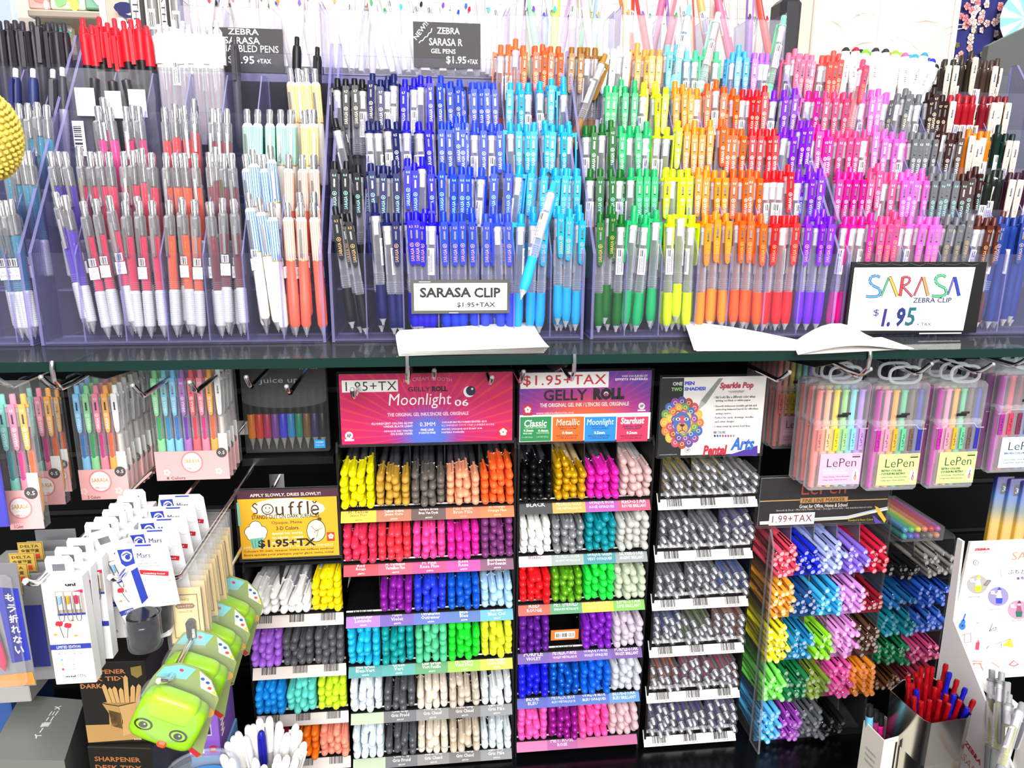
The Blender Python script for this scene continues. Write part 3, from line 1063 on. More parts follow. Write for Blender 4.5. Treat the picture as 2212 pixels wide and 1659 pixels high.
kind('pale_gel_pen', [(None, pmesh('barrel', rwhite), 'body', None), ('clip', pmesh('clip', rclip), 'dot', None), ('button', pmesh('button', lambda q: q.lathe([(.0032, .1355), (.0032, .1440), (.0022, .1455), (0, .1456)], omat(.4), 10)), 'dot', None), ('barcode_label', ME['label'], None, None)])
pal = [('white', 'f6f2ee'), ('off white', 'f0ece6')]
DOTS = ['1a1a22', 'c81e3c', '2a52d8', 'f08a3a', '1a8a4a', '2ab0e0', 'e85aa0', '6a3ab0']
boxes = [
    ('rear pen box with smudgy pale pens above the left organizer', 398, 690, 22, 160, [480, 590], 'f0e8e2', 16, 'ivory'),
    ('rear pen box of white pens behind the square black price card', 700, 1096, 34, 168, [782, 864, 980], 'f6f4f2', 24, 'white'),
    ('rear pen box with lavender, green and pink pens', 1100, 1330, 40, 168, [1175, 1250], None, 15, 'pastel'),
    ('rear pen box with orange, red and strawberry print pens', 1336, 1700, 44, 168, [1430, 1530, 1620], None, 22, 'fruit coloured'),
]
cols1 = ['e8b8ea', 'c8a8f0', 'd8e890', '9ae0a8', 'f0c0e0', 'a8c8f0', 'b8e060', 'f4f0f4']
cols2 = ['ffd0a0', 'ff5a4a', 'f8a060', 'ff4a50', 'f0f0e8', 'e86a8a', 'd87a8a', 'f6e8e0', 'a878d0', 'f2f2f2']
for bi, (lab, xa, xb, yt, yb, dv, bc, n, cn) in enumerate(boxes):
    a, b = at(xa, yb, Y=YR), at(xb, yt, Y=YR)
    x0, x1 = a.x, b.x
    h = b.z - ZR
    t = thing('pen_box', lab, 'organizer', ((x0 + x1) / 2, YR, ZR), 'rear pen boxes')
    T = Matrix.Translation((-(x0 + x1) / 2, -YR, -ZR))
    for nm, p, q_, mm in [('front_panel', (x0, YR, ZR), (x1, YR + .002, ZR + h), (EDGE, clear('dull_acrylic', (.93, .93, .95), .10, .3, (.75, .75, .8)), EDGE)), ('back_panel', (x0, YR + .07, ZR), (x1, YR + .072, ZR + h + .03), (EDGE, ACR, EDGE)),
                          ('side_panel', (x0, YR + .0021, ZR), (x0 + .002, YR + .0699, ZR + h + .01), (ACRD, EDGE, EDGE)), ('side_panel', (x1 - .002, YR + .0021, ZR), (x1, YR + .0699, ZR + h + .01), (ACRD, EDGE, EDGE)),
                          ('floor_panel', (x0 + .0021, YR + .0021, ZR), (x1 - .0021, YR + .0699, ZR + .002), (EDGE, EDGE, ACRD))]:
        m = M()
        m.box(p, q_, mm, T)
        m.build(nm, t)
    for d_ in dv:
        x = at(d_, yt, Y=YR).x
        m = M()
        m.box((x - .0008, YR + .0022, ZR + .002), (x + .0008, YR + .0698, ZR + h), (ACRD, EDGE, EDGE), T)
        m.build('divider', t)
    for k in range(n):
        x = x0 + .014 + (x1 - x0 - .028) * k / (n - 1)
        ln = R(rnd.uniform(-15, 13))
        Y = YR + (.016, .034, .052)[k % 3]
        d = Vector((math.sin(ln), .12, math.cos(ln)))
        c = bc or (cols1 if bi == 2 else cols2)[k % (8 if bi == 2 else 10)]
        spawn('pale_gel_pen', frame((x - math.sin(ln) * .05, Y, ZR + .0025), d, R(rnd.choice((0, 0, 15, -20, 170, 190, 80)))), dict(body=c, dot=DOTS[rnd.randrange(8)]), f'{cn} pen, {ORD[k] if k < 20 else ["twenty-first", "twenty-second", "twenty-third", "twenty-fourth"][k - 20]} from left in the rear box above the {["left", "middle", "turquoise and gold", "orange and mint"][bi]} pens', 'pen', 'pale pens in the rear boxes')
# ------------------------------------------------------------------ lower racks: pens lying with their caps towards us
YL = .95
TILT = R(6)


def cap_round(q):
    q.lathe([(0, 0), (.0022, .0005), (.0041, .0019), (.0053, .0042), (.0057, .0075), (.0058, .016), (.0056, .034), (.0055, .040), (.0060, .0405), (.0060, .0415), (.0050, .0418)], omat(.3), 14)
    q.box((-.0016, -.0084, .012), (.0016, -.0070, .046), omat(.3))
    q.box((-.0014, -.0074, .012), (.0014, -.0050, .016), omat(.3))
    for s_ in (-1, 1):
        q.lathe([(.0010, 0), (.0007, .0018), (0, .0024)], WHITE, 6, Matrix.Translation((s_ * .0052, -.0018, .041)) @ Matrix.Rotation(R(s_ * 62), 4, 'Y'))


def body_dark(q):
    q.lathe([(.0049, .0418), (.0050, .050), (.0050, .142), (.0040, .146), (0, .1465)], mat('54525a', .25), 12)


def body_white(q):
    q.lathe([(.0050, .0418), (.0051, .050), (.0051, .142), (.0040, .146), (0, .1465)], clear('milky_body', (.9, .9, .92), .62, .9, (.78, .77, .80)), 12)


def body_tint(q):
    q.lathe([(.0049, .0418), (.0050, .050), (.0050, .142), (.0040, .146), (0, .1465)], omat(.3, 0, .35), 12)


mcap = pmesh('cap', cap_round)
kind('capped_gel_pen', [(None, pmesh('barrel', body_dark), None, None), ('cap', mcap, 'cap', None)])
kind('soft_gel_pen', [(None, pmesh('barrel', body_white), None, None), ('cap', mcap, 'cap', None)])
kind('round_cap_pen', [(None, pmesh('barrel', body_dark), None, None), ('cap', mcap, 'cap', None)])


def mcapf(q):
    cap_round(q)
    q.mats = [omat(.26, .45) if x is omat(.3) else x for x in q.mats]


kind('metallic_gel_pen', [(None, pmesh('barrel', body_tint), 'cap', None), ('cap', pmesh('cap', mcapf), 'cap', None)])


def fcap(q):
    q.lathe([(0, 0), (.0022, .0005), (.0041, .0019), (.0053, .0042), (.0057, .0075), (.0058, .016), (.0056, .034), (.0055, .040), (.0060, .0405), (.0060, .0415), (.0050, .0418)], FROST, 14)
    q.box((-.0016, -.0084, .012), (.0016, -.0070, .046), FROST)
    q.lathe([(0, .006), (.0030, .007), (.0034, .030), (0, .031)], omat(.3, 0, .3), 8)


kind('glitter_gel_pen', [(None, pmesh('barrel', body_white), None, None), ('cap', pmesh('cap', fcap), 'cap', None)])


IRC = clear('glassy_cap', (.90, .90, .92), .06, .42, (.40, .40, .43), .03)
IRB = clear('glassy_barrel', (.80, .80, .83), .14, .55, (.34, .34, .37), .08)


def icap(q):
    q.lathe([(.0024, .0004), (.0030, 0), (.0044, .0006), (.0052, .0028), (.0056, .007), (.0058, .016), (.0058, .044), (.0061, .0444), (.0061, .0456), (.0050, .046)], IRC, 14)
    q.lathe([(0, .0012), (.0016, .0010), (.0024, .0024), (.0026, .010), (.0014, .013), (0, .013)], mat('fafafa', .12), 10)
    q.lathe([(.0042, .009), (.0044, .0094), (.0042, .0105)], mat('eeeef2', .2), 12)
    q.box((-.0018, -.0090, .010), (.0018, -.0072, .046), IRC)


kind('iridescent_pen', [(None, pmesh('barrel', lambda q: (q.lathe([(.0051, .046), (.0052, .060)], omat(.3), 12), q.lathe([(.0050, .060), (.0050, .150), (0, .151)], IRB, 10), q.lathe([(0, .012), (.0012, .014), (.0026, .035), (.0028, .148), (0, .148)], omat(.3), 8))), 'ink', None),
                        ('cap', pmesh('cap', icap), None, None)])


def lbody(q):
    q.lathe([(.0043, .0400), (.0044, .041), (.0044, .135), (.0036, .138), (0, .1382)], omat(.32), 12)


def lcap(q):
    q.lathe([(.0040, .0012), (.0042, .0), (.0046, .0005), (.0046, .0400), (.0044, .0402)], omat(.32), 12)
    q.lathe([(0, .0014), (.0040, .0012)], omat(.4, 0, .38), 12)
    q.box((-.0010, -.0066, .003), (.0010, -.0058, .038), CHROME)
    q.box((-.0010, -.0062, .0026), (.0010, -.0044, .0050), CHROME)


kind('fineliner', [(None, pmesh('barrel', lbody), 'cap', None), ('cap', pmesh('cap', lcap), 'cap', None)])

LAYW = ['bottom layer', 'second layer up', 'third layer up', 'fourth layer up', 'fifth layer up', 'sixth layer up']


def bundle(knd, xa, xb, z0, cols_n, layers, cname, c, where, rad=.0058, Y=YL, group=None, yaw=0.0, tilt=TILT, missing=0, key='cap', mass=None, jit=.0012, push=0.0, word='pen', extra=None, mess=1.0):
    """pens lying in one compartment: world x from xa to xb, bottom pens at height z0"""
    pitch = (xb - xa) / cols_n
    r_ = min(rad, pitch / 2 * 1.06)
    lay_h = rad * 1.86
    idx = 0
    for j in range(layers):
        nn = cols_n
        for k in range(nn):
            if j == layers - 1 and missing and k in missing:
                continue
            x = xa + pitch * (k + .5) + rnd.uniform(-1, 1) * jit * .5
            if j % 2:
                x += pitch * .16 * (1 if k % 2 else -1) * mess
            x = min(max(x, xa + rad * .95), xb - rad * .95)
            z = z0 + rad + j * lay_h + rnd.uniform(-.0006, .0006) * mess
            y = Y - .006 + push + rnd.uniform(-.006, .006) * mess + (.010 * rnd.random() if j == layers - 1 else 0)
            tl = tilt + R(rnd.uniform(-1.5, 2.5))
            yw = yaw + R(rnd.uniform(-1.8, 1.8)) * mess
            d = Vector((math.sin(yw) * math.cos(tl), math.cos(yw) * math.cos(tl), math.sin(tl)))
            mw = frame((x, y, z), d, R(rnd.uniform(-35, 35)), up=(0, 0, 1))
            mw = mw @ Matrix.Diagonal((.93, .93, 1, 1))
            cc = {key: c}
            if extra:
                cc.update(extra)
            if mass is not None:
                pour(mass, knd, mw, cc)
            else:
                spawn(knd, mw, cc, f'{cname} {word}, {ORD[k]} from left, {LAYW[j]}, {where}', 'pen', group)
            idx += 1


def rack(name_label, xl, xr, zrows, ztop, Y=YL, depth=.155, strips=None, nb=5, body=BLACK, thin=.003, strip_h=.026, shelf_m=None, dividers=True, group='pen display racks', div_m=None, strip_dy=.0, side_m=None):
    """a shelved rack: zrows = heights of the shelves from the top down"""
    t = thing('pen_rack', name_label, 'rack', ((xl + xr) / 2, Y, ZC), group)
    T = Matrix.Translation((-(xl + xr) / 2, -Y, -ZC))
    for x in (xl - thin, xr):
        m = M()
        m.prism([(Y + .004, ZC + .0005), (Y + depth, ZC + .0005), (Y + depth, ztop), (Y + .012, ztop), (Y + .004, ztop - .012)], x, x + thin, side_m or body, 'YZ', side_m or body, T)
        m.build('side_panel', t)
    m = M()
    m.box((xl, Y + depth - .003, ZC + .0005), (xr, Y + depth, ztop), side_m or body, T)
    m.build('back_panel', t)
    m = M()
    m.box((xl, Y + .004, ztop - .004), (xr, Y + depth - .003, ztop), side_m or body, T)
    m.build('top_panel', t)
    for i, z in enumerate(zrows):
        m = M()
        z = z - .011
        e = (depth - .007) * math.tan(TILT)
        m.add([(xl, Y + .004, z - .0015), (xr, Y + .004, z - .0015), (xr, Y + depth - .003, z + e), (xl, Y + depth - .003, z + e),
               (xl, Y + .004, z - .004), (xr, Y + .004, z - .004), (xr, Y + depth - .003, z + e - .0025), (xl, Y + depth - .003, z + e - .0025)],
              [(0, 1, 2, 3), (7, 6, 5, 4), (0, 4, 5, 1), (1, 5, 6, 2), (2, 6, 7, 3), (3, 7, 4, 0)], shelf_m or body, T=T)
        m.build('rack_shelf', t)
    if dividers:
        zt = [ztop - .006] + [z - .006 for z in zrows[:-1]]
        for i, z in enumerate(zrows):
            for k in range(1, nb):
                x = xl + (xr - xl) * k / nb
                m = M()
                m.prism([(Y + .012, z - .008), (Y + depth - .004, z + .009), (Y + depth - .004, zt[i]), (Y + .024, zt[i])], x - .0006, x + .0006, div_m or body, 'YZ', None, T)
                m.build('divider', t)
    return t, T


def strip(t, T, xl, xr, z, h, cells, Y=YL, slope=.012):
    """price strip along a shelf front: leans back at its top; cells [(fraction, colour, lines, text colour)]"""
    a = math.atan2(slope, h)
    m = M()
    m.add([(xl, Y - .001, z - h), (xr, Y - .001, z - h), (xr, Y - .001 + slope, z), (xl, Y - .001 + slope, z), (xl, Y + .0004, z - h), (xr, Y + .0004, z - h), (xr, Y + .0004 + slope, z), (xl, Y + .0004 + slope, z)],
          [(0, 1, 2, 3), (7, 6, 5, 4), (0, 4, 5, 1), (3, 2, 6, 7), (1, 5, 6, 2), (4, 0, 3, 7)], WHITE, T=T)
    o = m.build('label_strip', t)
    q = M()
    x = xl
    up = Vector((0, slope, h))
    for fr, col_, lines, tc_, bar in cells:
        w_ = (xr - xl) * fr
        b0 = Vector((x, Y - .0014, z - h))
        hh = .80 if bar else 1.0
        q.flat([b0, b0 + Vector((w_, 0, 0)), b0 + Vector((w_, 0, 0)) + up * hh, b0 + up * hh], mat(col_, .5), T)
        for li, (s_, u0, u1, v0, v1) in enumerate(lines):
            oo = T @ (b0 + Vector((w_ * u0, -.0003, 0)) + up * v0)
            letter(q, s_, oo, (w_ * (u1 - u0), 0, 0), up * (v1 - v0), mat(tc_, .5), .012, res=1, keep=True)
        if bar:
            oo = T @ (b0 + Vector((w_ * .2, -.0003, 0)) + up * .80)
            bars(q, oo, (w_ * .6, 0, 0), up * .22, INK, 20, int(x * 1e4))
        x += w_
    q.build('print', o)
    return o


# ---- rack with the magenta header
XA, XB = -.1235, .1130
zr = [1.0075, .9275, .848, .768, .6905, .613]
SAG = [0, 0, 0, 0, 0, 0]
t, T = rack('black five column pen rack under the magenta header sign', XA, XB, zr, 1.088, nb=5)
cw = (XB - XA) / 5


def cell5(cols_, names, bar=True, tcs=None):
    return [(.2, c, [(a, .22, .78, .54, .74), (b, .22, .78, .32, .52), (d, .40, .62, .10, .20)] if a else [], 'f4e8e4' if not tcs else tcs[i], bar) for i, (c, (a, b, d)) in enumerate(zip(cols_, names))]


strip(t, T, XA, XB, zr[0] - .0105, .0195, cell5(['f2c418', 'a8623a', '4a2a28', 'b8603c', 'ee6a28'], [('Fl. Yellow', 'Jaune Fluo', '#38743'), ('Yellow Ochre', 'Jaune Ocre', '#32026'), ('Vandyke Brown', 'Brun Van Dyck', '#32027'), ('Pale Brown', 'Brun Pâle', '#32033'), ('Fl. Orange', 'Orange Fluo', '#38744')], tcs=['5a3a10', 'f0e0d8', 'f0e0d8', 'e8b8a0', 'f8d0a8']))
strip(t, T, XA, XB, zr[1] - .0105, .0195, cell5(['d81c34', 'ee3a5a', 'd81c6e', 'c0208e', '6c3358'], [('Red', 'Rouge', '#38776'), ('Fl. Vermilion', 'Vermillion Fluo', '#38745'), ('Fl. Pink', 'Rose Fluo', '#38746'), ('Rose', 'Rose', '#38777'), ('Bordeaux', 'Bordeaux', '#32038')]))
strip(t, T, XA, XB, zr[2] - .0105, .0195, cell5(['9a62c8', '5c3a9a', '3a56b4', '2a5c9e', '4a9ec4'], [('Lavender', 'Lavande', '#32031'), ('Purple', 'Violet', '#38778'), ('Ultramarine', 'Outremer', '#32034'), ('Blue', 'Bleu', '#38780'), ('Sky Blue', 'Bleu Ciel', '#32037')]))
strip(t, T, XA, XB, zr[3] - .0105, .0195, cell5(['2a8a8c', '2f9490', '3c8a52', '86b81e', 'c6b420'], [('Blue Green', 'Bleu-Vert', '#32032'), ('Green', 'Vert', '#32028'), ('Leaf Green', 'Vert Feuille', '#32041'), ('Fl. Green', 'Vert Fluo', '#38747'), ('Pale Green', 'Vert Pâle', '#38748')]))
for zz in (zr[4], zr[5]):
    strip(t, T, XA, XB, zz - .0105, .0195, cell5(['a9b89a', '56565c', '7a7876', '5e5a58', '77797c'], [('', '', ''), ('Cool Grey', 'Gris Froid', '#32137'), ('Warm Grey', 'Gris Chaud', '#32138'), ('Warm Grey', 'Gris Chaud', '#32139'), ('Light Grey', 'Gris Pâle', '#32134')], tcs=['e8e4e0'] * 5))
ROWS = [
    [('neon yellow', 'f8ec10', 4, 5, ()), ('ochre', 'c89c3c', 4, 4, ()), ('grey brown', '6c645e', 4, 4, ()), ('peach', 'f8a884', 4, 4, ()), ('neon orange', 'ff6a30', 4, 5, (0,))],
    [('cherry red', 'f03a5e', 4, 4, ()), ('vermilion', 'fa4050', 4, 4, ()), ('neon pink', 'fb4a9e', 4, 4, ()), ('rose magenta', 'e42aa4', 4, 4, (1,)), ('bordeaux', '7c3a76', 4, 5, (2,))],
    [None, ('purple', '8a1f9e', 4, 4, (0,)), ('ultramarine', '2b3fdc', 4, 4, ()), ('blue', '1258cc', 4, 4, ()), ('pale sky blue', 'b0d8f8', 4, 3, ())],
    [('cyan', '1fb4dc', 4, 5, ()), ('teal', '179a9c', 4, 5, (1,)), ('leaf green', '58c894', 4, 5, (0,)), ('neon green', '22dc34', 4, 5, (3,)), ('lemon lime', 'e6ee36', 4, 5, (2,))],
    [('pale ice blue', 'e2ebf4', 4, 4, ()), ('charcoal', '53565a', 4, 3, (1,)), ('ivory', 'e8dccc', 4, 3, (0,)), ('beige', 'ccbfae', 4, 3, (2,)), ('pale grey', 'dfe5e6', 4, 3, (1,))],
    [('ice blue', 'dce8f2', 4, 4, ()), ('dark charcoal', '54575b', 4, 3, (0,)), ('cream', 'e6d9c6', 4, 3, ()), ('sand', 'd0c1ac', 4, 3, (1,)), ('silver white', 'd8e2e6', 4, 3, (0,))],
]
GREYS = M()
RW = ['top row', 'second row', 'third row', 'fourth row', 'fifth row', 'bottom row']
for i, row in enumerate(ROWS):
    for k, b in enumerate(row):
        if b is None:
            continue
        cn, c, nc, ly, ms = b
        bundle('capped_gel_pen', XA + cw * k + .001, XA + cw * (k + 1) - .001, zr[i] - .0098, nc, ly, cn, c, f'{RW[i]} under magenta header', group='capped pens in the magenta header rack', missing=ms, mass=GREYS if i > 3 else None)
o = GREYS.build('capped_gel_pens')
tag(o, 'white, grey, ivory and beige capped pens filling the two bottom rows under the magenta header', 'pens', kind='stuff')

# ---- rack with the purple and orange header
GA, GB = .1205, .3075
zg = [1.0090, .9290, .8520, .7730, .6975, .6220]
t, T = rack('black four column pen rack under the purple and orange header sign', GA, GB, zg, 1.0865, nb=4)
gw = (GB - GA) / 4
gl = [
    [('14161a', 'BLACK', '', 'f0f0f0'), ('b89a3a', 'METALLIC GOLD', 'OR MÉTALLIQUE', 'f6ecc8'), ('a03a9a', 'OPAQUE ROSE', 'ROSE OPAQUES', 'f8d8f4'), ('dc3c62', 'RED-STAR', 'ROUGE BRILLANT', 'f8e0e4')],
    [('e8dcd8', 'Blanc', '', '8a4a6a'), ('8e9a94', 'METALLIC SILVER', 'ARGENT MÉTALLIQUE', 'ccd4d0'), ('17808c', 'OPAQUE GREEN', 'VERT OPAQUES', 'e4f4f4'), ('828a8a', 'SILVER-STAR', 'ARGENT BRILLANT', 'f0f0f0')],
    [('c0402c', 'RED', 'ROUGE', 'f8e4dc'), ('3c8a58', 'MET. EMERALD', 'ÉMERAUDE MÉTALLIQUE', 'e8f4ea'), ('b8ac1c', 'FL. GREEN', 'VERT FLUO', 'f4e87a'), ('6aa838', 'LIME-STAR', 'LIME BRILLANT', 'e4f4d8')],
    [('54308e', 'PURPLE', 'VIOLET', 'eae0f4'), ('6a3292', 'METALLIC PURPLE', 'VIOLET MÉTALLIQUE', 'f4eaf8'), ('5a3c9c', 'OPAQUE PURPLE', 'VIOLET OPAQUES', 'e0d4f4'), ('5c2c86', 'PURPLE-STAR', 'VIOLET BRILLANT', 'f0e4f8')],
    [('2a3ca0', 'BLUE', 'BLEU', 'd0d8f8'), ('2a4ca4', 'METALLIC BLUE', 'BLEU MÉTALLIQUE', 'd0dcf8'), ('2450a8', 'OPAQUE BLUE', 'BLEU OPAQUES', 'e0e8f8'), ('3a78b8', 'BLUE-STAR', 'BLEU BRILLANT', 'd8e8f8')],
    [('c05a94', '', '', 'f0d8e4'), ('9a3a86', 'MET. ROSE', 'ROSE', 'f0d8ec'), ('b0447c', '', '', 'f0d8e4'), ('a84a80', '', '', 'f0d8e4')],
]
for i, row in enumerate(gl):
    strip(t, T, GA, GB, zg[i] - .0105, .0185, [(.25, c, ([(a, .12, .88, .48, .74)] if a else []) + ([(b, .12, .88, .22, .42)] if b else []), tc, True) for c, a, b, tc in row])
GR_ = [
    [('round_cap_pen', 'black', '0c0d0f', 4, 5, (0, 2, 3)), ('metallic_gel_pen', 'golden yellow', 'e8b21c', 4, 5, (2, 3)), ('round_cap_pen', 'opaque magenta', 'e426b0', 4, 4, ()), ('glitter_gel_pen', 'rosy white', 'f4d2d0', 4, 5, (2, 3))],
    [('round_cap_pen', 'white', 'f6f6f2', 4, 4, ()), ('metallic_gel_pen', 'silver grey', 'a2a4a8', 4, 4, ()), ('round_cap_pen', 'opaque teal', '14909c', 4, 5, (1, 3)), ('glitter_gel_pen', 'clear silver', 'e6e6e0', 4, 5, (0, 1))],
    [('round_cap_pen', 'red', 'ee1c24', 4, 5, (2, 3)), ('metallic_gel_pen', 'emerald metallic', '74c02c', 4, 4, ()), ('round_cap_pen', 'neon green', '26e04a', 4, 5, (0,)), ('glitter_gel_pen', 'clear lime', 'e2ecd4', 4, 4, ())],
    [('round_cap_pen', 'dark purple', '5a1c8c', 4, 5, (1,)), None, ('round_cap_pen', 'opaque violet', '7c22b6', 4, 5, (0,)), ('glitter_gel_pen', 'clear lilac', 'ecdfee', 4, 4, ())],
    [('round_cap_pen', 'royal blue', '1a1ed8', 4, 5, (2,)), ('metallic_gel_pen', 'metallic blue', '1664d8', 4, 5, (2,)), ('round_cap_pen', 'opaque blue', '1060d8', 4, 5, (0, 3)), ('glitter_gel_pen', 'clear ice', 'e6eaf2', 4, 5, (0, 3))],
    [('round_cap_pen', 'bubblegum pink', 'f65ab0', 4, 5, (1, 2)), ('metallic_gel_pen', 'metallic plum', 'a8249a', 4, 5, (3,)), ('round_cap_pen', 'hot pink', 'fb52a6', 4, 5, (0,)), ('glitter_gel_pen', 'clear pink', 'f4d4da', 4, 4, ())],
]
for i, row in enumerate(GR_):
    for k, b in enumerate(row):
        if b is None:
            continue
        kd, cn, c, nc, ly, ms = b
        bundle(kd, GA + gw * k + .001, GA + gw * (k + 1) - .001, zg[i] - .0098, nc, ly, cn, c, f'{RW[i]} under purple orange header', group=kd.replace('_', ' ') + 's', missing=ms)
# bare barcode tab in the empty bin
m = M()
a, b = at(1192, 1392, Y=YL + .004), at(1253, 1372, Y=YL + .004)
m.box((a.x, YL + .0138, a.z), (b.x, YL + .0143, b.z + .004), mat('d8742c', .5))
m.box((a.x + .006, YL + .0132, a.z + .003), (b.x - .006, YL + .0137, b.z + .001), WHITE)
bars(m, (a.x + .008, YL + .0130, a.z + .005), (b.x - a.x - .016, 0, 0), (0, 0, b.z - a.z - .006), INK, 24, 9)
tag(m.build('price_tab'), 'orange barcode tab standing in the empty bin of the purple orange header rack', 'label')

# ---- rack with the lion poster
PA, PB = .3225, .4640
zp = [1.0080, .9270, .8490, .7710, .6925, .6150]
t, T = rack('black three column rack of clear capped pens under the lion poster', PA, PB, zp, 1.0800, nb=3)
pw = (PB - PA) / 3
for i, z in enumerate(zp):
    o = strip(t, T, PA - .004, PB + .002, z - .0085, .0205, [(1 / 3, 'f0ece8', [('Iridescent ink', .02, .44, .78, .92)], '3a363a', False) for k in range(3)])
    for k in range(3):
        q = M()
        x = PA - .004 + (PB - PA + .006) * (k + .28) / 3
        o0 = T @ Vector((x, YL - .0018 + .002, z - .029 + .004))
        bars(q, o0, (.022, 0, 0), (0, .0055, .0095), INK, 22, k + i)
        letter(q, '7 25812 26841 4', T @ Vector((x - .001, YL - .0018 + .0008, z - .029 + .0014)), (.024, 0, 0), (0, .0008, .0018), INK, res=1)
        q.build('barcode', o)
inks = [[('gold', 'c8b45a'), ('pale gold', 'd8c878'), ('smoke', 'b8b4ac')], [('graphite', '5a5860'), ('silver', 'a8a8b0'), ('violet', '5a3aa8')], [('grey', '7a7c80'), ('slate', '8a8c96'), ('bright blue', '2a6ad8')],
        [('blue', '3a60c0'), ('green', '7aa03a'), ('orange brown', 'd8703a')], [('burnt orange', 'd8682a'), ('raspberry', 'c02860'), ('crimson', 'b8204c')], [('deep violet', '4a30a0'), ('purple', '5a3cae'), ('dusky violet', '6a58a8')]]
for i, z in enumerate(zp):
    for k in range(3):
        cn, c = inks[i][k]
        bundle('iridescent_pen', PA + pw * k + .0005, PA + pw * (k + 1) - .0005, z - .0098, 4, 4 if (i + k) % 2 else 3, f'clear capped {cn}', c, f'{RW[i]} under lion poster', group='clear capped pens under the lion poster', key='ink', mess=1.2, yaw=R(-1.5))

# ---- rack with the yellow header card
SA, SB = -.2560, -.1265
zs = [.8560, .7750, .6970, .6200]
t, T = rack('black three column rack of soft coloured gel pens under the yellow header card', SA, SB, zs, .9200, nb=3)
sw = (SB - SA) / 3
for i, z in enumerate(zs):
    o = strip(t, T, SA, SB, z - .010, .021, [(1, 'cfc4bc', [], '3a363a', False)])
    for k in range(3):
        q = M()
        bars(q, T @ Vector((SA + sw * (k + .28), YL - .0018 + .003, z - .031 + .006)), (.020, 0, 0), (0, .0070, .0125), INK, 22, k + i)
        q.build('barcode', o)
SO = [
    [('white', 'f8f6f2', 4, 3, (2,)), ('soft white', 'f4f2f0', 4, 3, (1, 3)), ('yellow', 'f6de14', 4, 5, (0,))],
    [('lavender', 'a868d8', 4, 4, ()), ('dark grey', '55555a', 4, 4, (2,)), ('graphite grey', '58585c', 4, 4, (1,))],
    [('azure blue', '1a8ee0', 4, 4, ()), ('aqua', '62d2c4', 4, 4, (0,)), ('lime', 'c8e830', 4, 4, ())],
    [('crimson', 'c82a4a', 4, 3, ()), ('bright orange', 'f57a1e', 4, 4, (0, 1)), ('salmon', 'f2947c', 4, 4, (1, 3))],
]
SW = ['top row', 'second row', 'third row', 'bottom row']
for i, row in enumerate(SO):
    for k, b in enumerate(row):
        cn, c, nc, ly, ms = b
        bundle('soft_gel_pen' if c[0] == 'f' else 'soft_gel_pen', SA + sw * k + .001, SA + sw * (k + 1) - .001, zs[i] - .0098, nc, ly, cn, c, f'{SW[i]} under yellow card', group='soft gel pens under the yellow card', missing=ms, yaw=R(4 if i == 0 else 0))

# ---- clear rack of fineliners
LA, LB = .4960, .6780
zl = [.8770, .7990, .7250, .6520, .5975]
zl = [at(1640, y, Y=YL).z for y in (1243, 1332, 1425, 1510, 1597)]
CLR = clear('rack_acrylic', (.80, .80, .80), .05, .3, (.3, .3, .32))
CLRE = clear('rack_acrylic_edge', (.6, .6, .6), .3, .5, (.4, .4, .42))
t, T = rack('clear acrylic rack of fineliner pens under the black and gold header', LA, LB, [z + .014 for z in zl], .9520, nb=5, side_m=CLR, shelf_m=CLR, div_m=CLRE, depth=.145)
lw = (LB - LA) / 5
lc = [['f0506a', '1a2cc8', 'a8b4f0', '8a6cd8', 'd0203e'], ['f8a838', '1a4a8c', '3aaee8', 'd890e0', '9c1e30'], ['f0e428', '1e8cc0', '8ad828', 'e090d8', '5c3c2c'], ['7cea5c', '137a44', '86a038', 'f858b4', 'ff9a2a'], ['54b8f0', 'a844c4', '6a7078', '1c1c20', None]]
ln_ = [['coral pink', 'deep blue', 'periwinkle', 'violet', 'crimson'], ['amber', 'navy', 'sky blue', 'orchid', 'dark red'], ['yellow', 'cerulean', 'lime green', 'pink orchid', 'brown'], ['light green', 'forest green', 'olive', 'hot pink', 'tangerine'], ['pale blue', 'purple', 'slate grey', 'black', '']]
llay = [[5, 4, 5, 4, 4], [6, 4, 5, 5, 3], [6, 5, 4, 6, 5], [5, 5, 4, 6, 6], [6, 5, 5, 3, 0]]
FL = M()
for i in range(5):
    m = M()
    for k in range(5):
        c = lc[i][k]
        if c:
            bundle('fineliner', LA + lw * k + .001, LA + lw * (k + 1) - .0005, zl[i] + .004, 4, llay[i][k], ln_[i][k], c, f'{["top", "second", "third", "fourth", "bottom"][i]} row of clear rack', .0046, group='fineliners in the clear rack', missing=((0, 2) if (i + k) % 2 else (1,)), mass=FL if i > 2 else None, word='fineliner', push=-.004, yaw=R(-5), jit=.002, mess=1.6, tilt=R(6))
        m.box((LA + lw * k, YL + .0015, zl[i] - .004), (LA + lw * (k + 1), YL + .0035, zl[i] + .007), mat(shade(c or '222222', .8), .5), T)
    m.build('label_strip', t)
# splayed clear foot in front
m = M()
p0, p1 = at(1625, 1160, Y=YL - .012), at(1618, 1625, Y=YL - .06)
m.prism([(YL + .004, .94), (YL - .010, .92), (YL - .028, ZC + .0008), (YL + .004, ZC + .0008)], LA - .0060, LA - .0030, CLR, 'YZ', CLRE, T)
m.build('side_panel', t)
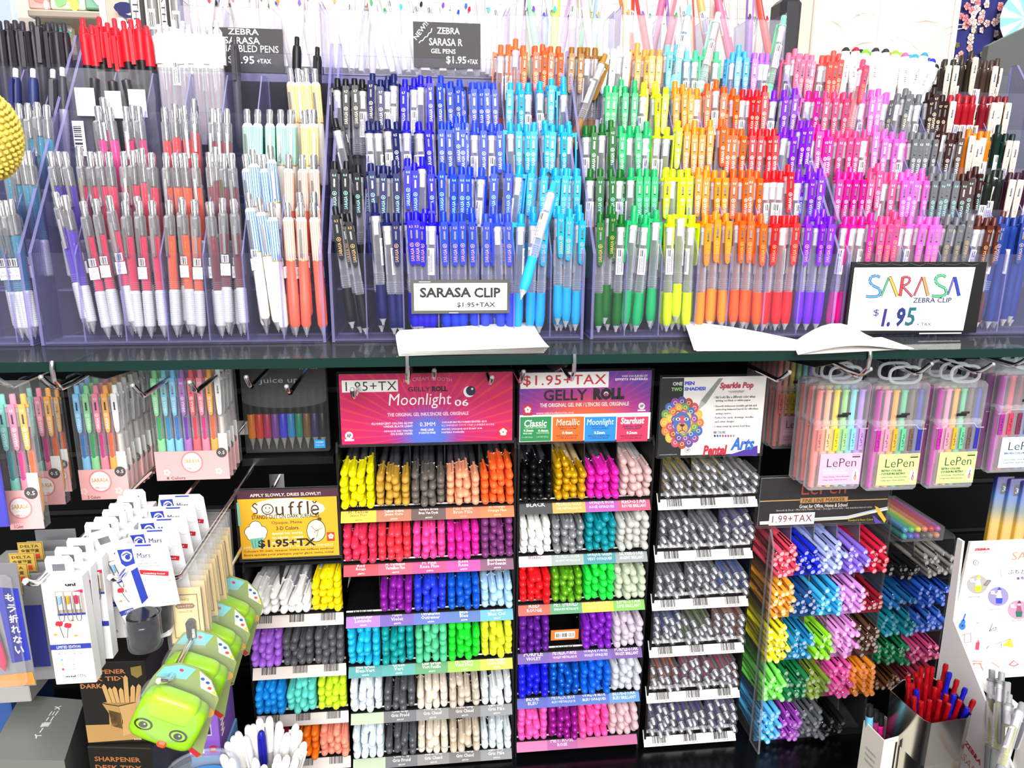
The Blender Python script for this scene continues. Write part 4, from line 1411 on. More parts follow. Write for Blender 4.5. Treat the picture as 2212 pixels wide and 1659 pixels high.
# second clear rack, further back at the right
YB = 1.015
LA2, LB2 = at(1905, 1300, Y=YB).x, at(2046, 1300, Y=YB).x
zl2 = [at(1975, y, Y=YB).z for y in (1245, 1310, 1368, 1430, 1482)]
t, T = rack('second clear fineliner rack set further back at the right', LA2, LB2, [z + .014 for z in zl2], at(1975, 1165, Y=YB).z, Y=YB, nb=2, side_m=CLR, shelf_m=CLR, div_m=CLRE, depth=.14)
l2w = (LB2 - LA2) / 2
for i, (a, b, na, nb_) in enumerate([('1c1c20', '9a9690', 2, 4), ('2a80cc', '2c68dc', 2, 4), ('22a8c0', '4a84f0', 4, 4), ('1e9058', 'e0508e', 4, 3), ('7a4a2a', 'a83a50', 2, 3)]):
    for k, (c, nl) in enumerate(((a, na), (b, nb_))):
        bundle('fineliner', LA2 + l2w * k + .001, LA2 + l2w * (k + 1) - .001, zl2[i] + .004, 5, nl, '', c, '', .0046, Y=YB, mass=FL, push=-.004, yaw=R(-5), jit=.002, mess=1.6, tilt=R(6))
o = FL.build('fineliners')
tag(o, 'coloured fineliners of the lower rows of the clear rack and of the rack behind it', 'pens', kind='stuff')
# ------------------------------------------------------------------ header signs and cards
def burst(name, stops, c, sc, rays=0, rc='ff8a3a', ra=.35):
    """printed artwork: colours running out from a centre in the card's own plane, with thin printed rays"""
    m = bpy.data.materials.new(name)
    m.use_nodes = True
    t = m.node_tree
    b = t.nodes['Principled BSDF']
    b.inputs['Roughness'].default_value = .35
    tc_ = t.nodes.new('ShaderNodeTexCoord')
    mp = t.nodes.new('ShaderNodeMapping')
    mp.inputs['Location'].default_value = (-c[0] * sc[0], 0, -c[1] * sc[1])
    mp.inputs['Scale'].default_value = (sc[0], 0, sc[1])
    t.links.new(tc_.outputs['Object'], mp.inputs[0])
    ln = t.nodes.new('ShaderNodeVectorMath')
    ln.operation = 'LENGTH'
    t.links.new(mp.outputs[0], ln.inputs[0])
    rp = t.nodes.new('ShaderNodeValToRGB')
    e = rp.color_ramp.elements
    while len(e) < len(stops):
        e.new(.5)
    for k, (p_, c_) in enumerate(stops):
        e[k].position = p_
        e[k].color = (*lin(c_), 1)
    t.links.new(ln.outputs['Value'], rp.inputs[0])
    src = rp.outputs[0]
    if rays:
        sp = t.nodes.new('ShaderNodeSeparateXYZ')
        t.links.new(mp.outputs[0], sp.inputs[0])
        an = t.nodes.new('ShaderNodeMath')
        an.operation = 'ARCTAN2'
        t.links.new(sp.outputs['Z'], an.inputs[0])
        t.links.new(sp.outputs['X'], an.inputs[1])
        mu = t.nodes.new('ShaderNodeMath')
        mu.operation = 'MULTIPLY'
        mu.inputs[1].default_value = rays
        t.links.new(an.outputs[0], mu.inputs[0])
        sn = t.nodes.new('ShaderNodeMath')
        sn.operation = 'SINE'
        t.links.new(mu.outputs[0], sn.inputs[0])
        gt = t.nodes.new('ShaderNodeMath')
        gt.operation = 'GREATER_THAN'
        gt.inputs[1].default_value = .75
        t.links.new(sn.outputs[0], gt.inputs[0])
        ml = t.nodes.new('ShaderNodeMath')
        ml.operation = 'MULTIPLY'
        ml.inputs[1].default_value = ra
        t.links.new(gt.outputs[0], ml.inputs[0])
        mx = t.nodes.new('ShaderNodeMixRGB')
        mx.inputs[2].default_value = (*lin(rc), 1)
        t.links.new(ml.outputs[0], mx.inputs[0])
        t.links.new(src, mx.inputs[1])
        src = mx.outputs[0]
    t.links.new(src, b.inputs['Base Color'])
    return m


class Sign:
    """an upright card on the plane y = Y whose corners the photograph shows at xl..xr, yt..yb"""

    def __init__(s, name, label, xl, yt, xr, yb, Y, face, cat='sign', thick=.0012, holder=True, edge=None, group=None):
        a, b, c = at(xl, yb, Y=Y), at(xr, yb, Y=Y), at(xl, yt, Y=Y)
        c2 = at(xr, yt, Y=Y)
        s.Y, s.x0, s.x1, s.z0, s.z1 = Y, (a.x + c.x) / 2, (b.x + c2.x) / 2, a.z, c.z
        s.t = thing(name, label, cat, ((s.x0 + s.x1) / 2, Y, s.z0), group)
        s.T = Matrix.Translation((-(s.x0 + s.x1) / 2, -Y, -s.z0))
        m = M()
        m.box((s.x0, Y, s.z0), (s.x1, Y + thick, s.z1), (edge or WHITE, face, edge or WHITE), s.T)
        s.card = m.build('card', s.t)
        if holder:
            m = M()
            g = .0025
            m.box((s.x0 - g, Y - .0032, s.z0 - g), (s.x1 + g, Y - .0022, s.z1 + g), (EDGE2, HOLD, EDGE2), s.T)
            m.box((s.x0 - g, Y + thick + .0008, s.z0 - g), (s.x1 + g, Y + thick + .0022, s.z1 + g), (EDGE2, HOLD, EDGE2), s.T)
            m.build('sleeve', s.t)
        s.lv = .0002
        s.n = 0
        s.m = {}

    def layer(s, part):
        if part not in s.m:
            s.m[part] = M()
        return s.m[part]

    def text(s, t, xl, yt, xr, yb, c, bold=.0, shear=0.0, part='lettering', res=2, space=1.0, arc=0.0, up=0):
        ptext(s.layer(part), t, xl, yt, xr, yb, s.Y, mat(c, .5), bold, shear, res, space, s.lv + .0003 + up * .0001, arc)

    def rect(s, xl, yt, xr, yb, c, part='print', up=0):
        prect(s.layer(part), xl, yt, xr, yb, s.Y, mat(c, .5) if isinstance(c, str) else c, s.lv + up * .0001)

    def poly(s, pts, c, part='print', up=0):
        vs = []
        s.n += 1
        for x, y in pts:
            p = at(x, y, Y=s.Y)
            vs.append((p.x, s.Y - s.lv - up * .0001 - s.n * 2e-6, p.z))
        s.layer(part).flat(vs, mat(c, .5))

    def disc(s, x, y, rx, ry, c, part='print', up=0, n=20):
        s.poly([(x + rx * math.cos(2 * math.pi * k / n), y - ry * math.sin(2 * math.pi * k / n)) for k in range(n)], c, part, up)

    def ring(s, x, y, r0, r1, c, part='print', up=0, n=24):
        p = at(x, y, Y=s.Y)
        k = at(x + 1, y, Y=s.Y).x - p.x
        s.n += 1
        s.layer(part).ring((p.x, s.Y - s.lv - up * .0001 - s.n * 2e-6, p.z), r0 * k, r1 * k, mat(c, .5), n)

    def line(s, pts, w_, c, part='print', up=0):
        for (x0, y0), (x1, y1) in zip(pts, pts[1:]):
            L = math.hypot(x1 - x0, y1 - y0) or 1
            nx, ny = -(y1 - y0) / L * w_ / 2, (x1 - x0) / L * w_ / 2
            s.poly([(x0 + nx, y0 + ny), (x1 + nx, y1 + ny), (x1 - nx, y1 - ny), (x0 - nx, y0 - ny)][::-1], c, part, up)

    def flower(s, x, y, r, c, bgc, part='emblem'):
        s.rect(x - r * 1.25, y - r * 1.3, x + r * 1.25, y + r * 1.6, bgc, part)
        for k in range(5):
            a = math.pi / 2 + 2 * math.pi * k / 5
            s.disc(x + r * .55 * math.cos(a), y - r * .55 * math.sin(a), r * .40, r * .40, c, part, 1, 10)
        s.disc(x, y, r * .2, r * .2, bgc, part, 2, 8)

    def done(s):
        for part, m in s.m.items():
            T = s.T
            m.v = [tuple(T @ Vector(p)) for p in m.v]
            m.build(part, s.t)
        return s.t


EDGE2 = mat('8a8a90', .2)
HOLD = clear('sign_sleeve', (.98, .98, .98), .004, .06, (.6, .6, .6), .05)

# magenta header
mg = burst('magenta_print', [(0, '1478e6'), (.22, '2d6fd8'), (.40, '9a3aa0'), (.55, 'c81f72'), (1, 'd3195f')], (0, .012), (10.5, 12.5), 46, 'e8503c', .42)
s = Sign('header_sign', 'magenta header sign with white script lettering and a blue glow, above five pen columns', 735, 809, 1107, 961, YL - .002, mg)
s.rect(739, 822, 860, 848, 'f2eee8', 'price_sticker')
s.text('1.95+TX', 747, 825, 857, 845, '26222a', .0, part='price_sticker', space=1.1)
s.text('ICE CREAM SMOOTH', 872, 819, 976, 827, 'e89ab8', .02, arc=.6)
s.text('GELLY', 881, 836, 930, 846, '3a1024', .02)
s.text('ROLL', 933, 834, 967, 846, '16080e', .06)
s.ring(944, 840, 2, 4, 'd3195f', up=1)
s.text('Moonlight', 840, 851, 975, 884, 'fdf4f6', .008, .12)
s.text('06', 982, 863, 1012, 877, 'fdf4f6', .012)
s.disc(1013, 846, 12, 12, 'f8f2f6')
s.disc(1017, 844, 10.5, 10.5, '231a3e', up=1)
s.disc(1020, 840, 2.4, 2.4, 'f8f2f6', up=2, n=8)
s.line([(990, 862), (1003, 852)], 1, '3a1a40')
s.text('THE ORIGINAL GEL INK/L\'ENCRE GEL ORIGINALE', 837, 892, 1012, 900, 'f6cfe0', .02)
for t_, a, b, y in [('FLUORESCENT COLORS GLOW', 803, 892, 913), ('UNDER BLACK LIGHT', 829, 892, 919), ('OPAQUE INK WRITES', 829, 892, 929.5), ('ON DARK PAPER', 843, 892, 935)]:
    s.text(t_, a, y, b, y + 5, 'f4d2e6', .03, res=1)
for t_, a, b, y in [('COULEURS FLUORESCENTES QUI', 954, 1051, 910), ('ILLUMINENT SOUS UNE LUMIÈRE NOIRE', 954, 1068, 916), ('ENCRE OPAQUE QUI ÉCRIT SUR', 954, 1042, 924.5), ('PAPIERS FONCÉS', 954, 1003, 931)]:
    s.text(t_, a, y, b, y + 5, 'f4d2e6', .03, res=1)
s.text('0.3MM', 907, 912, 940, 921, 'f8f4fa', .03)
s.text('FINE LINE', 909, 926, 937, 931, 'f0e4f6', .03, res=1)
s.text('POINTE FINE', 905, 933, 941, 937.5, 'f0e4f6', .03, res=1)
s.disc(754, 941, 8.5, 8.5, 'f0e6ea')
s.text('AP', 749, 937, 759, 945, '5a3a48', .03, up=2)
s.rect(745, 949, 765, 953, 'f0e6ea')
s.flower(1087, 933, 9, 'f8eef0', 'd8203c')
s.done()

# purple and orange header
og = burst('orange_print', [(0, 'f07a1c'), (.30, 'e85a3a'), (.62, 'b0338c'), (1, '6a3a9e')], (0, .028), (8.4, 15.5), 52, 'c8449a', .30)
s = Sign('header_sign', 'purple and orange header sign with bold black lettering and a red price strip', 1122, 805, 1404, 955, YL - .002, og)
s.rect(1124, 806, 1314, 840, 'f3eeea', 'price_sticker', up=0)
s.text('$1.95+TAX', 1130, 811, 1309, 836, 'c8283c', .01, part='price_sticker', space=1.1, up=1)
s.text('GELLY', 1174, 842, 1268, 866, '120a0e', .02, up=1)
s.text('ROLL', 1281, 838, 1348, 864, '0a0608', .07, up=1)
s.ring(1309, 852, 4, 6.2, 'f4e4d8', up=2)
s.ring(1309, 852, 7.5, 10, 'f4e4d8', up=2)
s.text('VOS COULEURS ET', 1343, 810, 1399, 815, 'e8d4ec', .03, res=1)
s.text('EFFETS PRÉFÉRÉS', 1329, 816, 1399, 822, 'f4e4f0', .03, res=1)
s.text('THE ORIGINAL GEL INK / L\'ENCRE GEL ORIGINALE', 1166, 871, 1358, 880, 'fae6da', .02)
s.text('www.sakuraofamerica.com', 1158, 890, 1239, 895, 'f8ded8', .01, res=1)
s.flower(1140, 885, 8, 'f8eef0', 'c8283c')
s.disc(1386, 877, 7, 7, 'f4e6e4')
s.text('AP', 1382, 873.5, 1390, 880, '6a4a58', .03, up=2)
s.rect(1377, 885, 1394, 888, 'f4e6e4')
cells = [(1123, 1190, '1f8c4e'), (1193, 1260, 'ee6c1c'), (1262, 1329, '1f8ce0'), (1331, 1398, 'd8325e')]
s.rect(1122, 897, 1402, 955, 'f6efe8')
for a, b, c in cells:
    s.rect(a, 901, b, 954, c, up=1)
s.text('Classic', 1132, 907, 1181, 922, 'f6faf4', .02, .15, up=2)
s.text('Metallic', 1201, 905, 1252, 919, 'fdf2e8', .008, .15, up=2)
s.text('Moonlight', 1267, 905, 1325, 922, 'f2f8fd', .008, .15, up=2)
s.text('Stardust', 1340, 902, 1391, 916, 'fdeef2', .03, .15, up=2)
s.text('COLORS / COULEURS', 1133, 922.5, 1180, 925.5, 'd8f0dc', .02, res=1, up=2)
s.text('0.3mm', 1131, 927, 1152, 933, 'f6faf4', .03, up=2, res=1)
s.text('0.4mm', 1162, 927, 1184, 933, 'f6faf4', .03, up=2, res=1)
s.text('FINE LINE', 1130, 935, 1149, 938, 'cfe8d4', .03, up=2, res=1)
s.text('MEDIUM LINE', 1159, 934, 1186, 937, 'cfe8d4', .03, up=2, res=1)
s.text('0.6 MM BALL', 1127, 943, 1151, 946, 'cfe8d4', .03, up=2, res=1)
s.text('0.8 MM BALL', 1159, 942, 1185, 945, 'cfe8d4', .03, up=2, res=1)
for a, lines, n_ in [(1206, ['REFLECTIVE METAL', 'REFLET LUSTRÉ'], '0.4mm'), (1275, ['OPAQUE LUMINOUS', 'OPAQUES LUMINEUX'], '0.5mm'), (1345, ['SPARKLING GLITTER', 'SCINTILLANT'], '0.5mm')]:
    s.text(lines[0], a, 919, a + 42, 923, '4a1a1a' if a < 1250 else '1a2a6a', .02, up=2, res=1)
    s.text(lines[1], a + 3, 924, a + 39, 927.5, '4a1a1a' if a < 1250 else '1a2a6a', .02, up=2, res=1)
    s.text(n_, a + 8, 931, a + 31, 938, 'fdf6f0', .03, up=2, res=1)
    s.text('MEDIUM LINE/MOYEN', a - 5, 940, a + 42, 943.5, '3a1420', .02, up=2, res=1)
    s.text('1.0 MM BALL/BILLE', a - 3, 945, a + 39, 948, '3a1420', .02, up=2, res=1)
s.done()

# white and black poster with the patterned lion head 
s = Sign('header_sign', 'black and white header poster with a colourful lion head drawing and a drawn pen', 1426, 816, 1648, 985, YL - .002, mat('f1ece8', .45))
s.poly([(1426, 817), (1478, 816), (1470, 985), (1421, 986)][::-1], '1a1a1e')
s.text('ONE', 1453, 825, 1474, 833, 'c8d8c8', .04)
s.text('TWO', 1450, 837, 1473, 845, '9ad070', .04)
s.text('PEN', 1479, 824, 1500, 832, '3a50c8', .05)
s.text('SHADES!', 1478, 836, 1524, 844, '3a58d0', .05)
s.text('Sparkle Pop', 1554, 826, 1627, 843, 'c03c5c', .05, .15)
s.text('COLOR-CHANGING IRIDESCENT', 1573, 844, 1608, 846.5, '8a4a5a', .02, res=1)
s.text('METALLIC GEL PENS', 1577, 847, 1605, 849, '8a4a5a', .02, res=1)
for t_, a, b, y in [('• Ink looks like a different color when', 1542, 1631, 855), ('writing on black or white paper', 1545, 1621, 863), ('• Smooth iridescent metallic gel ink and', 1541, 1634, 875), ('extra-long balanced barrel for effortless', 1545, 1637, 882), ('writing control', 1545, 1578, 891), ('• Perfect for cards, drawings, doodles', 1540, 1627, 900), ('and other designs', 1544, 1585, 908.5), ('• 1.0mm metal tip writes bold lines', 1539, 1620, 919), ('INK COLORS:', 1541, 1567, 931)]:
    s.text(t_, a, y, b, y + 6, '4a464c', .015, res=1)
for k, c in enumerate(['3a3a3a', '3a5ab0', '3a8ab0', 'c84a4a', '8a4ab0', 'b04a8a', '8a8a4a', '9a9a9a']):
    s.disc(1544 + k * 5.8, 941.5, 2.2, 2.8, c, n=10)
mc = ['d8783a', '8a4aa0', 'e0b83a', '3a6ab8', 'c84a6a', '6a9a4a', 'b04a3a', 'd8a83a', '5a4a9a']
for ringn, (rx, ry, n) in enumerate([(38, 46, 16), (27, 34, 12), (17, 22, 9)]):
    for k in range(n):
        a = 2 * math.pi * (k + ringn * .5) / n
        s.disc(1473 + rx * math.cos(a), 913 - ry * math.sin(a), 9.5 - ringn, 11 - ringn * 1.5, mc[(k * 2 + ringn) % 9], 'lion_drawing', 1 + ringn, 12)
        s.ring(1473 + rx * math.cos(a), 913 - ry * math.sin(a), 3, 4.2, 'f0d89a', 'lion_drawing', 2 + ringn, 10)
s.disc(1473, 913, 19, 24, '4a6ab0', 'lion_drawing', 6)
s.disc(1473, 924, 12, 12, 'd8a05a', 'lion_drawing', 7)
s.poly([(1468, 898), (1478, 898), (1476, 918), (1470, 918)], 'c84a6a', 'lion_drawing', 7)
for dx in (-9, 9):
    s.disc(1473 + dx, 905, 5, 3.4, 'f0e8c8', 'lion_drawing', 8, 12)
    s.disc(1473 + dx, 905, 2, 2.6, '2a2030', 'lion_drawing', 9, 8)
s.poly([(1466, 916), (1480, 916), (1473, 923)], '3a2030', 'lion_drawing', 9)
s.line([(1473, 923), (1473, 928), (1466, 932)], 1.4, '3a2030', 'lion_drawing', 9)
s.line([(1473, 928), (1480, 932)], 1.4, '3a2030', 'lion_drawing', 9)
s.poly([(1553, 817), (1562, 817), (1524, 872), (1508, 884), (1514, 865)], '8c9488', 'drawn_pen', 1)
s.poly([(1514, 865), (1524, 872), (1506, 888)], 'b0b8a8', 'drawn_pen', 2)
s.text('Pentel', 1518, 962, 1569, 984, 'c41a34', .05, .12)
s.text('Arts', 1577, 945, 1628, 973, '2a6ac8', .04, .25)
s.poly([(1570, 984), (1636, 962), (1636, 985)], '4a2a9a')
s.ring(1485, 972, 5, 6, '8a8688')
s.text('AP', 1482, 969, 1488, 975, '6a686c', .03)
s.text('www.pentelarts.com', 1424, 981, 1462, 984, 'b8b8bc', .02, res=1)
s.done()

# yellow card
s = Sign('header_sign', 'yellow header card with brown hand lettering and a cupcake drawing', 517, 1062, 730, 1208, YL - .002, mat('efb21e', .5))
s.rect(512, 1061, 731, 1079, '4a2034')
s.text('APPLY SLOWLY, DRIES SLOWLY!', 540, 1067, 693, 1075, 'f2dcd0', .02, up=1)
s.disc(622, 1098, 80, 22, 'fdf2d0')
s.line([(556, 1091), (550, 1087), (545, 1093), (555, 1101), (556, 1108), (546, 1111)], 2.6, '4a2a20', 'logo', 1)
s.ring(578, 1100, 11, 13.4, '4a2a20', 'logo', 1)
for dx in (-4, 4):
    s.disc(578 + dx, 1097, 1.4, 1.8, '4a2a20', 'logo', 1, 8)
s.line([(573, 1104), (576, 1107), (580, 1107), (583, 1104)], 1.4, '4a2a20', 'logo', 1)
s.text('uffl', 596, 1084, 668, 1113, '4a2a20', .0, part='logo', up=1, space=1.3)
s.text('ě', 672, 1082, 690, 1112, '4a2a20', .0, part='logo', up=1)
s.text('STANDS OUT ON DARK SURFACES', 544, 1113, 690, 1122, '4a3016', .015, up=1)
s.text('Opaque, Matte', 587, 1126, 653, 1134, '4a3016', .004)
s.text('3-D Colors', 597, 1137, 645, 1145, '4a3016', .015)
for t_, a, b, y in [('special ink works', 588, 654, 1149), ('on plastic, coated', 588, 655, 1158), ('paper, glass, metal', 588, 655, 1168)]:
    s.text(t_, a, y, b, y + 8, 'fbeec8', .02)
s.text('$1.95+TX', 559, 1166, 683, 1185, '1c1618', .03, part='price_print', up=3)
s.text('APPLIQUEZ DOUCEMENT, SÈCHE LENTEMENT', 526, 1180, 721, 1187, 'fbeec8', .02)
s.text('Colouers 3D mats, opaques. Visible sur surfaces sombres!', 527, 1189, 722, 1195, '5a3a12', .015, res=1)
s.text('Encre spéciale pour plastique, papier glacé, verre, métal', 528, 1197, 721, 1203, '5a3a12', .015, res=1)
s.rect(515, 1086, 521, 1136, '8ac8b0', up=1)
for x, y, r in [(540, 1149, 11), (552, 1139, 13), (566, 1148, 11), (553, 1150, 14), (543, 1158, 9), (566, 1156, 9)]:
    s.disc(x, y, r + 1.2, r + 1.2, '4a3426', 'cupcake', 1, 16)
    s.disc(x, y, r, r, 'fdf8ee', 'cupcake', 2, 16)
s.disc(553, 1156, 13, 11, 'fdf8ee', 'cupcake', 3, 16)
s.poly([(540, 1164), (570, 1160), (566, 1182), (547, 1186)], '7ac4ac', 'cupcake', 4)
for k in range(4):
    s.line([(544 + k * 7, 1166 - k), (548 + k * 5.4, 1184 - k)], 1, '3a6a5a', 'cupcake', 5)
s.disc(683, 1146, 21, 25, '5a4418', 'bauble', 1)
s.disc(683, 1146, 19.4, 23.2, 'fbf0cc', 'bauble', 2)
s.disc(690, 1121, 5, 4, '5a4418', 'bauble', 2, 10)
s.line([(672, 1136), (682, 1146), (697, 1140)], 1.2, '6a7a4a', 'bauble', 3)
s.line([(678, 1150), (688, 1144), (684, 1160)], 1.2, '6a7a4a', 'bauble', 3)
s.flower(715, 1158, 6.5, 'fbeee0', 'c8321e')
s.done()

# black and gold fineliner header
s = Sign('header_sign', 'black header card with gold fine line marker lettering above the clear rack', 1641, 1034, 1917, 1136, YL + .004, mat('1c191c', .35))
s.text('LePen', 1730, 1040, 1826, 1069, 'a8442a', .0)
s.rect(1641, 1082, 1728, 1084, 'c89a5a')
s.rect(1830, 1080, 1917, 1082, 'c89a5a')
s.rect(1728, 1076, 1830, 1087, 'c08a50', up=1)
s.text('FINE LINE MARKER', 1733, 1077.5, 1824, 1085.5, '2a1c14', .015, up=2)
s.text('Great for Office, Home & School', 1726, 1090, 1829, 1099, 'ece4dc', .01)
s.text('Smooth & Sleek • Microfine Plastic Point • Smudge-Proof Inks • Ink matches barrel color', 1676, 1100.5, 1882, 1106, 'c8beb8', .01, res=1)
s.line([(1641, 1130), (1720, 1126), (1760, 1122), (1830, 1118), (1880, 1106), (1917, 1098)], 7, 'ded8cc', 'drawn_pen')
s.line([(1730, 1124), (1830, 1117), (1880, 1104), (1917, 1097)], 1.6, '7aa8d8', 'drawn_pen', 1)
s.line([(1740, 1126), (1830, 1120), (1880, 1108)], 1.4, 'e0a860', 'drawn_pen', 1)
s.poly([(1889, 1092), (1898, 1097), (1914, 1122), (1910, 1129), (1896, 1110)], 'e0b02a', 'drawn_pen', 2)
s.poly([(1884, 1113), (1890, 1116), (1904, 1129), (1890, 1130)], '5a3aa8', 'drawn_pen', 2)
s.text('Standard & Neon Colors', 1831, 1121, 1885, 1126, 'a8a020', .01, res=1)
s.rect(1660, 1110, 1757, 1135, 'f4f0ec', 'price_sticker', 3)
s.text('1.99+TAX', 1667, 1114, 1752, 1129, '7a2030', .0, part='price_sticker', space=1.1, up=4)
s.done()

# price card on the front of the middle organizer
s = Sign('price_card', 'white clip pen price card with a dark border on the middle organizer front', 888, 605, 1101, 678, .8375, mat('4c4a44', .5), thick=.0016, holder=False, edge=DARKEDGE)
s.rect(895, 612, 1095, 671, 'fbfaf8')
for t_, a, b in [('SARASA', 907, 1018), ('CLIP', 1024, 1081)]:
    s.text(t_, a, 621, b, 643, '1c1214', .035, up=1)
s.text('$1·95+TAX', 987, 653, 1070, 665, '1c181c', .02, up=1)
s.rect(905, 608, 930, 609.4, 'c8c8c8', up=1)
s.rect(970, 675, 990, 676.4, 'c8c8c8', up=1)
s.done()

# big hand drawn price card in its black taped frame, leaning on the far right organizer
s = Sign('price_board', 'large hand drawn price card in a black taped frame leaning on the far right organizer', 1832, 566, 2120, 722, .8300, mat('1a1a1c', .3), thick=.003, holder=False, edge=BLACK)
s.poly([(1846, 578), (2107, 577), (2080, 714), (1829, 714)][::-1], 'fbfaf4', 'paper')
S_ = [(1901, 599), (1893, 595), (1881, 598), (1878, 608), (1884, 616), (1900, 624), (1902, 634), (1896, 640), (1882, 641), (1870, 640)]


def hand(pts, w_, c, up=2):
    s.line(pts, w_ + 2.4, '22222c', 'drawn_letters', up - 1)
    s.line(pts, w_, c, 'drawn_letters', up)


hand(S_, 4, '4a8ac8')
hand([(1903, 640), (1920, 599), (1926, 599)], 2.5, '4aa86a')
hand([(1922, 599), (1938, 640)], 5, 'e0a040', 4)
hand([(1950, 598), (1944, 640)], 5, 'd03a3a')
hand([(1949, 599), (1962, 598), (1966, 604), (1961, 613), (1949, 618), (1970, 641)], 3, 'c84a5a', 4)
hand([(1974, 639), (1992, 598)], 2.5, 'd04a5a')
hand([(1994, 598), (2004, 639)], 5, 'e08a50', 4)
hand([(x + 142, y - 1) for x, y in S_], 4, '4ab07a')
hand([(2047, 637), (2061, 598)], 2.5, '6a6ac0')
hand([(2062, 598), (2071, 639)], 5, '2a3ab0', 4)
s.text('ZEBRA CLIP', 1971, 643, 2054, 654, '22285a', .015, up=1)
s.text('$', 1885, 668, 1897, 684, '26306a', .0, up=1)
s.text('1.', 1902, 667, 1921, 706, '2a2270', .05, .12, up=1)
s.text('9', 1933, 664, 1952, 706, '1a2a68', .04, .1, up=1)
s.text('5', 1953, 664, 1974, 704, '1a5a6a', .02, .1, up=1)
s.text('+ TAX', 1979, 697, 2010, 704, '3a3a44', .0, up=1)
# crumpled tape ridges on the frame
for k in range(7):
    x = 1850 + k * 38
    s.line([(x, 568 + (k % 3)), (x + 22, 571 + (k * 5 % 4)), (x + 36, 569)], 1.2, '4a4a4c', 'tape', 1)
s.rect(1985, 719, 2076, 721.5, 'd8d4cc', 'tape', 2)
s.done()

# two square chalk cards
def chalk(label, xl, yt, xr, yb, Y, lines, extra=None):
    s_ = Sign('price_card', label, xl, yt, xr, yb, Y, mat('2c2a2c', .6), holder=False, edge=BLACK, group=None)
    for t_, a, y0, b, y1 in lines:
        s_.text(t_, a, y0, b, y1, 'f2eff0', .012)
    if extra:
        extra(s_)
    s_.done()


chalk('black chalk style price card for marbled pens above the yellow striped pens', 455, 58, 612, 154, YR - .004,
      [('ZEBRA', 493, 61, 559, 74), ('SARASA', 485, 79, 562, 94), ('MARBLED PENS', 479, 96, 602, 111), ('$1.95', 494, 120, 550, 139), ('+TAX', 556, 127, 586, 137)])
chalk('dark square price card with new in the corner above the blue pens', 893, 46, 1038, 145, YR - .004,
      [('ZEBRA', 944, 59, 993, 73), ('SARASA R', 927, 82, 999, 98), ('GEL PENS', 931, 105, 984, 115), ('$1.95', 964, 121, 1007, 139), ('+TAX', 1010, 128, 1032, 138)],
      lambda s_: (letter(s_.layer('lettering'), 'NEW!!', (at(900, 87, Y=YR - .004).x, YR - .0046, at(900, 87, Y=YR - .004).z), tuple(at(926, 52, Y=YR - .004) - at(900, 87, Y=YR - .004)), (-.0048, 0, -.0034 + .0072), mat('f2eff0', .5), .012),
                  s_.line([(905, 93), (909, 88), (913, 88), (918, 80), (923, 79), (926, 72), (931, 70), (933, 61)], 1.8, 'f2eff0', 'lettering')))
# ------------------------------------------------------------------ hooks
def hook(ex, ey, tx, ty, Y, label, r=.0030, end=1.199):
    e = at(ex, ey, Y=Y)
    t_ = at(tx, ty, Y=Y - .006)
    m = M()
    d = (t_ - e).normalized()
    m.tube([(e.x, end, e.z), (e.x, Y + .012, e.z), (e.x, Y + .004, e.z), tuple(e + d * .004 + Vector((0, .001, 0))), tuple(e + d * .008), tuple(t_)], r, CHROME, 10)
    m.lathe([(0, -r * 1.02), (r * .7, -r * .8), (r * 1.04, 0), (r * .7, r * .8), (0, r * 1.02)], mat('f2f2f2', .2, .3), 10, Matrix.Translation(t_))
    m.box((e.x - .012, end - .003, e.z - .012), (e.x + .012, end, e.z + .012), CHROME)
    return tag(m.build('display_hook'), label, 'hook', 'chrome display hooks')


for ex, ey, tx, ty, Y, lab in [
    (22, 836, -6, 818, .785, 'chrome hook at the left picture edge carrying the three-pen packs'),
    (114, 839, 89, 815, .80, 'chrome hook tip at far left just below the glass shelf, left of the five-pen packs'),
    (308, 856, 287, 833, .86, 'chrome hook tip between the five-pen packs and the eight-pen pack'),
    (423, 847, 410, 826, .86, 'chrome hook tip in front of the eight-pen pack'),
    (542, 837, 532, 815, .90, 'chrome hook tip at the left top of the dark ten colour pen pack'),
    (625, 851, 619, 835, .90, 'chrome hook tip over the white script of the dark ten colour pack'),
    (765, 861, 761, 842, .89, 'chrome hook tip over the white price sticker of the magenta header'),
    (938, 819, 938, 800, .89, 'chrome hook tip over the middle of the magenta header'),
    (1060, 831, 1063, 815, .89, 'chrome hook tip over the right end of the magenta header'),
    (1125, 826, 1131, 803, .89, 'chrome hook tip at the red dollar sign of the purple orange header'),
    (1683, 823, 1705, 804, .86, 'chrome hook tip above the darker pastel pen case behind'),
    (1856, 813, 1880, 797, .86, 'chrome hook carrying the pastel pen cases'),
    (1983, 808, 2012, 786, .86, 'chrome hook carrying the green labelled case beside the pastel case'),
    (2113, 805, 2145, 787, .86, 'chrome hook carrying the second green labelled pen case'),
    (2196, 790, 2222, 772, .86, 'chrome hook at the right edge above the blue labelled pen case'),
    (74, 1264, 56, 1256, .645, 'chrome hook carrying the white boxed pen sets'),
    (251, 1255, 238, 1247, .69, 'chrome hook carrying the white and blue lead pointer cards'),
    (386, 1250, 365, 1249, .72, 'chrome hook carrying the yellow sharpener cards'),
    (364, 1473, 343, 1471, .66, 'chrome hook carrying the green eyed sharpener blisters'),
]:
    hook(ex, ey, tx, ty, Y, lab)


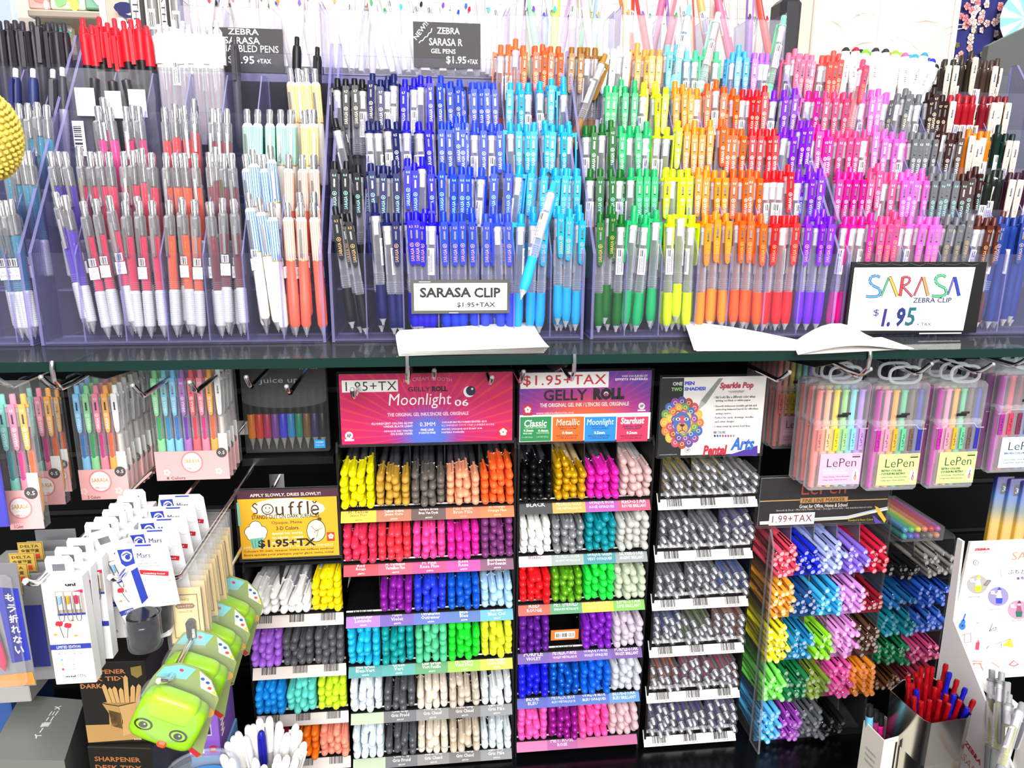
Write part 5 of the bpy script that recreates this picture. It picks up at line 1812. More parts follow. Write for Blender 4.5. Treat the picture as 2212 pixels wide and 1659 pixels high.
# ------------------------------------------------------------------ pink labelled pen packs at the left
def pen_pack(label, xl, xr, yb, Y, pens, n_card, dup=0, dupd=.016, yt=None, tilt=0.0):
    a, b = at(xl, yb, Y=Y), at(xr, yb, Y=Y)
    w_, h = b.x - a.x, .158
    t = thing('pen_pack', label, 'pen pack', ((a.x + b.x) / 2, Y, a.z), 'pink labelled pen packs', (R(tilt), 0, 0))
    hw = w_ / 2
    m = M()
    m.rbox((-hw, -.0065, 0), (hw, .0068, h), POUCH, .002)
    m.build('pouch', t)
    n = len(pens)
    p_ = (w_ - .004) / n
    for k, (c, ink) in enumerate(pens):
        m = M()
        pour(m, 'clip_gel_pen_2', frame((-hw + .002 + p_ * (k + .5), .0025, .006), (0, 0, 1), R(0)) @ Matrix.Scale(.93 if p_ > .0115 else p_ / .0124, 4, (1, 0, 0)) @ Matrix.Scale(.66, 4, (0, 1, 0)), dict(body=c, ink=ink), ('barcode_label',))
        m.lathe([(0, .053), (.0040, .0531), (.0040, .083), (0, .0832)], mat(ink, .4), 10, Matrix.Translation((-hw + .002 + p_ * (k + .5), .0025, 0)) @ Matrix.Scale(.8, 4, (1, 0, 0)))
        m.build('pen', t)
    lh = .040 if n > 3 else .044
    m = M()
    m.box((-hw + .0006, -.0074, .001), (hw - .0006, -.0066, lh), mat('f7b6b4', .5))
    bx = -.004 if n == 5 else (-.0035 if n == 3 else 0)
    rr = min(.0135, hw * .66)
    cz = .021
    m.disc((bx, -.0076, cz + .004), rr, rr * 1.08, mat('ee8f92', .5), 24)
    m.disc((bx, -.0078, cz + .004), rr * .86, rr * .93, mat('fff4ec', .5), 24)
    if n > 3:
        for sx_ in (-1, 1):
            for q_ in range(5):
                an = 2 * math.pi * q_ / 5
                m.disc((bx + sx_ * hw * .70 + .003 * math.cos(an), -.0076, .012 + .003 * math.sin(an)), .0018, .0018, mat('fbd4d0', .5), 10)
    lo = m.build('label', t)
    q = M()
    letter(q, 'SARASA', (bx - rr * .72, -.0080, cz + .003), (rr * 1.44, 0, 0), (0, 0, .0052), mat('d8963a', .5), .01, res=1)
    letter(q, 'サラサクリップ', (bx - rr * .4, -.0080, cz - .0005), (rr * .8, 0, 0), (0, 0, .0016), mat('d8a870', .5), res=1)
    letter(q, 'Milk Color', (bx - rr * .45, -.0080, cz - .0055), (rr * .9, 0, 0), (0, 0, .0026), mat('d0404a', .5), .02, res=1)
    letter(q, f'{n} Colors', (-hw * .72, -.0077, .0022), (hw * .5, 0, 0), (0, 0, .0042), mat('5a3a3e', .5), .015, res=1)
    dx = hw - .0085
    q.disc((dx, -.0077, lh - .003), .0066, .0066, mat('54504f', .5), 18)
    letter(q, '0.5', (dx - .0042, -.0079, lh - .0052), (.0084, 0, 0), (0, 0, .0046), mat('f4ece8', .5), .01, res=1)
    q.build('print', lo)
    m = M()
    m.rbox((hw - .012, -.0050, .010), (hw - .001, -.0044, .062), WHITE, .0003)
    m.build('slip', t)
    for k in range(dup):
        c = t.copy()
        COL.objects.link(c)
        c.location = t.location + Vector((.0015 * rnd.uniform(-1, 1), dupd * (k + 1), rnd.uniform(-.002, .002)))
        c['label'] = label.split(',')[0].replace('front', ORD[k + 1]) + f', {ORD[k + 1]} from the front'
        for ch in list(t.children):
            d = ch.copy()
            d.parent = c
            COL.objects.link(d)
            for g in ch.children:
                e = g.copy()
                e.parent = d
                COL.objects.link(e)
    return t


MINT, PINKM, ORM, LBL, GRM, PUM, RDM, AQ, WH = ('7cd0be', '178a8a'), ('f58ca6', 'd81a84'), ('fcb04c', 'f4621a'), ('86ccf6', '2a78c8'), ('92e09c', '28a85a'), ('b070c4', '6a1eb0'), ('f4646e', 'e82a4a'), ('88d4e4', '1c8ec0'), ('faf8f6', 'e8dcd4')
pen_pack('front pack of three pastel pens with pink label, far left', 30, 106, 1140, .775, [MINT, PINKM, ORM], 3)
pen_pack('pack of three pastel pens hanging behind the front three-pen pack', 84, 150, 1088, .90, [MINT, PINKM, ORM], 3)
pen_pack('dim pack of three pastel pens, rearmost of the three-pen packs', 122, 163, 1060, 1.03, [PINKM, ORM], 3)
pen_pack('front five-pen pack with pink label, left', 182, 288, 1077, .915, [LBL, GRM, PINKM, ORM, WH], 5, dup=9, dupd=.0165)
pen_pack('front eight-pen pack with pink label, left', 343, 502, 1036, .945, [GRM, AQ, LBL, PUM, RDM, PINKM, ORM, WH], 8, dup=3, dupd=.018)

# ------------------------------------------------------------------ dark pack of ten colour pens
YJ = 1.06
a, b, c = at(531, 980, Y=YJ), at(713, 976, Y=YJ), at(525, 775, Y=YJ)
t = thing('pen_pack', 'dark grey pouch of ten needle point pens with white script, behind two hook tips', 'pen pack', ((a.x + b.x) / 2, YJ, a.z))
hw, h = (b.x - a.x) / 2, c.z - a.z + .01
m = M()
m.rbox((-hw, 0, 0), (hw, .014, h), clear('smoky_pouch', (.93, .93, .92), .10, .40, (.30, .30, .29)), .002)
m.build('pouch', t)
js = ['f0861c', 'e03a2a', 'b8285a', '7a3a9a', '3a3ad8', '2a88c8', '1a8a6a', '7a5230', '2e2c60', '1c1c22']
for k, cc in enumerate(js):
    x = -hw + .004 + (2 * hw - .008) * (k + .5) / 10
    r_ = (2 * hw - .010) / 20
    m = M()
    T = Matrix.Translation((x, .0065, 0)) @ Matrix.Diagonal((1, .8, .745, 1))
    m.lathe([(0, .004), (.0006, .006), (.0012, .012), (r_ * .75, .027), (r_ * .75, .029)], mat('b8b2a8', .3, .4), 10, T)
    m.lathe([(r_ * .92, .029), (r_, .031), (r_, .077), (r_ * .9, .078)], mat(cc, .4), 12, T)
    m.lathe([(r_ * .92, .078), (r_ * .92, .128), (r_ * .5, .130), (r_ * .5, .140), (0, .141)], mat('232524', .35), 12, T)
    m.build('pen', t)
m = M()
n = 20
m.add([(-hw + .001, -.0008, h - .001), (hw - .001, -.0008, h - .001)] + [((hw - .001) * math.cos(math.pi * k / n), -.0009, .080 - .012 * math.sin(math.pi * k / n)) for k in range(n + 1)], [list(range(n + 3))[::1]], clear('smoky_flap', (.80, .80, .79), .22, .5, (.36, .37, .35)))
fl = m.build('flap', t)
q = M()
letter(q, 'Juice up', (-hw * .56, -.0014, .1030), (hw * .92, 0, 0), (0, 0, .0105), mat('c8c8c4', .5), res=2)
q.disc((hw * .6, -.0014, .1385), .0100, .0100, mat('2a9ae0', .5), 24)
letter(q, '0.5', (hw * .6 - .006, -.0016, .1345), (.012, 0, 0), (0, 0, .006), mat('e8f4fc', .5), res=1)
letter(q, '10 colors', (hw * .6 - .012, -.0014, .1245), (.024, 0, 0), (0, 0, .003), mat('c8c8c4', .5), res=1)
q.box((hw - .022, -.0012, .006), (hw - .006, -.0008, .019), mat('2a9ae0', .5))
letter(q, '水性顔料', (hw - .020, -.0014, .0135), (.012, 0, 0), (0, 0, .003), mat('e8f4fc', .5), res=1)
letter(q, 'ゲルインキ', (hw - .020, -.0014, .009), (.012, 0, 0), (0, 0, .003), mat('e8f4fc', .5), res=1)
q.build('print', t)
m = M()
ra = at(530, 985, Y=YJ).z
m.box((at(526, 985, Y=YJ).x, YJ - .01, ra - .012), (at(722, 985, Y=YJ).x, YJ + .13, ra - .0005), mat('1e1e20', .3))
m.box((at(526, 985, Y=YJ).x, YJ + .10, ra - .05), (at(722, 985, Y=YJ).x, YJ + .138, ra - .012), BLACK)
tag(m.build('display_ledge'), 'narrow black ledge holding up the dark ten colour pen pack', 'shelf')


# ------------------------------------------------------------------ clear hinged pen cases at the right
CASE = clear('case_plastic', (.97, .97, .975), .075, .65, (.93, .93, .96), .12)


def pen_case(label, bl, br, Y, cols_, lab_col, lab_kind, dup=0, h=.1515, group='hinged clear pen cases', dupd=.022):
    a, b = at(*bl, Y=Y), at(*br, Y=Y)
    hw = (b.x - a.x) / 2
    t = thing('pen_case', label, 'pen case', ((a.x + b.x) / 2, Y, a.z), group)
    m = M()
    m.rbox((-hw, 0, 0), (hw, .0165, h * .66), CASE, .004)
    m.build('case_bottom', t)
    m = M()
    m.rbox((-hw - .0008, -.001, h * .60), (hw + .0008, .0175, h), CASE, .005)
    m.tube([(-hw * .98, -.0014, h * .585), (-hw * .7, -.0016, h * .585), (-hw * .55, -.0016, h * .625), (hw * .55, -.0016, h * .625), (hw * .7, -.0016, h * .585), (hw * .98, -.0014, h * .585)], .0009, CASE, 5)
    m.build('lid', t)
    m = M()
    cy = .004
    pts = []
    for k in range(20):
        an = 2 * math.pi * k / 20
        pts.append((hw * .58 * math.copysign(abs(math.cos(an)) ** .6, math.cos(an)), cy, h + .0105 + .011 * math.copysign(abs(math.sin(an)) ** .7, math.sin(an))))
    m.tube(pts, .0022, clear('tab_plastic', (.92, .93, .95), .40, .85, (.85, .87, .9), .2), 6, closed=True)
    m.build('hanger', t)
    p_ = (2 * hw - .005) / 6
    for k, c in enumerate(cols_):
        x = -hw + .0025 + p_ * (k + .5)
        r_ = p_ * .43
        m = M()
        T = Matrix.Translation((x, .0085, 0))
        m.lathe([(0, .004), (r_ * .8, .0042), (r_ * .85, .034), (r_, .036), (r_, .098), (r_ * .95, .099)], mat(c, .4), 12, T)
        m.lathe([(r_, .099), (r_, .139), (r_ * .9, .141), (0, .1412)], mat(c, .35), 12, T)
        m.box((x + r_ * .2, .0085 - r_ - .0014, .100), (x + r_ * .75, .0085 - r_ - .0004, .139), mat('4a4c50', .25, .7))
        m.lathe([(0, -.0012), (.0011, -.0006), (.0013, 0), (0, .0011)], CHROME, 8, Matrix.Translation((x + r_ * .45, .0085 - r_ - .0014, .1005)))
        m.rbox((x - r_ * .62, -.0012, .058), (x + r_ * .62, -.0004, .089), mat(c, .4), .0004)
        m.build('pen', t)
    q = M()
    for k in range(6):
        x = -hw + .0025 + p_ * (k + .5)
        letter(q, 'LePen', (x + .0016, -.0015, .064), (0, 0, .018), (-.0030, 0, 0), mat('3a3440', .5), res=1)
    q.box((-.008, -.0022, h * .695), (.006, -.0018, h * .72), mat('121212', .5))
    q.box((-.002, -.0022, h * .715), (.010, -.0018, h * .735), mat('2a2a2a', .5))
    q.build('print', t)
    m = M()
    x0, x1, z0, z1 = -hw * .66, hw * .90, .009, .054
    m.box((x0, -.0012, z0), (x1, -.0004, z1), mat(lab_col, .5))
    lo = m.build('label', t)
    q = M()
    letter(q, 'LePen', (x0 + (x1 - x0) * .17, -.0016, z0 + .026), ((x1 - x0) * .70, 0, 0), (0, 0, .012), mat('2e2a30', .5), -.012, res=2)
    q.box((x1 - .014, -.0016, z1 - .006), (x1 - .003, -.0013, z1 - .0045), INK)
    letter(q, 'marvy', (x1 - .014, -.0016, z1 - .004), (.011, 0, 0), (0, 0, .0026), mat('c07a70', .5), res=1)
    l2 = {'retro': ('RETRO COLORS', 'COULEURS RETRO', '2a3424'), 'pastel': ('PASTEL COLORS', 'COULEURS PASTEL', 'fff4fa'), 'brush': ('BRUSH COLORS', '', '3a5a8a')}[lab_kind]
    letter(q, l2[0], (x0 + (x1 - x0) * .10, -.0016, z0 + .020), ((x1 - x0) * .50, 0, 0), (0, 0, .0030), mat(l2[2], .5), .02, res=1)
    if l2[1]:
        letter(q, l2[1], (x0 + (x1 - x0) * .09, -.0016, z0 + .0155), ((x1 - x0) * .60, 0, 0), (0, 0, .0030), mat(l2[2], .5), .02, res=1)
    letter(q, '• Quick Drying • Smear Resistant', (x0 + (x1 - x0) * .08, -.0016, z0 + .0105), ((x1 - x0) * .66, 0, 0), (0, 0, .0026), mat('6a5a58', .5), res=1)
    letter(q, '• Séchage rapide • Résiste aux taches', (x0 + (x1 - x0) * .08, -.0016, z0 + .0060), ((x1 - x0) * .62, 0, 0), (0, 0, .0026), mat('6a5a58', .5), res=1)
    q.disc((x1 - .007, -.0015, z0 + .0135), .0045, .0095, mat('fdfaf4', .5), 18)
    q.disc((x1 - .007, -.0017, z0 + .010), .0022, .0045, mat('e08a78' if lab_kind != 'brush' else '2a2a3a', .5), 12)
    q.box((x1 - .0074, -.0018, z0 + .012), (x1 - .0066, -.0016, z0 + .019), INK)
    q.build('print', lo)
    for k in range(dup):
        c = t.copy()
        COL.objects.link(c)
        c.location = t.location + Vector((.001 * rnd.uniform(-1, 1), dupd * (k + 1), rnd.uniform(-.003, .002)))
        c['label'] = label.replace('front', ORD[k + 1], 1) + ' set'
        for ch in list(t.children):
            d = ch.copy()
            d.parent = c
            COL.objects.link(d)
            for g in ch.children:
                e = g.copy()
                e.parent = d
                COL.objects.link(e)


PAS = ['f88078', 'fcb890', 'f6d81e', '9ade8a', '80dce6', 'b48ae6']
RET = ['b81f9c', 'f090b0', 'f0a42a', '58c08a', '6a5248', '2a2aa0']
BRU = ['a02a94', 'c83a5a', '7a2a4a', '5a6ab0', '8a5ac0', '3a2a7a']
pen_case('front pastel pen case with pink label, centre of the hanging cases', (1744, 1062), (1857, 1064), .895, PAS, 'f0b0d2', 'pastel', dup=2)
pen_case('front retro pen case with green label, beside the pastel case', (1869, 1063), (1980, 1066), .885, RET, 'c2da8c', 'retro', dup=1)
pen_case('front retro pen case with green label, nearest the right edge case', (2000, 1058), (2101, 1062), .885, RET, 'c2da8c', 'retro', dup=3)
pen_case('front case of purple brush pens with sky blue label, right edge', (2131, 1024), (2248, 1026), .905, BRU, 'cfe8f6', 'brush', dup=3)
pen_case('front dimmer pastel pen case with pink label, hanging left of the others', (1666, 972), (1752, 966), 1.03, PAS, 'e8b0c4', 'pastel', dup=5, dupd=.0185)
pen_case('front dark pen case half hidden behind the pastel case', (1800, 960), (1880, 955), 1.05, ['7a2a6a', 'a8682a', '3a5a3a', '3a3a50', '4a4a4a', '2a2a2a'], '7a7478', 'brush', dup=4, dupd=.0185, group='dark hanging pen cases')
pen_case('front dark pen case half hidden between the two green labelled cases', (1925, 950), (2010, 950), 1.05, ['4a4a50', '5a5a5a', '6a6a70', '3a3a3e', '55555a', '2a2a2e'], '8a8488', 'brush', dup=4, dupd=.0185, group='dark hanging pen cases')
# ------------------------------------------------------------------ lower left: hanging boxes, cards, blisters
def family(root, n, step, labels, jig=.0012, rz=2.0):
    """copies of a thing with its parts, one behind another"""
    out = []
    for k in range(n):
        c = root.copy()
        COL.objects.link(c)
        c.location = root.location + Vector(step) * (k + 1) + Vector((rnd.uniform(-jig, jig), 0, rnd.uniform(-jig, jig)))
        c.rotation_euler = (root.rotation_euler.x, root.rotation_euler.y + R(rnd.uniform(-rz, rz)), root.rotation_euler.z)
        c['label'] = labels(k + 1)
        for ch in list(root.children):
            d = ch.copy()
            d.parent = c
            COL.objects.link(d)
            for g in ch.children:
                e = g.copy()
                e.parent = d
                COL.objects.link(e)
        out.append(c)
    return out


# white boxed pen sets; origin of each at its hanging hole
hk = at(74, 1264, Y=.645)
YU = .662
t = thing('boxed_pen_set', 'front white box with three pens and red poppies, hanging first on its hook', 'boxed pen set', (hk.x, YU, hk.z + .002), 'white boxed pen sets')
bw, bh, bd, top = .0365, .112, .0135, -.004
x0 = -.004
WB = mat('f3f2f1', .45)
m = M()
m.rbox((x0, 0, top - bh), (x0 + bw, bd, top), WB, .0006)
m.build('box', t)
m = M()
n = 10
outl = [(x0 + .003, top)] + [(x0 + .003, .010)] + [(x0 + .005 + .002 * math.sin(a), .014 + .0) for a in (0,)] + [(x0 + bw - .012, .014), (x0 + bw - .009, .010), (x0 + bw - .009, top)]
m.prism(outl, bd * .5, bd * .5 + .0006, WB, 'XZ')
m.box((x0 + .009, bd * .5 - .0003, -.001), (x0 + .020, bd * .5 - .0001, .006), mat('6a6a70', .5))
m.build('hang_tab', t)
q = M()
F0 = -.0003
letter(q, 'uni', (x0 + bw * .58, F0, top - .0095), (.0095, 0, 0), (0, 0, .0036), INK, .05, res=1)
wx0, wx1, wz1, wz0 = x0 + bw * .30, x0 + bw * .98, top - .014, top - .037
q.flat([(wx0, F0 * .5, wz0), (wx1, F0 * .5, wz0), (wx1, F0 * .5, wz1), (wx0, F0 * .5, wz1)], mat('a89f96', .5))
q.flat([(wx0, F0, wz0 - .0022), (wx1, F0, wz0 - .0022), (wx1, F0, wz0), (wx0, F0, wz0)], mat('2a3a9c', .5))
q.flat([(wx0 + .017, F0, wz1 - .0016), (wx1, F0, wz1 - .0026), (wx1, F0, wz1 + .0012), (wx0 + .017, F0, wz1 - .0006)], mat('d0204a', .5))
q.flat([(x0, F0, top - .0745), (x0 + bw, F0, top - .0745), (x0 + bw, F0, top - .0690), (x0, F0, top - .0690)], mat('2a3a9c', .5))
letter(q, 'LIMITED EDITION', (x0 + .006, F0 * 2, top - .0733), (.021, 0, 0), (0, 0, .0030), WHITE, .03, res=1)
letter(q, '冬のカラーセット', (x0 + .006, F0, top - .0810), (.021, 0, 0), (0, 0, .0030), mat('4a4a50', .5), res=1)
for k, (c, s_) in enumerate([('7aa8e8', 'しろまゆ'), ('e8c060', 'きなこ七味'), ('d83a6a', 'アカモモ色')]):
    q.disc((x0 + .0085, F0, top - .0855 - k * .0050), .0011, .0014, mat(c, .5), 10)
    letter(q, s_, (x0 + .0115, F0, top - .0868 - k * .0050), (.008, 0, 0), (0, 0, .0020), mat('6a6a70', .5), res=1)
letter(q, 'uni-ball', (x0 + .0095, F0, top - .1045), (.0095, 0, 0), (0, 0, .0022), INK, .03, res=1)
letter(q, 'one', (x0 + .0200, F0, top - .1050), (.0082, 0, 0), (0, 0, .0038), mat('5a5a60', .5), -.005, res=1)
cxp, czp = x0 + bw * .42, top - .0525
for k in range(34):
    a, r_ = k * 2.4, .0019 * math.sqrt(k + 1)
    q.disc((cxp + r_ * math.cos(a), F0, czp + r_ * 1.1 * math.sin(a)), .0005, .0006, mat('b8c4d8' if k % 3 else 'e0c890', .5), 6)
for dx, dz in ((-.0042, .0052), (.0032, .0030)):
    for k in range(4):
        q.disc((cxp + dx + .0016 * math.cos(k * 1.57 + .5), F0 * 1.5, czp + dz + .0012 * math.sin(k * 1.57 + .5)), .0022, .0018, mat('d02a3a', .5), 10)
    q.tube([(cxp + dx, F0 * 1.3, czp + dz - .002), (cxp + dx * .7, F0 * 1.3, czp - .004), (cxp + dx * .4, F0 * 1.3, czp - .010)], .0003, mat('2a4a2a', .5), 4)
q.disc((cxp + .008, F0, czp + .008), .0018, .0012, mat('e0a030', .5), 8)
q.disc((cxp - .009, F0, czp - .006), .0018, .0012, mat('e0a030', .5), 8)
q.disc((cxp + .009, F0, czp - .008), .0018, .0012, mat('e0a030', .5), 8)
q.build('print', t)
for k, c in enumerate(['8ab8e8', 'c8a23a', 'e02a5a']):
    m = M()
    x = wx0 + .0045 + k * .0075
    m.rbox((x - .0030, -.0016, wz0 + .004), (x + .0030, -.0003, wz1 - .001), mat('f4f0ea', .5), .0005)
    m.rbox((x - .0014, -.0042, wz1 - .0125), (x + .0014, -.0017, wz1 - .003), mat(c, .35), .001)
    m.tube([(x - .0022, -.0022, wz1 - .004), (x - .0022, -.0024, wz0 - .004), (x - .0012, -.0024, wz0 - .0068), (x + .0012, -.0024, wz0 - .0068), (x + .0022, -.0024, wz0 - .004), (x + .0022, -.0022, wz1 - .004)], .0004, STEEL, 5)
    m.build('pen_clip', t)
cps = family(t, 9, (.0002, .0200, -.0008), lambda k: f'white boxed pen set with poppies, {ORD[k]} from the front on its hook')
cps[2].rotation_euler.y = R(-17)
cps[2].location += Vector((.016, -.0000, -.002))
cps[2]['label'] = 'white boxed pen set with poppies swung aslant to the right on its hook'

# lead pointer tubs hanging on white and blue cards
hk = at(251, 1255, Y=.69)
t = thing('lead_pointer_pack', 'front white and blue card with a smoky black tub below, on its hook', 'sharpener pack', (hk.x + .002, .712, hk.z + .002), 'white and blue lead pointer cards')
t.scale = (.84, .84, .84)
m = M()
m.prism([(-.013, .010), (-.009, .031), (.044, .031), (.049, .026), (.056, -.050), (.002, -.055)], 0, .0008, mat('e9e8ea', .45), 'XZ')
m.build('card', t)
q = M()
q.flat([(-.0085, -.0003, .024), (.008, -.0003, .025), (.010, -.0003, .006), (-.001, -.0003, .002), (-.0055, -.0003, .006)], mat('2438a0', .5))
q.disc((.0015, -.0005, .0155), .0062, .0068, mat('eef0f6', .5), 14)
q.disc((.0025, -.0007, .0145), .0030, .0034, mat('2438a0', .5), 12)
q.tube([(-.003, -.0006, .017), (.002, -.0006, .020), (.006, -.0006, .017)], .0009, mat('2438a0', .5), 4)
q.flat([(.004, -.0003, -.004), (.012, -.0003, .001), (.020, -.0003, -.040), (.012, -.0003, -.048)], mat('2438a0', .5))
q.box((.012, -.0003, .0275), (.030, -.0001, .0295), mat('2438a0', .5))
letter(q, 'Mars', (.013, -.0004, .0125), (.015, 0, 0), (0, 0, .0065), mat('2a3060', .5), .01, res=1)
letter(q, 'lead pointer', (.013, -.0004, .008), (.016, 0, 0), (0, 0, .0024), mat('6a6a80', .5), res=1)
letter(q, 'taille-mine rotatif', (.013, -.0004, .0045), (.022, 0, 0), (0, 0, .0024), mat('6a6a80', .5), res=1)
letter(q, 'afilaminas de minas', (.013, -.0004, .001), (.024, 0, 0), (0, 0, .0024), mat('6a6a80', .5), res=1)
q.flat([(.0145, -.0003, -.0085), (.046, -.0003, -.0125), (.047, -.0003, -.0065), (.0135, -.0003, -.0025)], mat('c8242e', .5))
letter(q, 'rotating head', (.018, -.0005, -.0085), (.024, 0, -.002), (0, 0, .0024), WHITE, .02, res=1)
q.ring((.043, -.0003, .013), .0058, .0062, mat('b8b8c0', .5), 16)
q.build('print', t)
m = M()
T = Matrix.Translation((.0190, -.020, -.092)) @ Matrix.Scale(.86, 4)
m.lathe([(0, 0), (.0170, .0005), (.0195, .004), (.0205, .034), (.0190, .037), (.0205, .038), (.0205, .048), (.0185, .050), (0, .0502)], mat('141418', .18), 22, T)
m.build('tub', t)
m = M()
m.lathe([(.0215, 0), (.0225, .003), (.0232, .050), (.0245, .0505)], clear('tub_blister', (.97, .97, .97), .02, .40, (.5, .5, .55), .04), 22, T)
m.build('blister', t)
for c in family(t, 4, (0, .031, .0004), lambda k: f'white and blue lead pointer card, {ORD[k]} from the front on its hook', rz=1.0):
    for ch in list(c.children):
        if ch.name.split('.')[0] in ('tub', 'blister'):
            ch.location = (0, .004, -.004)

# yellow sharpener cards
hk = at(386, 1250, Y=.72)
t = thing('sharpener_card', 'front yellow card with a black pocket sharpener in a clear bag, on its hook', 'sharpener pack', (hk.x, .735, hk.z - .001), 'yellow sharpener cards')
YC = mat('ecd08c', .6)
m = M()
m.box((-.0185, 0, -.082), (.0150, .0014, -.018), YC)
m.build('card', t)
q = M()
q.flat([(-.0150, -.0002, -.076), (.0115, -.0002, -.076), (.0115, -.0002, -.025), (-.0150, -.0002, -.025)], mat('7a4a34', .6))
q.flat([(-.0140, -.0003, -.075), (.0105, -.0003, -.075), (.0105, -.0003, -.026), (-.0140, -.0003, -.026)], mat('f0d898', .6))
letter(q, 'OHTO', (-.0065, -.0005, -.0325), (.0095, 0, 0), (0, 0, .0030), mat('6a4a34', .6), res=1)
q.flat([(-.0120, -.0004, -.0385), (-.0095, -.0004, -.0415), (.0060, -.0004, -.0415), (.0085, -.0004, -.0385), (.0060, -.0004, -.0355), (-.0095, -.0004, -.0355)], mat('8a5a44', .6))
letter(q, 'シャープナー', (-.0095, -.0006, -.0402), (.0155, 0, 0), (0, 0, .0034), mat('f4e4b8', .6), res=1)
letter(q, '2mm芯用', (-.0085, -.0005, -.0465), (.0135, 0, 0), (0, 0, .0032), mat('7a5238', .6), res=1)
q.build('print', t)
m = M()
m.rbox((-.0020, -.0055, -.075), (.0080, -.0004, -.058), mat('1e1e20', .35), .0012)
m.lathe([(0, 0), (.0050, .0002), (.0050, .0050), (0, .0052)], mat('262628', .3), 18, Matrix.Translation((.0030, -.0003, -.0575)) @ Matrix.Rotation(R(90), 4, 'X'))
m.ring((.003, -.0056, -.0575), .0026, .0032, mat('4a4a4c', .3), 16)
m.rbox((.0040, -.0062, -.0735), (.0074, -.0050, -.0625), mat('d8d8d8', .25, .6), .0004)
m.lathe([(0, 0), (.0009, .0001), (.0009, .0006), (0, .0007)], STEEL, 8, Matrix.Translation((.0057, -.0062, -.068)) @ Matrix.Rotation(R(90), 4, 'X'))
m.build('sharpener', t)
m = M()
m.box((-.0205, -.0070, -.085), (.0170, -.0066, .006), POUCH)
m.box((-.0205, .0020, -.085), (.0170, .0024, .006), POUCH)
m.build('bag', t)
family(t, 12, (-.0007, .0130, -.0002), lambda k: f'yellow sharpener card in a clear bag, {ORD[k]} from the front on its hook', rz=2.5)

# green sharpener blisters with an eye
hk = at(364, 1473, Y=.66)
t = thing('sharpener_blister', 'front bright green sharpener with an eye inside a clear blister, nearest us on its hook', 'sharpener pack', (hk.x + .014, .672, hk.z - .012), 'green eyed sharpener blisters', (0, R(28), 0))
GN = mat('8fc81e', .3)
m = M()
m.prism([(-.034, -.006), (-.030, .010), (-.016, .019), (.002, .020), (.018, .013), (.028, .002), (.033, -.004), (.036, -.030), (.044, -.072), (.040, -.076), (.010, -.060), (-.026, -.048), (-.036, -.030)], 0, .0010, mat('8a9a5a', .4), 'XZ')
m.build('card', t)
q = M()
q.flat([(-.032, -.0003, -.004), (-.028, -.0003, .009), (-.015, -.0003, .0175), (0, -.0003, .0185), (-.004, -.0003, .004)], mat('7ac0c8', .5))
q.flat([(.004, -.0003, .018), (.018, -.0003, .012), (.030, -.0003, -.002), (.012, -.0003, .001)], mat('e8e4d8', .5))
for x, z, c in [(.010, .011, '2a5a9a'), (.016, .009, '2a5a9a'), (.020, .004, 'd84a3a'), (.026, .001, 'e8c030'), (-.012, .012, 'c83a5a')]:
    q.disc((x, -.0005, z), .0022, .0018, mat(c, .5), 8)
letter(q, 'シュケナー', (-.020, -.0005, -.050), (.034, 0, -.010), (.001, 0, .0075), mat('e8e8ec', .5), .02, res=1)
q.flat([(.020, -.0003, -.062), (.043, -.0003, -.070), (.040, -.0003, -.075), (.018, -.0003, -.066)], mat('b8242e', .5))
q.disc((.030, -.0005, -.022), .0055, .0055, mat('e8b030', .5), 14)
q.build('print', t)
m = M()
m.blob((-.034, -.031, -.052), (.031, -.004, -.004), GN, .38)
m.blob((-.027, -.0325, -.024), (.020, -.010, .002), mat('a6dc2e', .25), .42)
m.build('sharpener', t)
m = M()
for sx_ in (-1, 1):
    xe = -.004 + sx_ * .017
    m.disc((xe, -.0314, -.032), .0088, .0064, mat('2a3a12', .4), 16)
    m.disc((xe, -.0316, -.032), .0068, .0046, mat('9ccf2a', .4), 16)
    m.disc((xe, -.0318, -.0322), .0042, .0036, mat('20300e', .4), 14)
    m.disc((xe + .001, -.0320, -.0310), .0009, .0009, WHITE, 8)
m.build('eye', t)
m = M()
m.rbox((-.002, -.0335, -.050), (.007, -.029, -.043), mat('e8502a', .4), .002)
m.build('snout', t)
m = M()
pts = [(.0365, 0), (.0360, .010), (.033, .022), (.026, .032), (.014, .038), (0, .039)]
m.lathe(pts, clear('dome_blister', (.985, .985, .985), .015, .30, (.85, .85, .9), .04), 24, Matrix.Translation((-.002, 0, -.022)) @ Matrix.Rotation(R(90), 4, 'X') @ Matrix.Scale(.85, 4, (0, 1, 0)))
m.build('blister', t)
family(t, 3, (.0015, .060, -.001), lambda k: f'green sharpener with an eye in a clear blister, {ORD[k]} from the front on its hook', rz=5)

# blisters with a pink mechanical pencil at the left edge, and grey cards behind
YP = .640
a, b, c = at(-70, 1492, Y=YP), at(78, 1490, Y=YP), at(-70, 1222, Y=YP)
t = thing('pencil_blister', 'clear blister of a pink mechanical pencil with white Japanese letters on blue, left edge', 'pencil pack', (b.x, YP, a.z))
W_, H_ = b.x - a.x, c.z - a.z
m = M()
m.rbox((-W_, .0015, 0), (0, .0025, H_), mat('77777c', .5), .0004)
m.build('card', t)
q = M()
q.flat([(-W_ * .30, .0012, H_ * .20), (-.001, .0012, H_ * .22), (-.002, .0012, H_ * .80), (-W_ * .36, .0012, H_ * .82)], mat('2a34a4', .5))
q.flat([(-W_, .0012, H_ * .2), (-W_ * .55, .0012, H_ * .2), (-W_ * .55, .0012, H_ * .7), (-W_, .0012, H_ * .7)], mat('2a4ab0', .5))
for k, s_ in enumerate('もう折れない'):
    letter(q, s_, (-W_ * .235 + k * .0002, .0009, H_ * (.70 - k * .085)), (.0075, 0, 0), (0, 0, .0080), WHITE, .02, res=1)
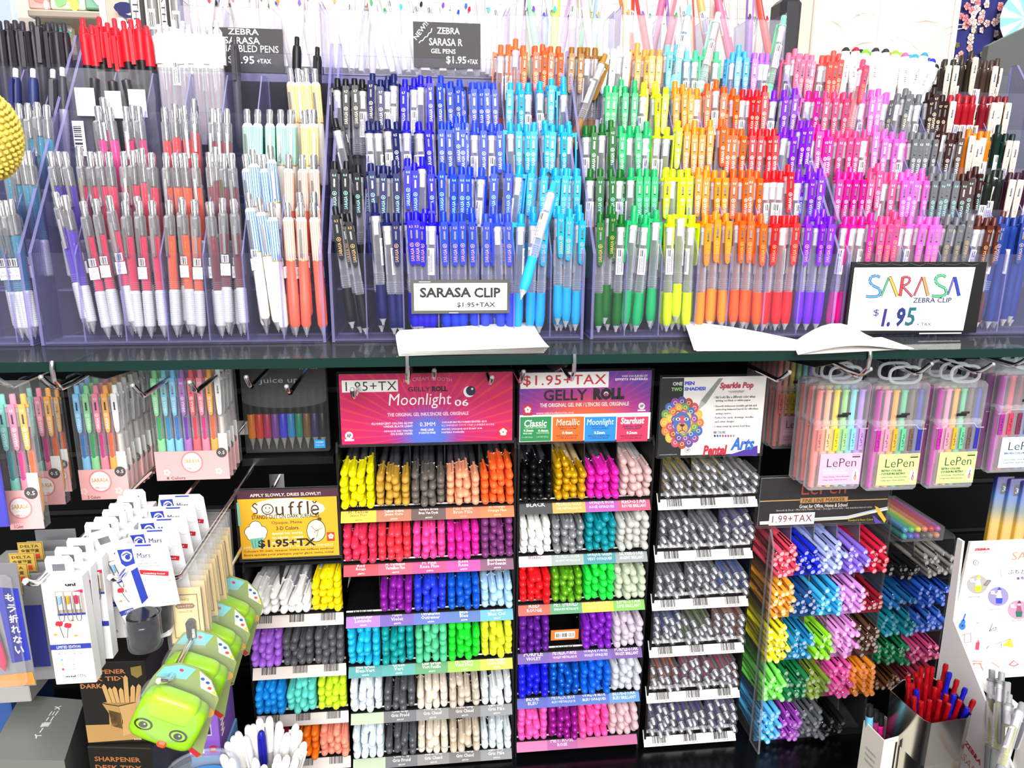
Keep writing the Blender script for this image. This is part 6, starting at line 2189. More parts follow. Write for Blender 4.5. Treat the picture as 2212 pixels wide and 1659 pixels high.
q.flat([(-W_, .0008, 0), (0, .0008, .002), (-.001, .0008, H_ * .12), (-W_, .0008, H_ * .09)], mat('f0863a', .5))
q.disc((-W_ * .52, .0006, H_ * .29), .0085, .0085, mat('e8762a', .5), 20)
letter(q, '0.5', (-W_ * .52 - .006, .0003, H_ * .29 - .0032), (.012, 0, 0), (0, 0, .0064), mat('f8e0c8', .5), .01, res=1)
letter(q, 'puard', (-W_ * .66, .0003, H_ * .36), (0, 0, .028), (-.008, 0, 0), WHITE, .03, res=1)
q.build('print', t)
m = M()
T = Matrix.Translation((-W_ * .36, -.004, H_ * .16)) @ Matrix.Rotation(R(-7.5), 4, 'Y')
m.lathe([(0, 0), (.0006, .001), (.0030, .008), (.0042, .011), (.0044, .034), (.0042, .036), (.0040, .082), (.0030, .083), (.0030, .092), (0, .0925)], mat('d82a5a', .3), 12, T)
m.lathe([(.0044, .030), (.0046, .031), (.0046, .034), (.0044, .035)], STEEL, 12, T)
m.box((-.0012, -.0062, .055), (.0012, -.0050, .084), STEEL, T)
m.build('pencil', t)
m = M()
m.rbox((-W_, -.010, .004), (-.004, .0012, H_ * .93), POUCH, .004)
m.build('blister', t)
for k in range(6):
    Y = .70 + k * .035
    b = at(92 + k * 14, 1262 - k * 24, Y=Y)
    tt_ = thing('pencil_blister', f'dim grey topped pencil blister card, {ORD[k]} behind the pink mechanical pencil', 'pencil pack', (b.x, Y, b.z), 'grey pencil cards')
    m = M()
    m.rbox((-.046, 0, -.105), (0, .0012, 0), mat('8a8a8e', .5), .0005)
    m.build('card', tt_)
    m = M()
    m.box((-.040, -.0003, -.09), (-.004, -.0001, -.022), mat('2c3490', .5))
    if k < 4:
        zz = .003
        m.box((-.046 + .002, -.0022, -.012 + zz), (-.018, -.0018, .010 + zz), mat('e0c060', .4))
        m.box((-.0435, -.0025, -.0115 + zz), (-.0185, -.0022, .0095 + zz), mat('8a6a2a', .4))
        m.box((-.0430, -.0028, -.0110 + zz), (-.0190, -.0025, .0090 + zz), mat('cfae50', .4))
        letter(m, 'DELTA', (-.041, -.0031, .004 + zz), (.019, 0, 0), (0, 0, .0032), mat('5a4418', .5), .02, res=1)
        letter(m, '金賞受賞', (-.041, -.0031, -.002 + zz), (.019, 0, 0), (0, 0, .0042), mat('5a4418', .5), .02, res=1)
        m.box((-.041, -.0031, -.0095 + zz), (-.034, -.0028, -.0040 + zz), mat('e04a2a', .5))
        m.box((-.030, -.0031, -.0095 + zz), (-.022, -.0028, -.0040 + zz), mat('e04a2a', .5))
    m.build('print', tt_)

# blue packs at the far left edge
for k in range(3):
    Y = .74 + k * .03
    a, b = at(-60, 1142, Y=Y), at(19 - k * 4, 1136, Y=Y)
    tt_ = thing('pencil_pack', ['blue card pack cut by the left picture edge beside the three-pen pack', 'second blue card pack at the left picture edge', 'third blue card pack at the left picture edge'][k], 'pencil pack', ((a.x + b.x) / 2, Y, a.z), 'blue packs at the left edge')
    hw = (b.x - a.x) / 2
    m = M()
    m.rbox((-hw, 0, 0), (hw, .004, .125), mat('4a48b8', .4), .001)
    m.build('card', tt_)
    m = M()
    m.rbox((-hw * .4, 0, .125), (hw * .9, .0008, .146), POUCH, .0004)
    letter(m, 'uni', (hw * .3, -.0004, .138), (.012, 0, 0), (0, 0, .005), mat('b81f2a', .5), .03, res=1)
    m.build('hang_tab', tt_)


# ------------------------------------------------------------------ lower left: boxes standing on the counter
def xz(px, py, Y):
    p = at(px, py, Y=Y)
    return p.x, p.z


YT = .80
bl, br, tl = at(190, 1608, Y=YT), at(330, 1602, Y=YT), at(176, 1432, Y=YT)
W_, H_ = br.x - bl.x + .004, tl.z - bl.z
sh_ = (bl.z - ZC) / 2
KR = mat('b08a52', .6)
BKB = mat('17150f', .55)
for k in range(3):
    z0 = bl.z if k == 0 else ZC + .0004 + (2 - k) * sh_
    hh = (H_ if k == 0 else sh_ - .0008)
    dy = 0 if k == 0 else (-.004, -.030)[k - 1]
    t = thing('desk_tidy_box', ['black and kraft box drawn with a sharpener full of pencils, topmost of its stack', 'black box with gold lettering directly under the sharpener drawing box', 'lowest black box of the stack under the sharpener drawing box'][k], 'box', (bl.x, YT + dy, z0 + .0004), 'stacked black desk tidy boxes', (0, 0, R(-3 if k == 0 else -8)))
    m = M()
    m.rbox((0, 0, 0), (W_, .10, hh), BKB, .001)
    m.build('box', t)
    q = M()
    if k == 0:
        q.flat([(.0008, -.0003, H_ * .02), (W_ - .001, -.0003, H_ * .05), (W_ - .001, -.0003, H_ * .24), (.0008, -.0003, H_ * .24)], KR)
        for i_, (s_, u0, u1) in enumerate([('SHARPENER', .02, .70), ('DESK TIDY', .02, .72), ('DARK', .02, .33)]):
            letter(q, s_, (W_ * u0, -.0004, H_ * (.86 - i_ * .085)), (W_ * (u1 - u0), 0, 0), (0, 0, H_ * .055), mat('c07a4a', .5), .025, res=1)
        q.flat([(W_ * .78, -.0004, H_ * .93), (W_ * .94, -.0004, H_ * .95), (W_ * .94, -.0004, H_ * .84), (W_ * .86, -.0004, H_ * .80), (W_ * .78, -.0004, H_ * .84)], mat('8a7a3a', .5))
        o = lambda u, v: (W_ * u, -.0006, H_ * v)
        q.flat([o(.30, .50), o(.54, .46), o(.56, .30), o(.54, .09), o(.42, .12), o(.36, .18), o(.38, .38)], KR)
        q.flat([o(.54, .46), o(.94, .53), o(.90, .40), o(.94, .24), o(.92, .17), o(.54, .09), o(.57, .28)], mat('c29a60', .6))
        q.flat([o(.38, .42), o(.55, .38), o(.55, .18), o(.40, .22)], mat('3a2f20', .6))
        q.flat([o(.30, .51), o(.54, .47), o(.94, .54), o(.72, .58)], mat('a07c48', .6))
        for x_, ln_p, lean_ in [(.38, .20, -.05), (.44, .16, -.03), (.50, .17, -.02), (.57, .15, 0), (.64, .30, .02), (.72, .18, .03), (.79, .19, .05)]:
            y_ = -.0008 - x_ * .0003
            q.flat([(W_ * x_, y_, H_ * .51), (W_ * (x_ + .07), y_, H_ * .51), (W_ * (x_ + .07 + lean_), y_, H_ * (.51 + ln_p)), (W_ * (x_ + .035 + lean_), y_, H_ * (.545 + ln_p)), (W_ * (x_ + lean_), y_, H_ * (.51 + ln_p))], mat('c49c62', .6))
            q.tube([(W_ * (x_ + .07), y_ - .0001, H_ * .51), (W_ * (x_ + .07 + lean_), y_ - .0001, H_ * (.51 + ln_p))], .0003, mat('4a3820', .6), 4)
        q.flat([(W_ * .72, -.0009, H_ * .14), (W_ * .86, -.0009, H_ * .17), (W_ * .86, -.0009, H_ * .36), (W_ * .80, -.0009, H_ * .41), (W_ * .74, -.0009, H_ * .36)], mat('a88048', .6))
        q.ring((W_ * .79, -.0011, H_ * .27), .0022, .0028, mat('3a2f20', .6), 12)
        letter(q, 'suck UK', (W_ * .70, -.0005, H_ * .035), (W_ * .22, 0, 0), (0, 0, .003), mat('d8c8a0', .5), .02, res=1)
    else:
        letter(q, 'SHARPENER', (W_ * .1, -.0004, hh * .80), (W_ * .72, 0, 0), (0, 0, hh * .07), mat('a8683a', .5), .025, res=1)
        letter(q, 'DESK TIDY', (W_ * .1, -.0004, hh * .68), (W_ * .72, 0, 0), (0, 0, hh * .07), mat('a8683a', .5), .025, res=1)
    q.build('print', t)

# silver grey boxes
ZG = .775
pts = [at(-30, 1640, Z=ZG), at(139, 1643, Z=ZG), at(182, 1512, Z=ZG), at(46, 1500, Z=ZG)]
for k in range(2):
    z1, z0 = (ZG, ZG - .085) if k == 0 else (ZG - .0855, ZC + .0005)
    m = M()
    o = pts[0]
    GYM = mat('8d908a', .38, .35)
    m.prism([(p.x - o.x, p.y - o.y) for p in pts], z0 - z0, z1 - z0, GYM, 'XY')
    t = thing('metal_grey_box', ['satin grey box with small white symbols on its lid, bottom left', 'satin grey box under the box with white symbols, bottom left'][k], 'box', (o.x, o.y, z0), 'satin grey boxes')
    m.build('box', t)
    if k == 0:
        q = M()
        ca, cb = at(86, 1595, Z=ZG + .0004), at(136, 1524, Z=ZG + .0004)
        d_ = cb - ca
        up_ = Vector((-d_.y, d_.x, 0)).normalized() * .010
        letter(q, 'イー重ニ三メ', tuple(ca - Vector((o.x, o.y, z0))), tuple(d_), tuple(up_), mat('ececec', .4), .02, res=1)
        q.build('print', t)

# pale boxes far left
for (x0, y0, x1, y1, Y, c, lab) in [(-60, 1420, 52, 1270, .86, 'a8a5a2', 'plain pale grey box behind the pink mechanical pencil blister'), (-60, 1560, 30, 1480, .90, '3a5a9a', 'blue patterned box at the left edge under the pale grey box')]:
    a, b, c2 = at(x0, y0, Y=Y), at(x1, y0, Y=Y), at(x0, y1, Y=Y)
    m = M()
    m.rbox((a.x, Y, ZC + .0005 if y0 > 1500 else at(0, 1480, Y=.90).z + .001), (b.x, Y + .1, c2.z), mat(c, .5), .001)
    tag(m.build('carton'), lab, 'box')

# purple sharpener box on a pale blue one
YV = .87
a, b, c2 = at(368, 1640, Y=YV), at(478, 1632, Y=YV), at(375, 1475, Y=YV)
t = thing('sharpener_carton', 'purple carton with a window and yellow Japanese print, behind the green sharpeners', 'box', (a.x, YV, a.z))
W_, H_ = b.x - a.x, c2.z - a.z
PV = mat('8d5fc0', .45)
m = M()
m.rbox((0, 0, 0), (W_, .075, H_), PV, .001)
m.build('box', t)
q = M()
q.flat([(W_ * .1, -.0004, H_ * .28), (W_ * .86, -.0004, H_ * .28), (W_ * .86, -.0004, H_ * .93), (W_ * .1, -.0004, H_ * .93)], mat('c8b4e0', .5))
q.flat([(W_ * .12, -.0006, H_ * .30), (W_ * .84, -.0006, H_ * .30), (W_ * .84, -.0006, H_ * .91), (W_ * .12, -.0006, H_ * .91)], mat('3a2f4a', .4))
letter(q, '5', (W_ * .06, -.0005, H_ * .16), (W_ * .09, 0, 0), (0, 0, H_ * .09), mat('f0c040', .5), .03, res=1)
letter(q, '段階', (W_ * .17, -.0005, H_ * .16), (W_ * .16, 0, 0), (0, 0, H_ * .06), mat('f0c040', .5), .03, res=1)
letter(q, '芯の硬度', (W_ * .38, -.0005, H_ * .16), (W_ * .26, 0, 0), (0, 0, H_ * .065), mat('a8c4f0', .5), .03, res=1)
q.flat([(W_ * .06, -.0004, H_ * .05), (W_ * .68, -.0004, H_ * .05), (W_ * .68, -.0004, H_ * .13), (W_ * .06, -.0004, H_ * .13)], WHITE)
letter(q, 'えんぴつけずり', (W_ * .09, -.0006, H_ * .062), (W_ * .55, 0, 0), (0, 0, H_ * .055), mat('3a2a5a', .5), .01, res=1)
q.disc((W_ * .86, -.0005, H_ * .10), H_ * .05, H_ * .05, mat('c8283a', .5), 18)
letter(q, '日本製', (W_ * .82, -.0007, H_ * .085), (W_ * .08, 0, 0), (0, 0, H_ * .03), WHITE, .01, res=1)
zz = []
for k in range(12):
    zz += [(W_ + .0004, .010 + (.012 if k % 2 else 0), H_ * (.20 + k * .035))]
q.tube(zz, .0007, mat('f0d8c0', .5), 4)
letter(q, 'えんぴつけずり', (W_ + .0005, .028, H_ * .35), (0, .02, H_ * .35), (0, -.006, H_ * .05), mat('e8d050', .5), .03, res=1)
q.build('print', t)
m = M()
m.lathe([(0, 0), (.008, .001), (.011, .008), (.008, .015), (0, .016)], PV, 18, Matrix.Translation((W_ * .62, -.0008, H_ * .62)) @ Matrix.Rotation(R(90), 4, 'X') @ Matrix.Scale(.25, 4, (0, 0, 1)))
m.build('sharpener', t)
m = M()
m.rbox((a.x - .002, YV + .002, ZC + .0005), (b.x + .002, YV + .075, a.z - .0004), mat('7ab4e8', .45), .001)
tag(m.build('carton'), 'pale blue carton under the purple sharpener carton', 'box')

# round clear tub with a blue lid, bottom edge
p = at(432, 1690, Y=.80)
t = thing('round_tub', 'clear round tub with ribbed rim and blue contents at the bottom edge', 'tub', (p.x, .80, ZC))
hz = at(405, 1640, Y=.83).z - ZC
m = M()
pr = [(.040, .0005), (.044, .01), (.046, hz - .014)] + [(.046 + (.0022 if k % 2 else 0), hz - .012 + k * .0024) for k in range(6)] + [(.044, hz + .002), (.042, hz)]
m.lathe(pr, clear('tub_plastic', (.93, .95, .98), .12, .7, (.8, .85, .9), .08), 36)
m.build('tub', t)
m = M()
m.lathe([(0, .002), (.038, .003), (.041, hz - .02), (0, hz - .018)], mat('4a9ae0', .5), 30)
m.build('contents', t)

# cup of white capped pens
pc = at(566, 1668, Y=.845)
t = thing('pen_cup', 'clear cup holding the white capped pens at the bottom edge', 'cup', (pc.x, .855, ZC + .0005))
m = M()
m.lathe([(0, 0), (.030, .0005), (.034, .05), (.035, .072), (.033, .072), (.029, .003), (0, .0025)], clear('tub_plastic', (.93, .95, .98), .12, .7, (.8, .85, .9), .08), 28)
m.build('cup', t)


def wpen(q):
    q.lathe([(.0036, .002), (.0046, .006), (.0046, .098)], clear('white_barrel', (.92, .92, .92), .55, .85, (.84, .82, .80)), 12)


def wcap(q):
    q.lathe([(.0050, .095), (.0056, .097), (.0058, .120), (.0055, .134), (.0045, .1405), (.0025, .1435), (0, .144)], omat(.32), 14)
    q.box((-.0014, -.0080, .092), (.0014, -.0068, .135), omat(.32))
    q.box((-.0012, -.0070, .1310), (.0012, -.0045, .1350), omat(.32))


kind('white_cup_pen', [(None, pmesh('barrel', wpen), None, None), ('cap', pmesh('cap', wcap), 'cap', None)])
heads = [(560, 1552, 0), (582, 1549, 0), (604, 1560, 0), (640, 1565, 0), (535, 1568, 0), (546, 1566, 0), (648, 1580, 0), (658, 1605, 0), (513, 1582, 0), (503, 1592, 0), (564, 1580, 1), (530, 1592, 0), (490, 1605, 0), (620, 1585, 0), (480, 1632, 0), (645, 1620, 0), (600, 1632, 0), (620, 1634, 0), (640, 1640, 0), (550, 1640, 0), (570, 1655, 0), (500, 1640, 0)]
for k, (px, py, blue) in enumerate(heads):
    f = (py - 1545) / 115
    Y = .885 - .065 * f
    p = at(px, py, Y=Y)
    base = Vector((pc.x + (p.x - pc.x) * .22, .855 + (Y - .855) * .35, ZC + .006))
    d = (p - base).normalized()
    spawn('white_cup_pen', frame(p - d * .143, d, R(rnd.uniform(-80, 80))), dict(cap='1c1e9c' if blue else 'f8f5f2'),
          'dark blue capped pen, the only coloured one in the clear cup' if blue else f'white capped pen in the clear cup, {ORD[k - (1 if k > 10 else 0)] if k < 21 else "last"} in height', 'pen', 'white capped pens in the cup')
# ------------------------------------------------------------------ loose papers on the shelf
def sheet(m, corners, bulge, mt, n=10, k=5, lift=0.0, th=.0004):
    """a bent sheet between four world corners a b c d (front left, front right, back right, back left)"""
    a, b, c, d = [Vector(p) for p in corners]
    vs = []
    for j in range(k + 1):
        for i in range(n + 1):
            u, v = i / n, j / k
            p = (a * (1 - u) + b * u) * (1 - v) + (d * (1 - u) + c * u) * v
            vs.append(p + Vector((0, 0, lift + bulge(u, v))))
    fs = [(j * (n + 1) + i, j * (n + 1) + i + 1, (j + 1) * (n + 1) + i + 1, (j + 1) * (n + 1) + i) for j in range(k) for i in range(n)]
    m.add(vs, fs, mt, True)
    m.add([v - Vector((0, 0, th)) for v in vs], [f[::-1] for f in fs], mt, True)


zP = ZS + .0012
t = thing('paper_stack', 'stack of scrap paper with faint pencil notes lying on the front edge of the shelf', 'paper', at(1010, 750, Z=zP))
inv = Matrix.Translation(-t.location)
for k in range(5):
    j = k * 2.2
    cs = [at(862 + j, 770 - k * .5, Z=zP), at(1176 + j * 1.2, 762 + k, Z=zP), at(1158 - j, 722 + j * .2, Z=zP), at(855 + j, 745 - j * .3, Z=zP)]
    m = M()
    sheet(m, cs, lambda u, v: .0010 * k + .0035 * u * u * (1 - v) * (k / 4) + .0015 * math.sin(u * 5 + k) * .3 + (.011 * v * v), PAPER, lift=.0006)
    m.v = [tuple(inv @ Vector(p)) for p in m.v]
    o = m.build('sheet', t)
q = M()
rr = random.Random(5)
for row in range(3):
    for w_ in range(9):
        px = 880 + w_ * 31 + rr.uniform(-6, 6)
        p = at(px, 752 - row * 8 - w_ * 1.2, Z=zP + .0075 + .004 * row)
        q.tube([tuple(inv @ (p + Vector((i * .0022, rr.uniform(-.001, .001), .0012 + rr.uniform(0, .0012))))) for i in range(rr.randint(3, 6))], .00018, mat('d8b0b8' if (row + w_) % 4 == 0 else 'a8a4b0', .7), 4)
q.build('pencil_notes', t)

t = thing('folded_paper', 'white folded paper spread open on the shelf below the red and purple pens', 'paper', at(1720, 745, Z=zP))
inv = Matrix.Translation(-t.location)
m = M()
cs = [at(1499, 758, Z=zP), at(1712, 757, Z=zP), at(1735, 738, Z=zP), at(1476, 722, Z=zP)]
sheet(m, cs, lambda u, v: .001 + .016 * (1 - u) ** 2 * v + .006 * v * math.sin(math.pi * u), PAPER)
sheet(m, [p + Vector((.002, -.002, 0)) for p in cs], lambda u, v: .0004 + .010 * (1 - u) ** 2 * v, PAPER)
m.v = [tuple(inv @ Vector(p)) for p in m.v]
m.build('left_page', t)
m = M()
cs = [at(1724, 768, Z=zP), at(1975, 755, Z=zP), at(1905, 730, Z=zP), at(1712, 742, Z=zP)]
sheet(m, cs, lambda u, v: .001 + .020 * math.sin(math.pi * min(1, u * 1.15)) * (.35 + .65 * v), PAPER)
sheet(m, [p + Vector((.001, .003, 0)) for p in cs], lambda u, v: .0005 + .013 * math.sin(math.pi * min(1, u * 1.15)) * v, PAPER)
m.v = [tuple(inv @ Vector(p)) for p in m.v]
m.build('right_page', t)

# ------------------------------------------------------------------ lower right: marker box, striped packs, white display, tin, carton
YM = YB - .010
a, b, c2 = at(1946, 1184, Y=YM), at(2036, 1180, Y=YM), at(1946, 1148, Y=YM)
zt2 = at(1975, 1165, Y=YB).z
zb_ = zt2 + .0006
t = thing('marker_box', 'clear box of round ended markers in rainbow colours lying on the rear fineliner rack', 'marker box', (a.x, YM, zb_))
W_, H_ = b.x - a.x, .024
m = M()
m.rbox((0, 0, 0), (W_, .130, H_), clear('marker_case', (.95, .95, .95), .05, .35, (.6, .6, .62), .05), .001)
m.build('case', t)
for r_, row in enumerate([['3ab0a8', '3a70d8', '8a4ac0', '5a5450', '8a8478', 'd8906a'], ['4aa8d8', '5ad87a', 'f0e03a', 'f08a6a', 'e03a3a', 'c04ab0']]):
    for k, c in enumerate(row):
        m = M()
        T = Matrix.Translation(((W_ - .004) * (k + .5) / 6 + .002, .003, .0062 + r_ * .0115)) @ Matrix.Rotation(R(-90), 4, 'X')
        m.lathe([(0, 0), (.0028, .0008), (.0046, .0030), (.0052, .0058), (.0046, .009), (.0050, .012), (.0050, .122), (0, .123)], mat(c, .22), 12, T)
        m.build('marker', t)

for k in range(7):
    Y = .97 + k * .018
    p = at(2146 + k * 19, 1176, Y=.97)
    t = thing('striped_pack', f'tall narrow blue to yellow pack above the white display, {ORD[k]} from left', 'pen pack', (p.x, Y - k * .026, p.z - .02), 'blue and yellow packs')
    gm = None
    m = M()
    key = ('bluegold',)
    if key not in MATS:
        gm = bpy.data.materials.new('blue_gold_print')
        gm.use_nodes = True
        g = gm.node_tree
        tcx = g.nodes.new('ShaderNodeTexCoord')
        sp = g.nodes.new('ShaderNodeSeparateXYZ')
        rp = g.nodes.new('ShaderNodeValToRGB')
        mr = g.nodes.new('ShaderNodeMapRange')
        mr.inputs[1].default_value, mr.inputs[2].default_value = 0, .13
        e = rp.color_ramp.elements
        e[0].position, e[0].color = 0, (*lin('14121c'), 1)
        e[1].position, e[1].color = 1, (*lin('3a2a7a'), 1)
        for pp, cc in ((.12, '14121c'), (.13, 'd8a82a'), (.42, 'e0b43a'), (.62, '7a8a8a'), (.78, '4a78c0'), (.90, '3a4aa0')):
            x = e.new(pp)
            x.color = (*lin(cc), 1)
        g.links.new(tcx.outputs['Object'], sp.inputs[0])
        g.links.new(sp.outputs['Z'], mr.inputs[0])
        g.links.new(mr.outputs[0], rp.inputs[0])
        g.links.new(rp.outputs[0], g.nodes['Principled BSDF'].inputs['Base Color'])
        g.nodes['Principled BSDF'].inputs['Roughness'].default_value = .35
        MATS[key] = gm
    m.rbox((-.0115, 0, 0), (.0135, .010, .13), MATS[key], .002)
    m.build('card', t)
    m = M()
    m.box((-.004, -.0004, .104), (.010, -.0001, .122), mat('101014', .5))
    letter(m, '3', (-.002, -.0007, .108), (.006, 0, 0), (0, 0, .009), mat('b0b4b8', .5), .02, res=1)
    m.rbox((-.0125, -.0012, -.002), (.0145, -.0008, .132), POUCH, .0002)
    m.build('sleeve', t)

# white cardboard display with printed line drawings
YZ = .80
WC = mat('f4efec', .55)
t = thing('cardboard_display', 'white cardboard pen display printed with small camping drawings, lower right', 'display', (at(2090, 1416, Y=YZ).x, YZ, ZC + .0005))
o = t.location.copy()
T = Matrix.Translation(-o)
m = M()
pl = [(2097, 1172), (2260, 1165), (2260, 1413), (2090, 1416), (2061, 1338)]
pts = [at(x, y, Y=YZ) for x, y in pl]
m.prism([(p.x, p.z) for p in pts], YZ, YZ + .004, WC, 'XZ', T=T)
m.build('back_panel', t)
XW = at(2061, 1338, Y=YZ).x
m = M()
wp = [(YZ + .014, pts[0].z), (YZ + .004, pts[0].z), (YZ - .002, pts[4].z), (at(2192, 1659, X=XW).y, at(2192, 1659, X=XW).z), (at(2192, 1659, X=XW).y - .03, ZC + .001), (YZ + .008, ZC + .001)]
m.prism(wp, XW - .003, XW, WC, 'YZ', T=T)
m.build('side_panel', t)
za = pts[3].z
m = M()
xr_ = pts[2].x
yf = at(2150, 1600, Z=za - .02).y
m.box((XW, YZ - .045, za - .003), (xr_, YZ, za), WC, T)
m.box((XW, YZ - .20, za - .003), (XW + .020, YZ - .045, za), WC, T)
m.build('tray_top', t)
m = M()
m.box((XW + .0005, YZ - .20, ZC + .001), (xr_, YZ - .125, za - .012), WC, T)
m.build('front_panel', t)
m = M()
ZT = lambda x, y: (lambda p: (p.x - o.x, YZ - .0012 - o.y, p.z - o.z))(at(x, y, Y=YZ))


def zt(t_, x0, y0, x1, y1, c, bold=0.0, res=1):
    a, b, c2 = ZT(x0, y1), ZT(x1, y1), ZT(x0, y0)
    letter(m, t_, a, (b[0] - a[0], 0, 0), (0, 0, c2[2] - a[2]), mat(c, .5), bold, res=res)


def zpoly(pts_, c, up=0):
    m.flat([(p[0], p[1] + .0006 - up * .0001, p[2]) for p in (ZT(x, y) for x, y in pts_)], mat(c, .5))


def zdisc(x, y, rx, ry, c, up=0, n=16):
    zpoly([(x + rx * math.cos(2 * math.pi * k / n), y - ry * math.sin(2 * math.pi * k / n)) for k in range(n)], c, up)


def zline(pts_, w_, c, up=1):
    for (x0, y0), (x1, y1) in zip(pts_, pts_[1:]):
        L = math.hypot(x1 - x0, y1 - y0) or 1
        nx, ny = -(y1 - y0) / L * w_ / 2, (x1 - x0) / L * w_ / 2
        zpoly([(x0 - nx, y0 - ny), (x1 - nx, y1 - ny), (x1 + nx, y1 + ny), (x0 + nx, y0 + ny)], c, up)


zt('ZEBRA', 2103, 1184, 2137, 1189, 'd0202e', .05)
zt('Open new imagination', 2099, 1191, 2139, 1195, '8a6a70', .01)
zt('SA', 2184, 1192, 2215, 1209, 'd8906a', -.01, 2)
zt('ぶちど', 2176, 1230, 2214, 1240, '3a3638', .0, 2)
zline([(2162, 1246), (2161, 1229), (2220, 1222)], .8, '9a9694')
zline([(2162, 1246), (2220, 1243)], .8, '9a9694')
zdisc(2107.5, 1215, 6, 5.6, '4a4648')
zdisc(2107.5, 1215, 5, 4.6, 'f4efec', 1)
zdisc(2107.5, 1215, 2.6, 2.5, '4a4648', 2)
zdisc(2107.5, 1215, 1.7, 1.6, 'f4efec', 3)
zdisc(2199, 1249, 3, 3, '6a5a8a')
zdisc(2208, 1248, 3, 3, '8a6ab0')
for x, y, c, body in [(2111, 1262, 'a8a4a0', 'e8d020'), (2156, 1288, '9488b4', '3048b8'), (2199, 1317, 'b890a8', '6a3048')]:
    zdisc(x, y, 22, 20.5, c, 0, 24)
    zpoly([(x - 5, y + 4), (x - 3, y - 9), (x + 5, y - 10), (x + 8, y + 4)], 'f0ece8' if c != 'b890a8' else 'a05070', 1)
    zdisc(x + 2, y - 13, 3.6, 3.6, 'f4e4d8', 2, 10)
    zpoly([(x - 3, y - 14), (x + 2, y - 21), (x + 7, y - 14)], body, 3)
    zpoly([(x - 6, y + 3), (x + 9, y + 3), (x + 7, y + 15), (x - 5, y + 15)], body if c != 'b890a8' else '2a6a5a', 2)
    zline([(x - 4, y - 5), (x - 13, y - 7)], 2.4, 'f0ece8', 2)
    zpoly([(x - 17, y - 12), (x - 9, y - 13), (x - 8, y - 6), (x - 16, y - 5)], 'fbf8f4', 3)
zline([(2124, 1263), (2134, 1252), (2140, 1253), (2132, 1264), (2124, 1263)], 1.2, '6a6866', 4)
zpoly([(2124, 1263), (2132, 1252), (2140, 1253), (2131, 1266)], '8a8886', 3)
for s_, x, y, w_ in [('"sketch break"', 2089, 1287, 28), ('"sweet shop"', 2134, 1314, 30), ('"greeting"', 2183, 1338, 24)]:
    zt(s_, x, y, x + w_, y + 3.4, '5a5658', .01)
zdisc(2078, 1352, 7.5, 8.5, '2a70d8')
zdisc(2080, 1343, 5, 5.5, '2a70d8', 1)
zline([(2080, 1340), (2085, 1325)], 3, '2a70d8', 1)
zdisc(2078, 1351, 2.4, 2.4, '16305a', 2, 10)
zpoly([(2106, 1347), (2116, 1346), (2115, 1361), (2105, 1362)], 'b8d0ec')
zline([(2108, 1345), (2114, 1345)], 1.4, '7a8ab0')
zline([(2136, 1362), (2151, 1354), (2151, 1360), (2137, 1363), (2142, 1350), (2143, 1346)], 1, '4a4648')
zline([(2076, 1372), (2083, 1370), (2096, 1367), (2097, 1386), (2083, 1388), (2083, 1370)], 1, '6a5a70')
zpoly([(2082, 1392), (2091, 1390), (2086, 1403)], 'b8a4d8')
zpoly([(2108, 1387), (2116, 1386), (2114, 1404), (2106, 1403)], 'd83048')
zline([(2112, 1386), (2113, 1382)], 2.4, 'd83048')
zline([(2130, 1402), (2134, 1396), (2136, 1394)], 1.2, '4a4648')
zpoly([(2164, 1394), (2183, 1379), (2190, 1398), (2174, 1396)], 'f0d028')
zline([(2149, 1391), (2183, 1379)], 1, '6a5a30')
zline([(2163, 1388), (2162, 1400)], 1, '6a5a30')
zt('tent', 2168, 1404, 2182, 1407, '5a5658')
m.build('print', t)
m = M()
for (x0, y0), pts_, c in [((2110, 1428), [(-10, 0), (12, 1)], 'd87a5a'), ((2110, 1433), [(-8, 0), (11, 1)], 'd87a5a'), ((2105, 1440), [(0, -8), (-6, 8)], 'd87a5a'), ((2116, 1440), [(0, -8), (8, 8)], 'd87a5a'), ((2150, 1436), [(-9, -6), (9, 6)], 'e08a6a'), ((2190, 1432), [(-10, 4), (0, -5), (10, 3), (0, 7), (-10, 4)], 'c84a5a')]:
    m.tube([tuple(T @ (at(x0 + dx, y0 + dy, Z=za + .0004))) for dx, dy in pts_], .0006, mat(c, .5), 4)
m.build('print', t)
# writing on the outer side of the wing
m = M()
xw = XW - .0034 - o.x
letter(m, 'ZEBRA', (xw, YZ - .055 - o.y, .150), (0, -.030, -.008), (0, -.0018, .0070), mat('d0202e', .5), .03, res=1)
letter(m, 'SARASA', (xw, YZ - .055 - o.y, .128), (0, -.050, -.014), (0, -.0030, .0110), mat('d8906a', .5), -.01, res=1)
for k, (yy, z_, c) in enumerate([(-.085, .060, 'b890a8'), (-.110, .030, '7aa0d0')]):
    n = 16
    m.flat([(xw + .0001, YZ + yy - o.y + .012 * math.cos(2 * math.pi * i / n), z_ + .014 * math.sin(2 * math.pi * i / n)) for i in range(n)], mat(c, .5))
    m.flat([(xw - .0001, YZ + yy - o.y + dy, z_ + dz) for dy, dz in ((.004, .008), (-.004, .008), (-.005, -.010), (.005, -.010))], mat('a03a5a' if k == 0 else 'e8d040', .5))
m.build('print', t)
# grey pens of the display
for k, (px, py, pxb, pyb) in enumerate([(2143, 1447, 2140, 1560), (2164, 1452, 2156, 1560), (2180, 1500, 2175, 1578), (2208, 1520, 2192, 1570)]):
    Y = YZ - .066 - .016 * k
    odd('clip_gel_pen', px, py, pxb, pyb, Y, dict(body='8e9092', ink='c8c43a'), f'grey clip pen standing in the white cardboard display, {ORD[k]} from left', tilt=.02, spin=[20, 5, 170, 60][k], group='grey pens in the cardboard display')

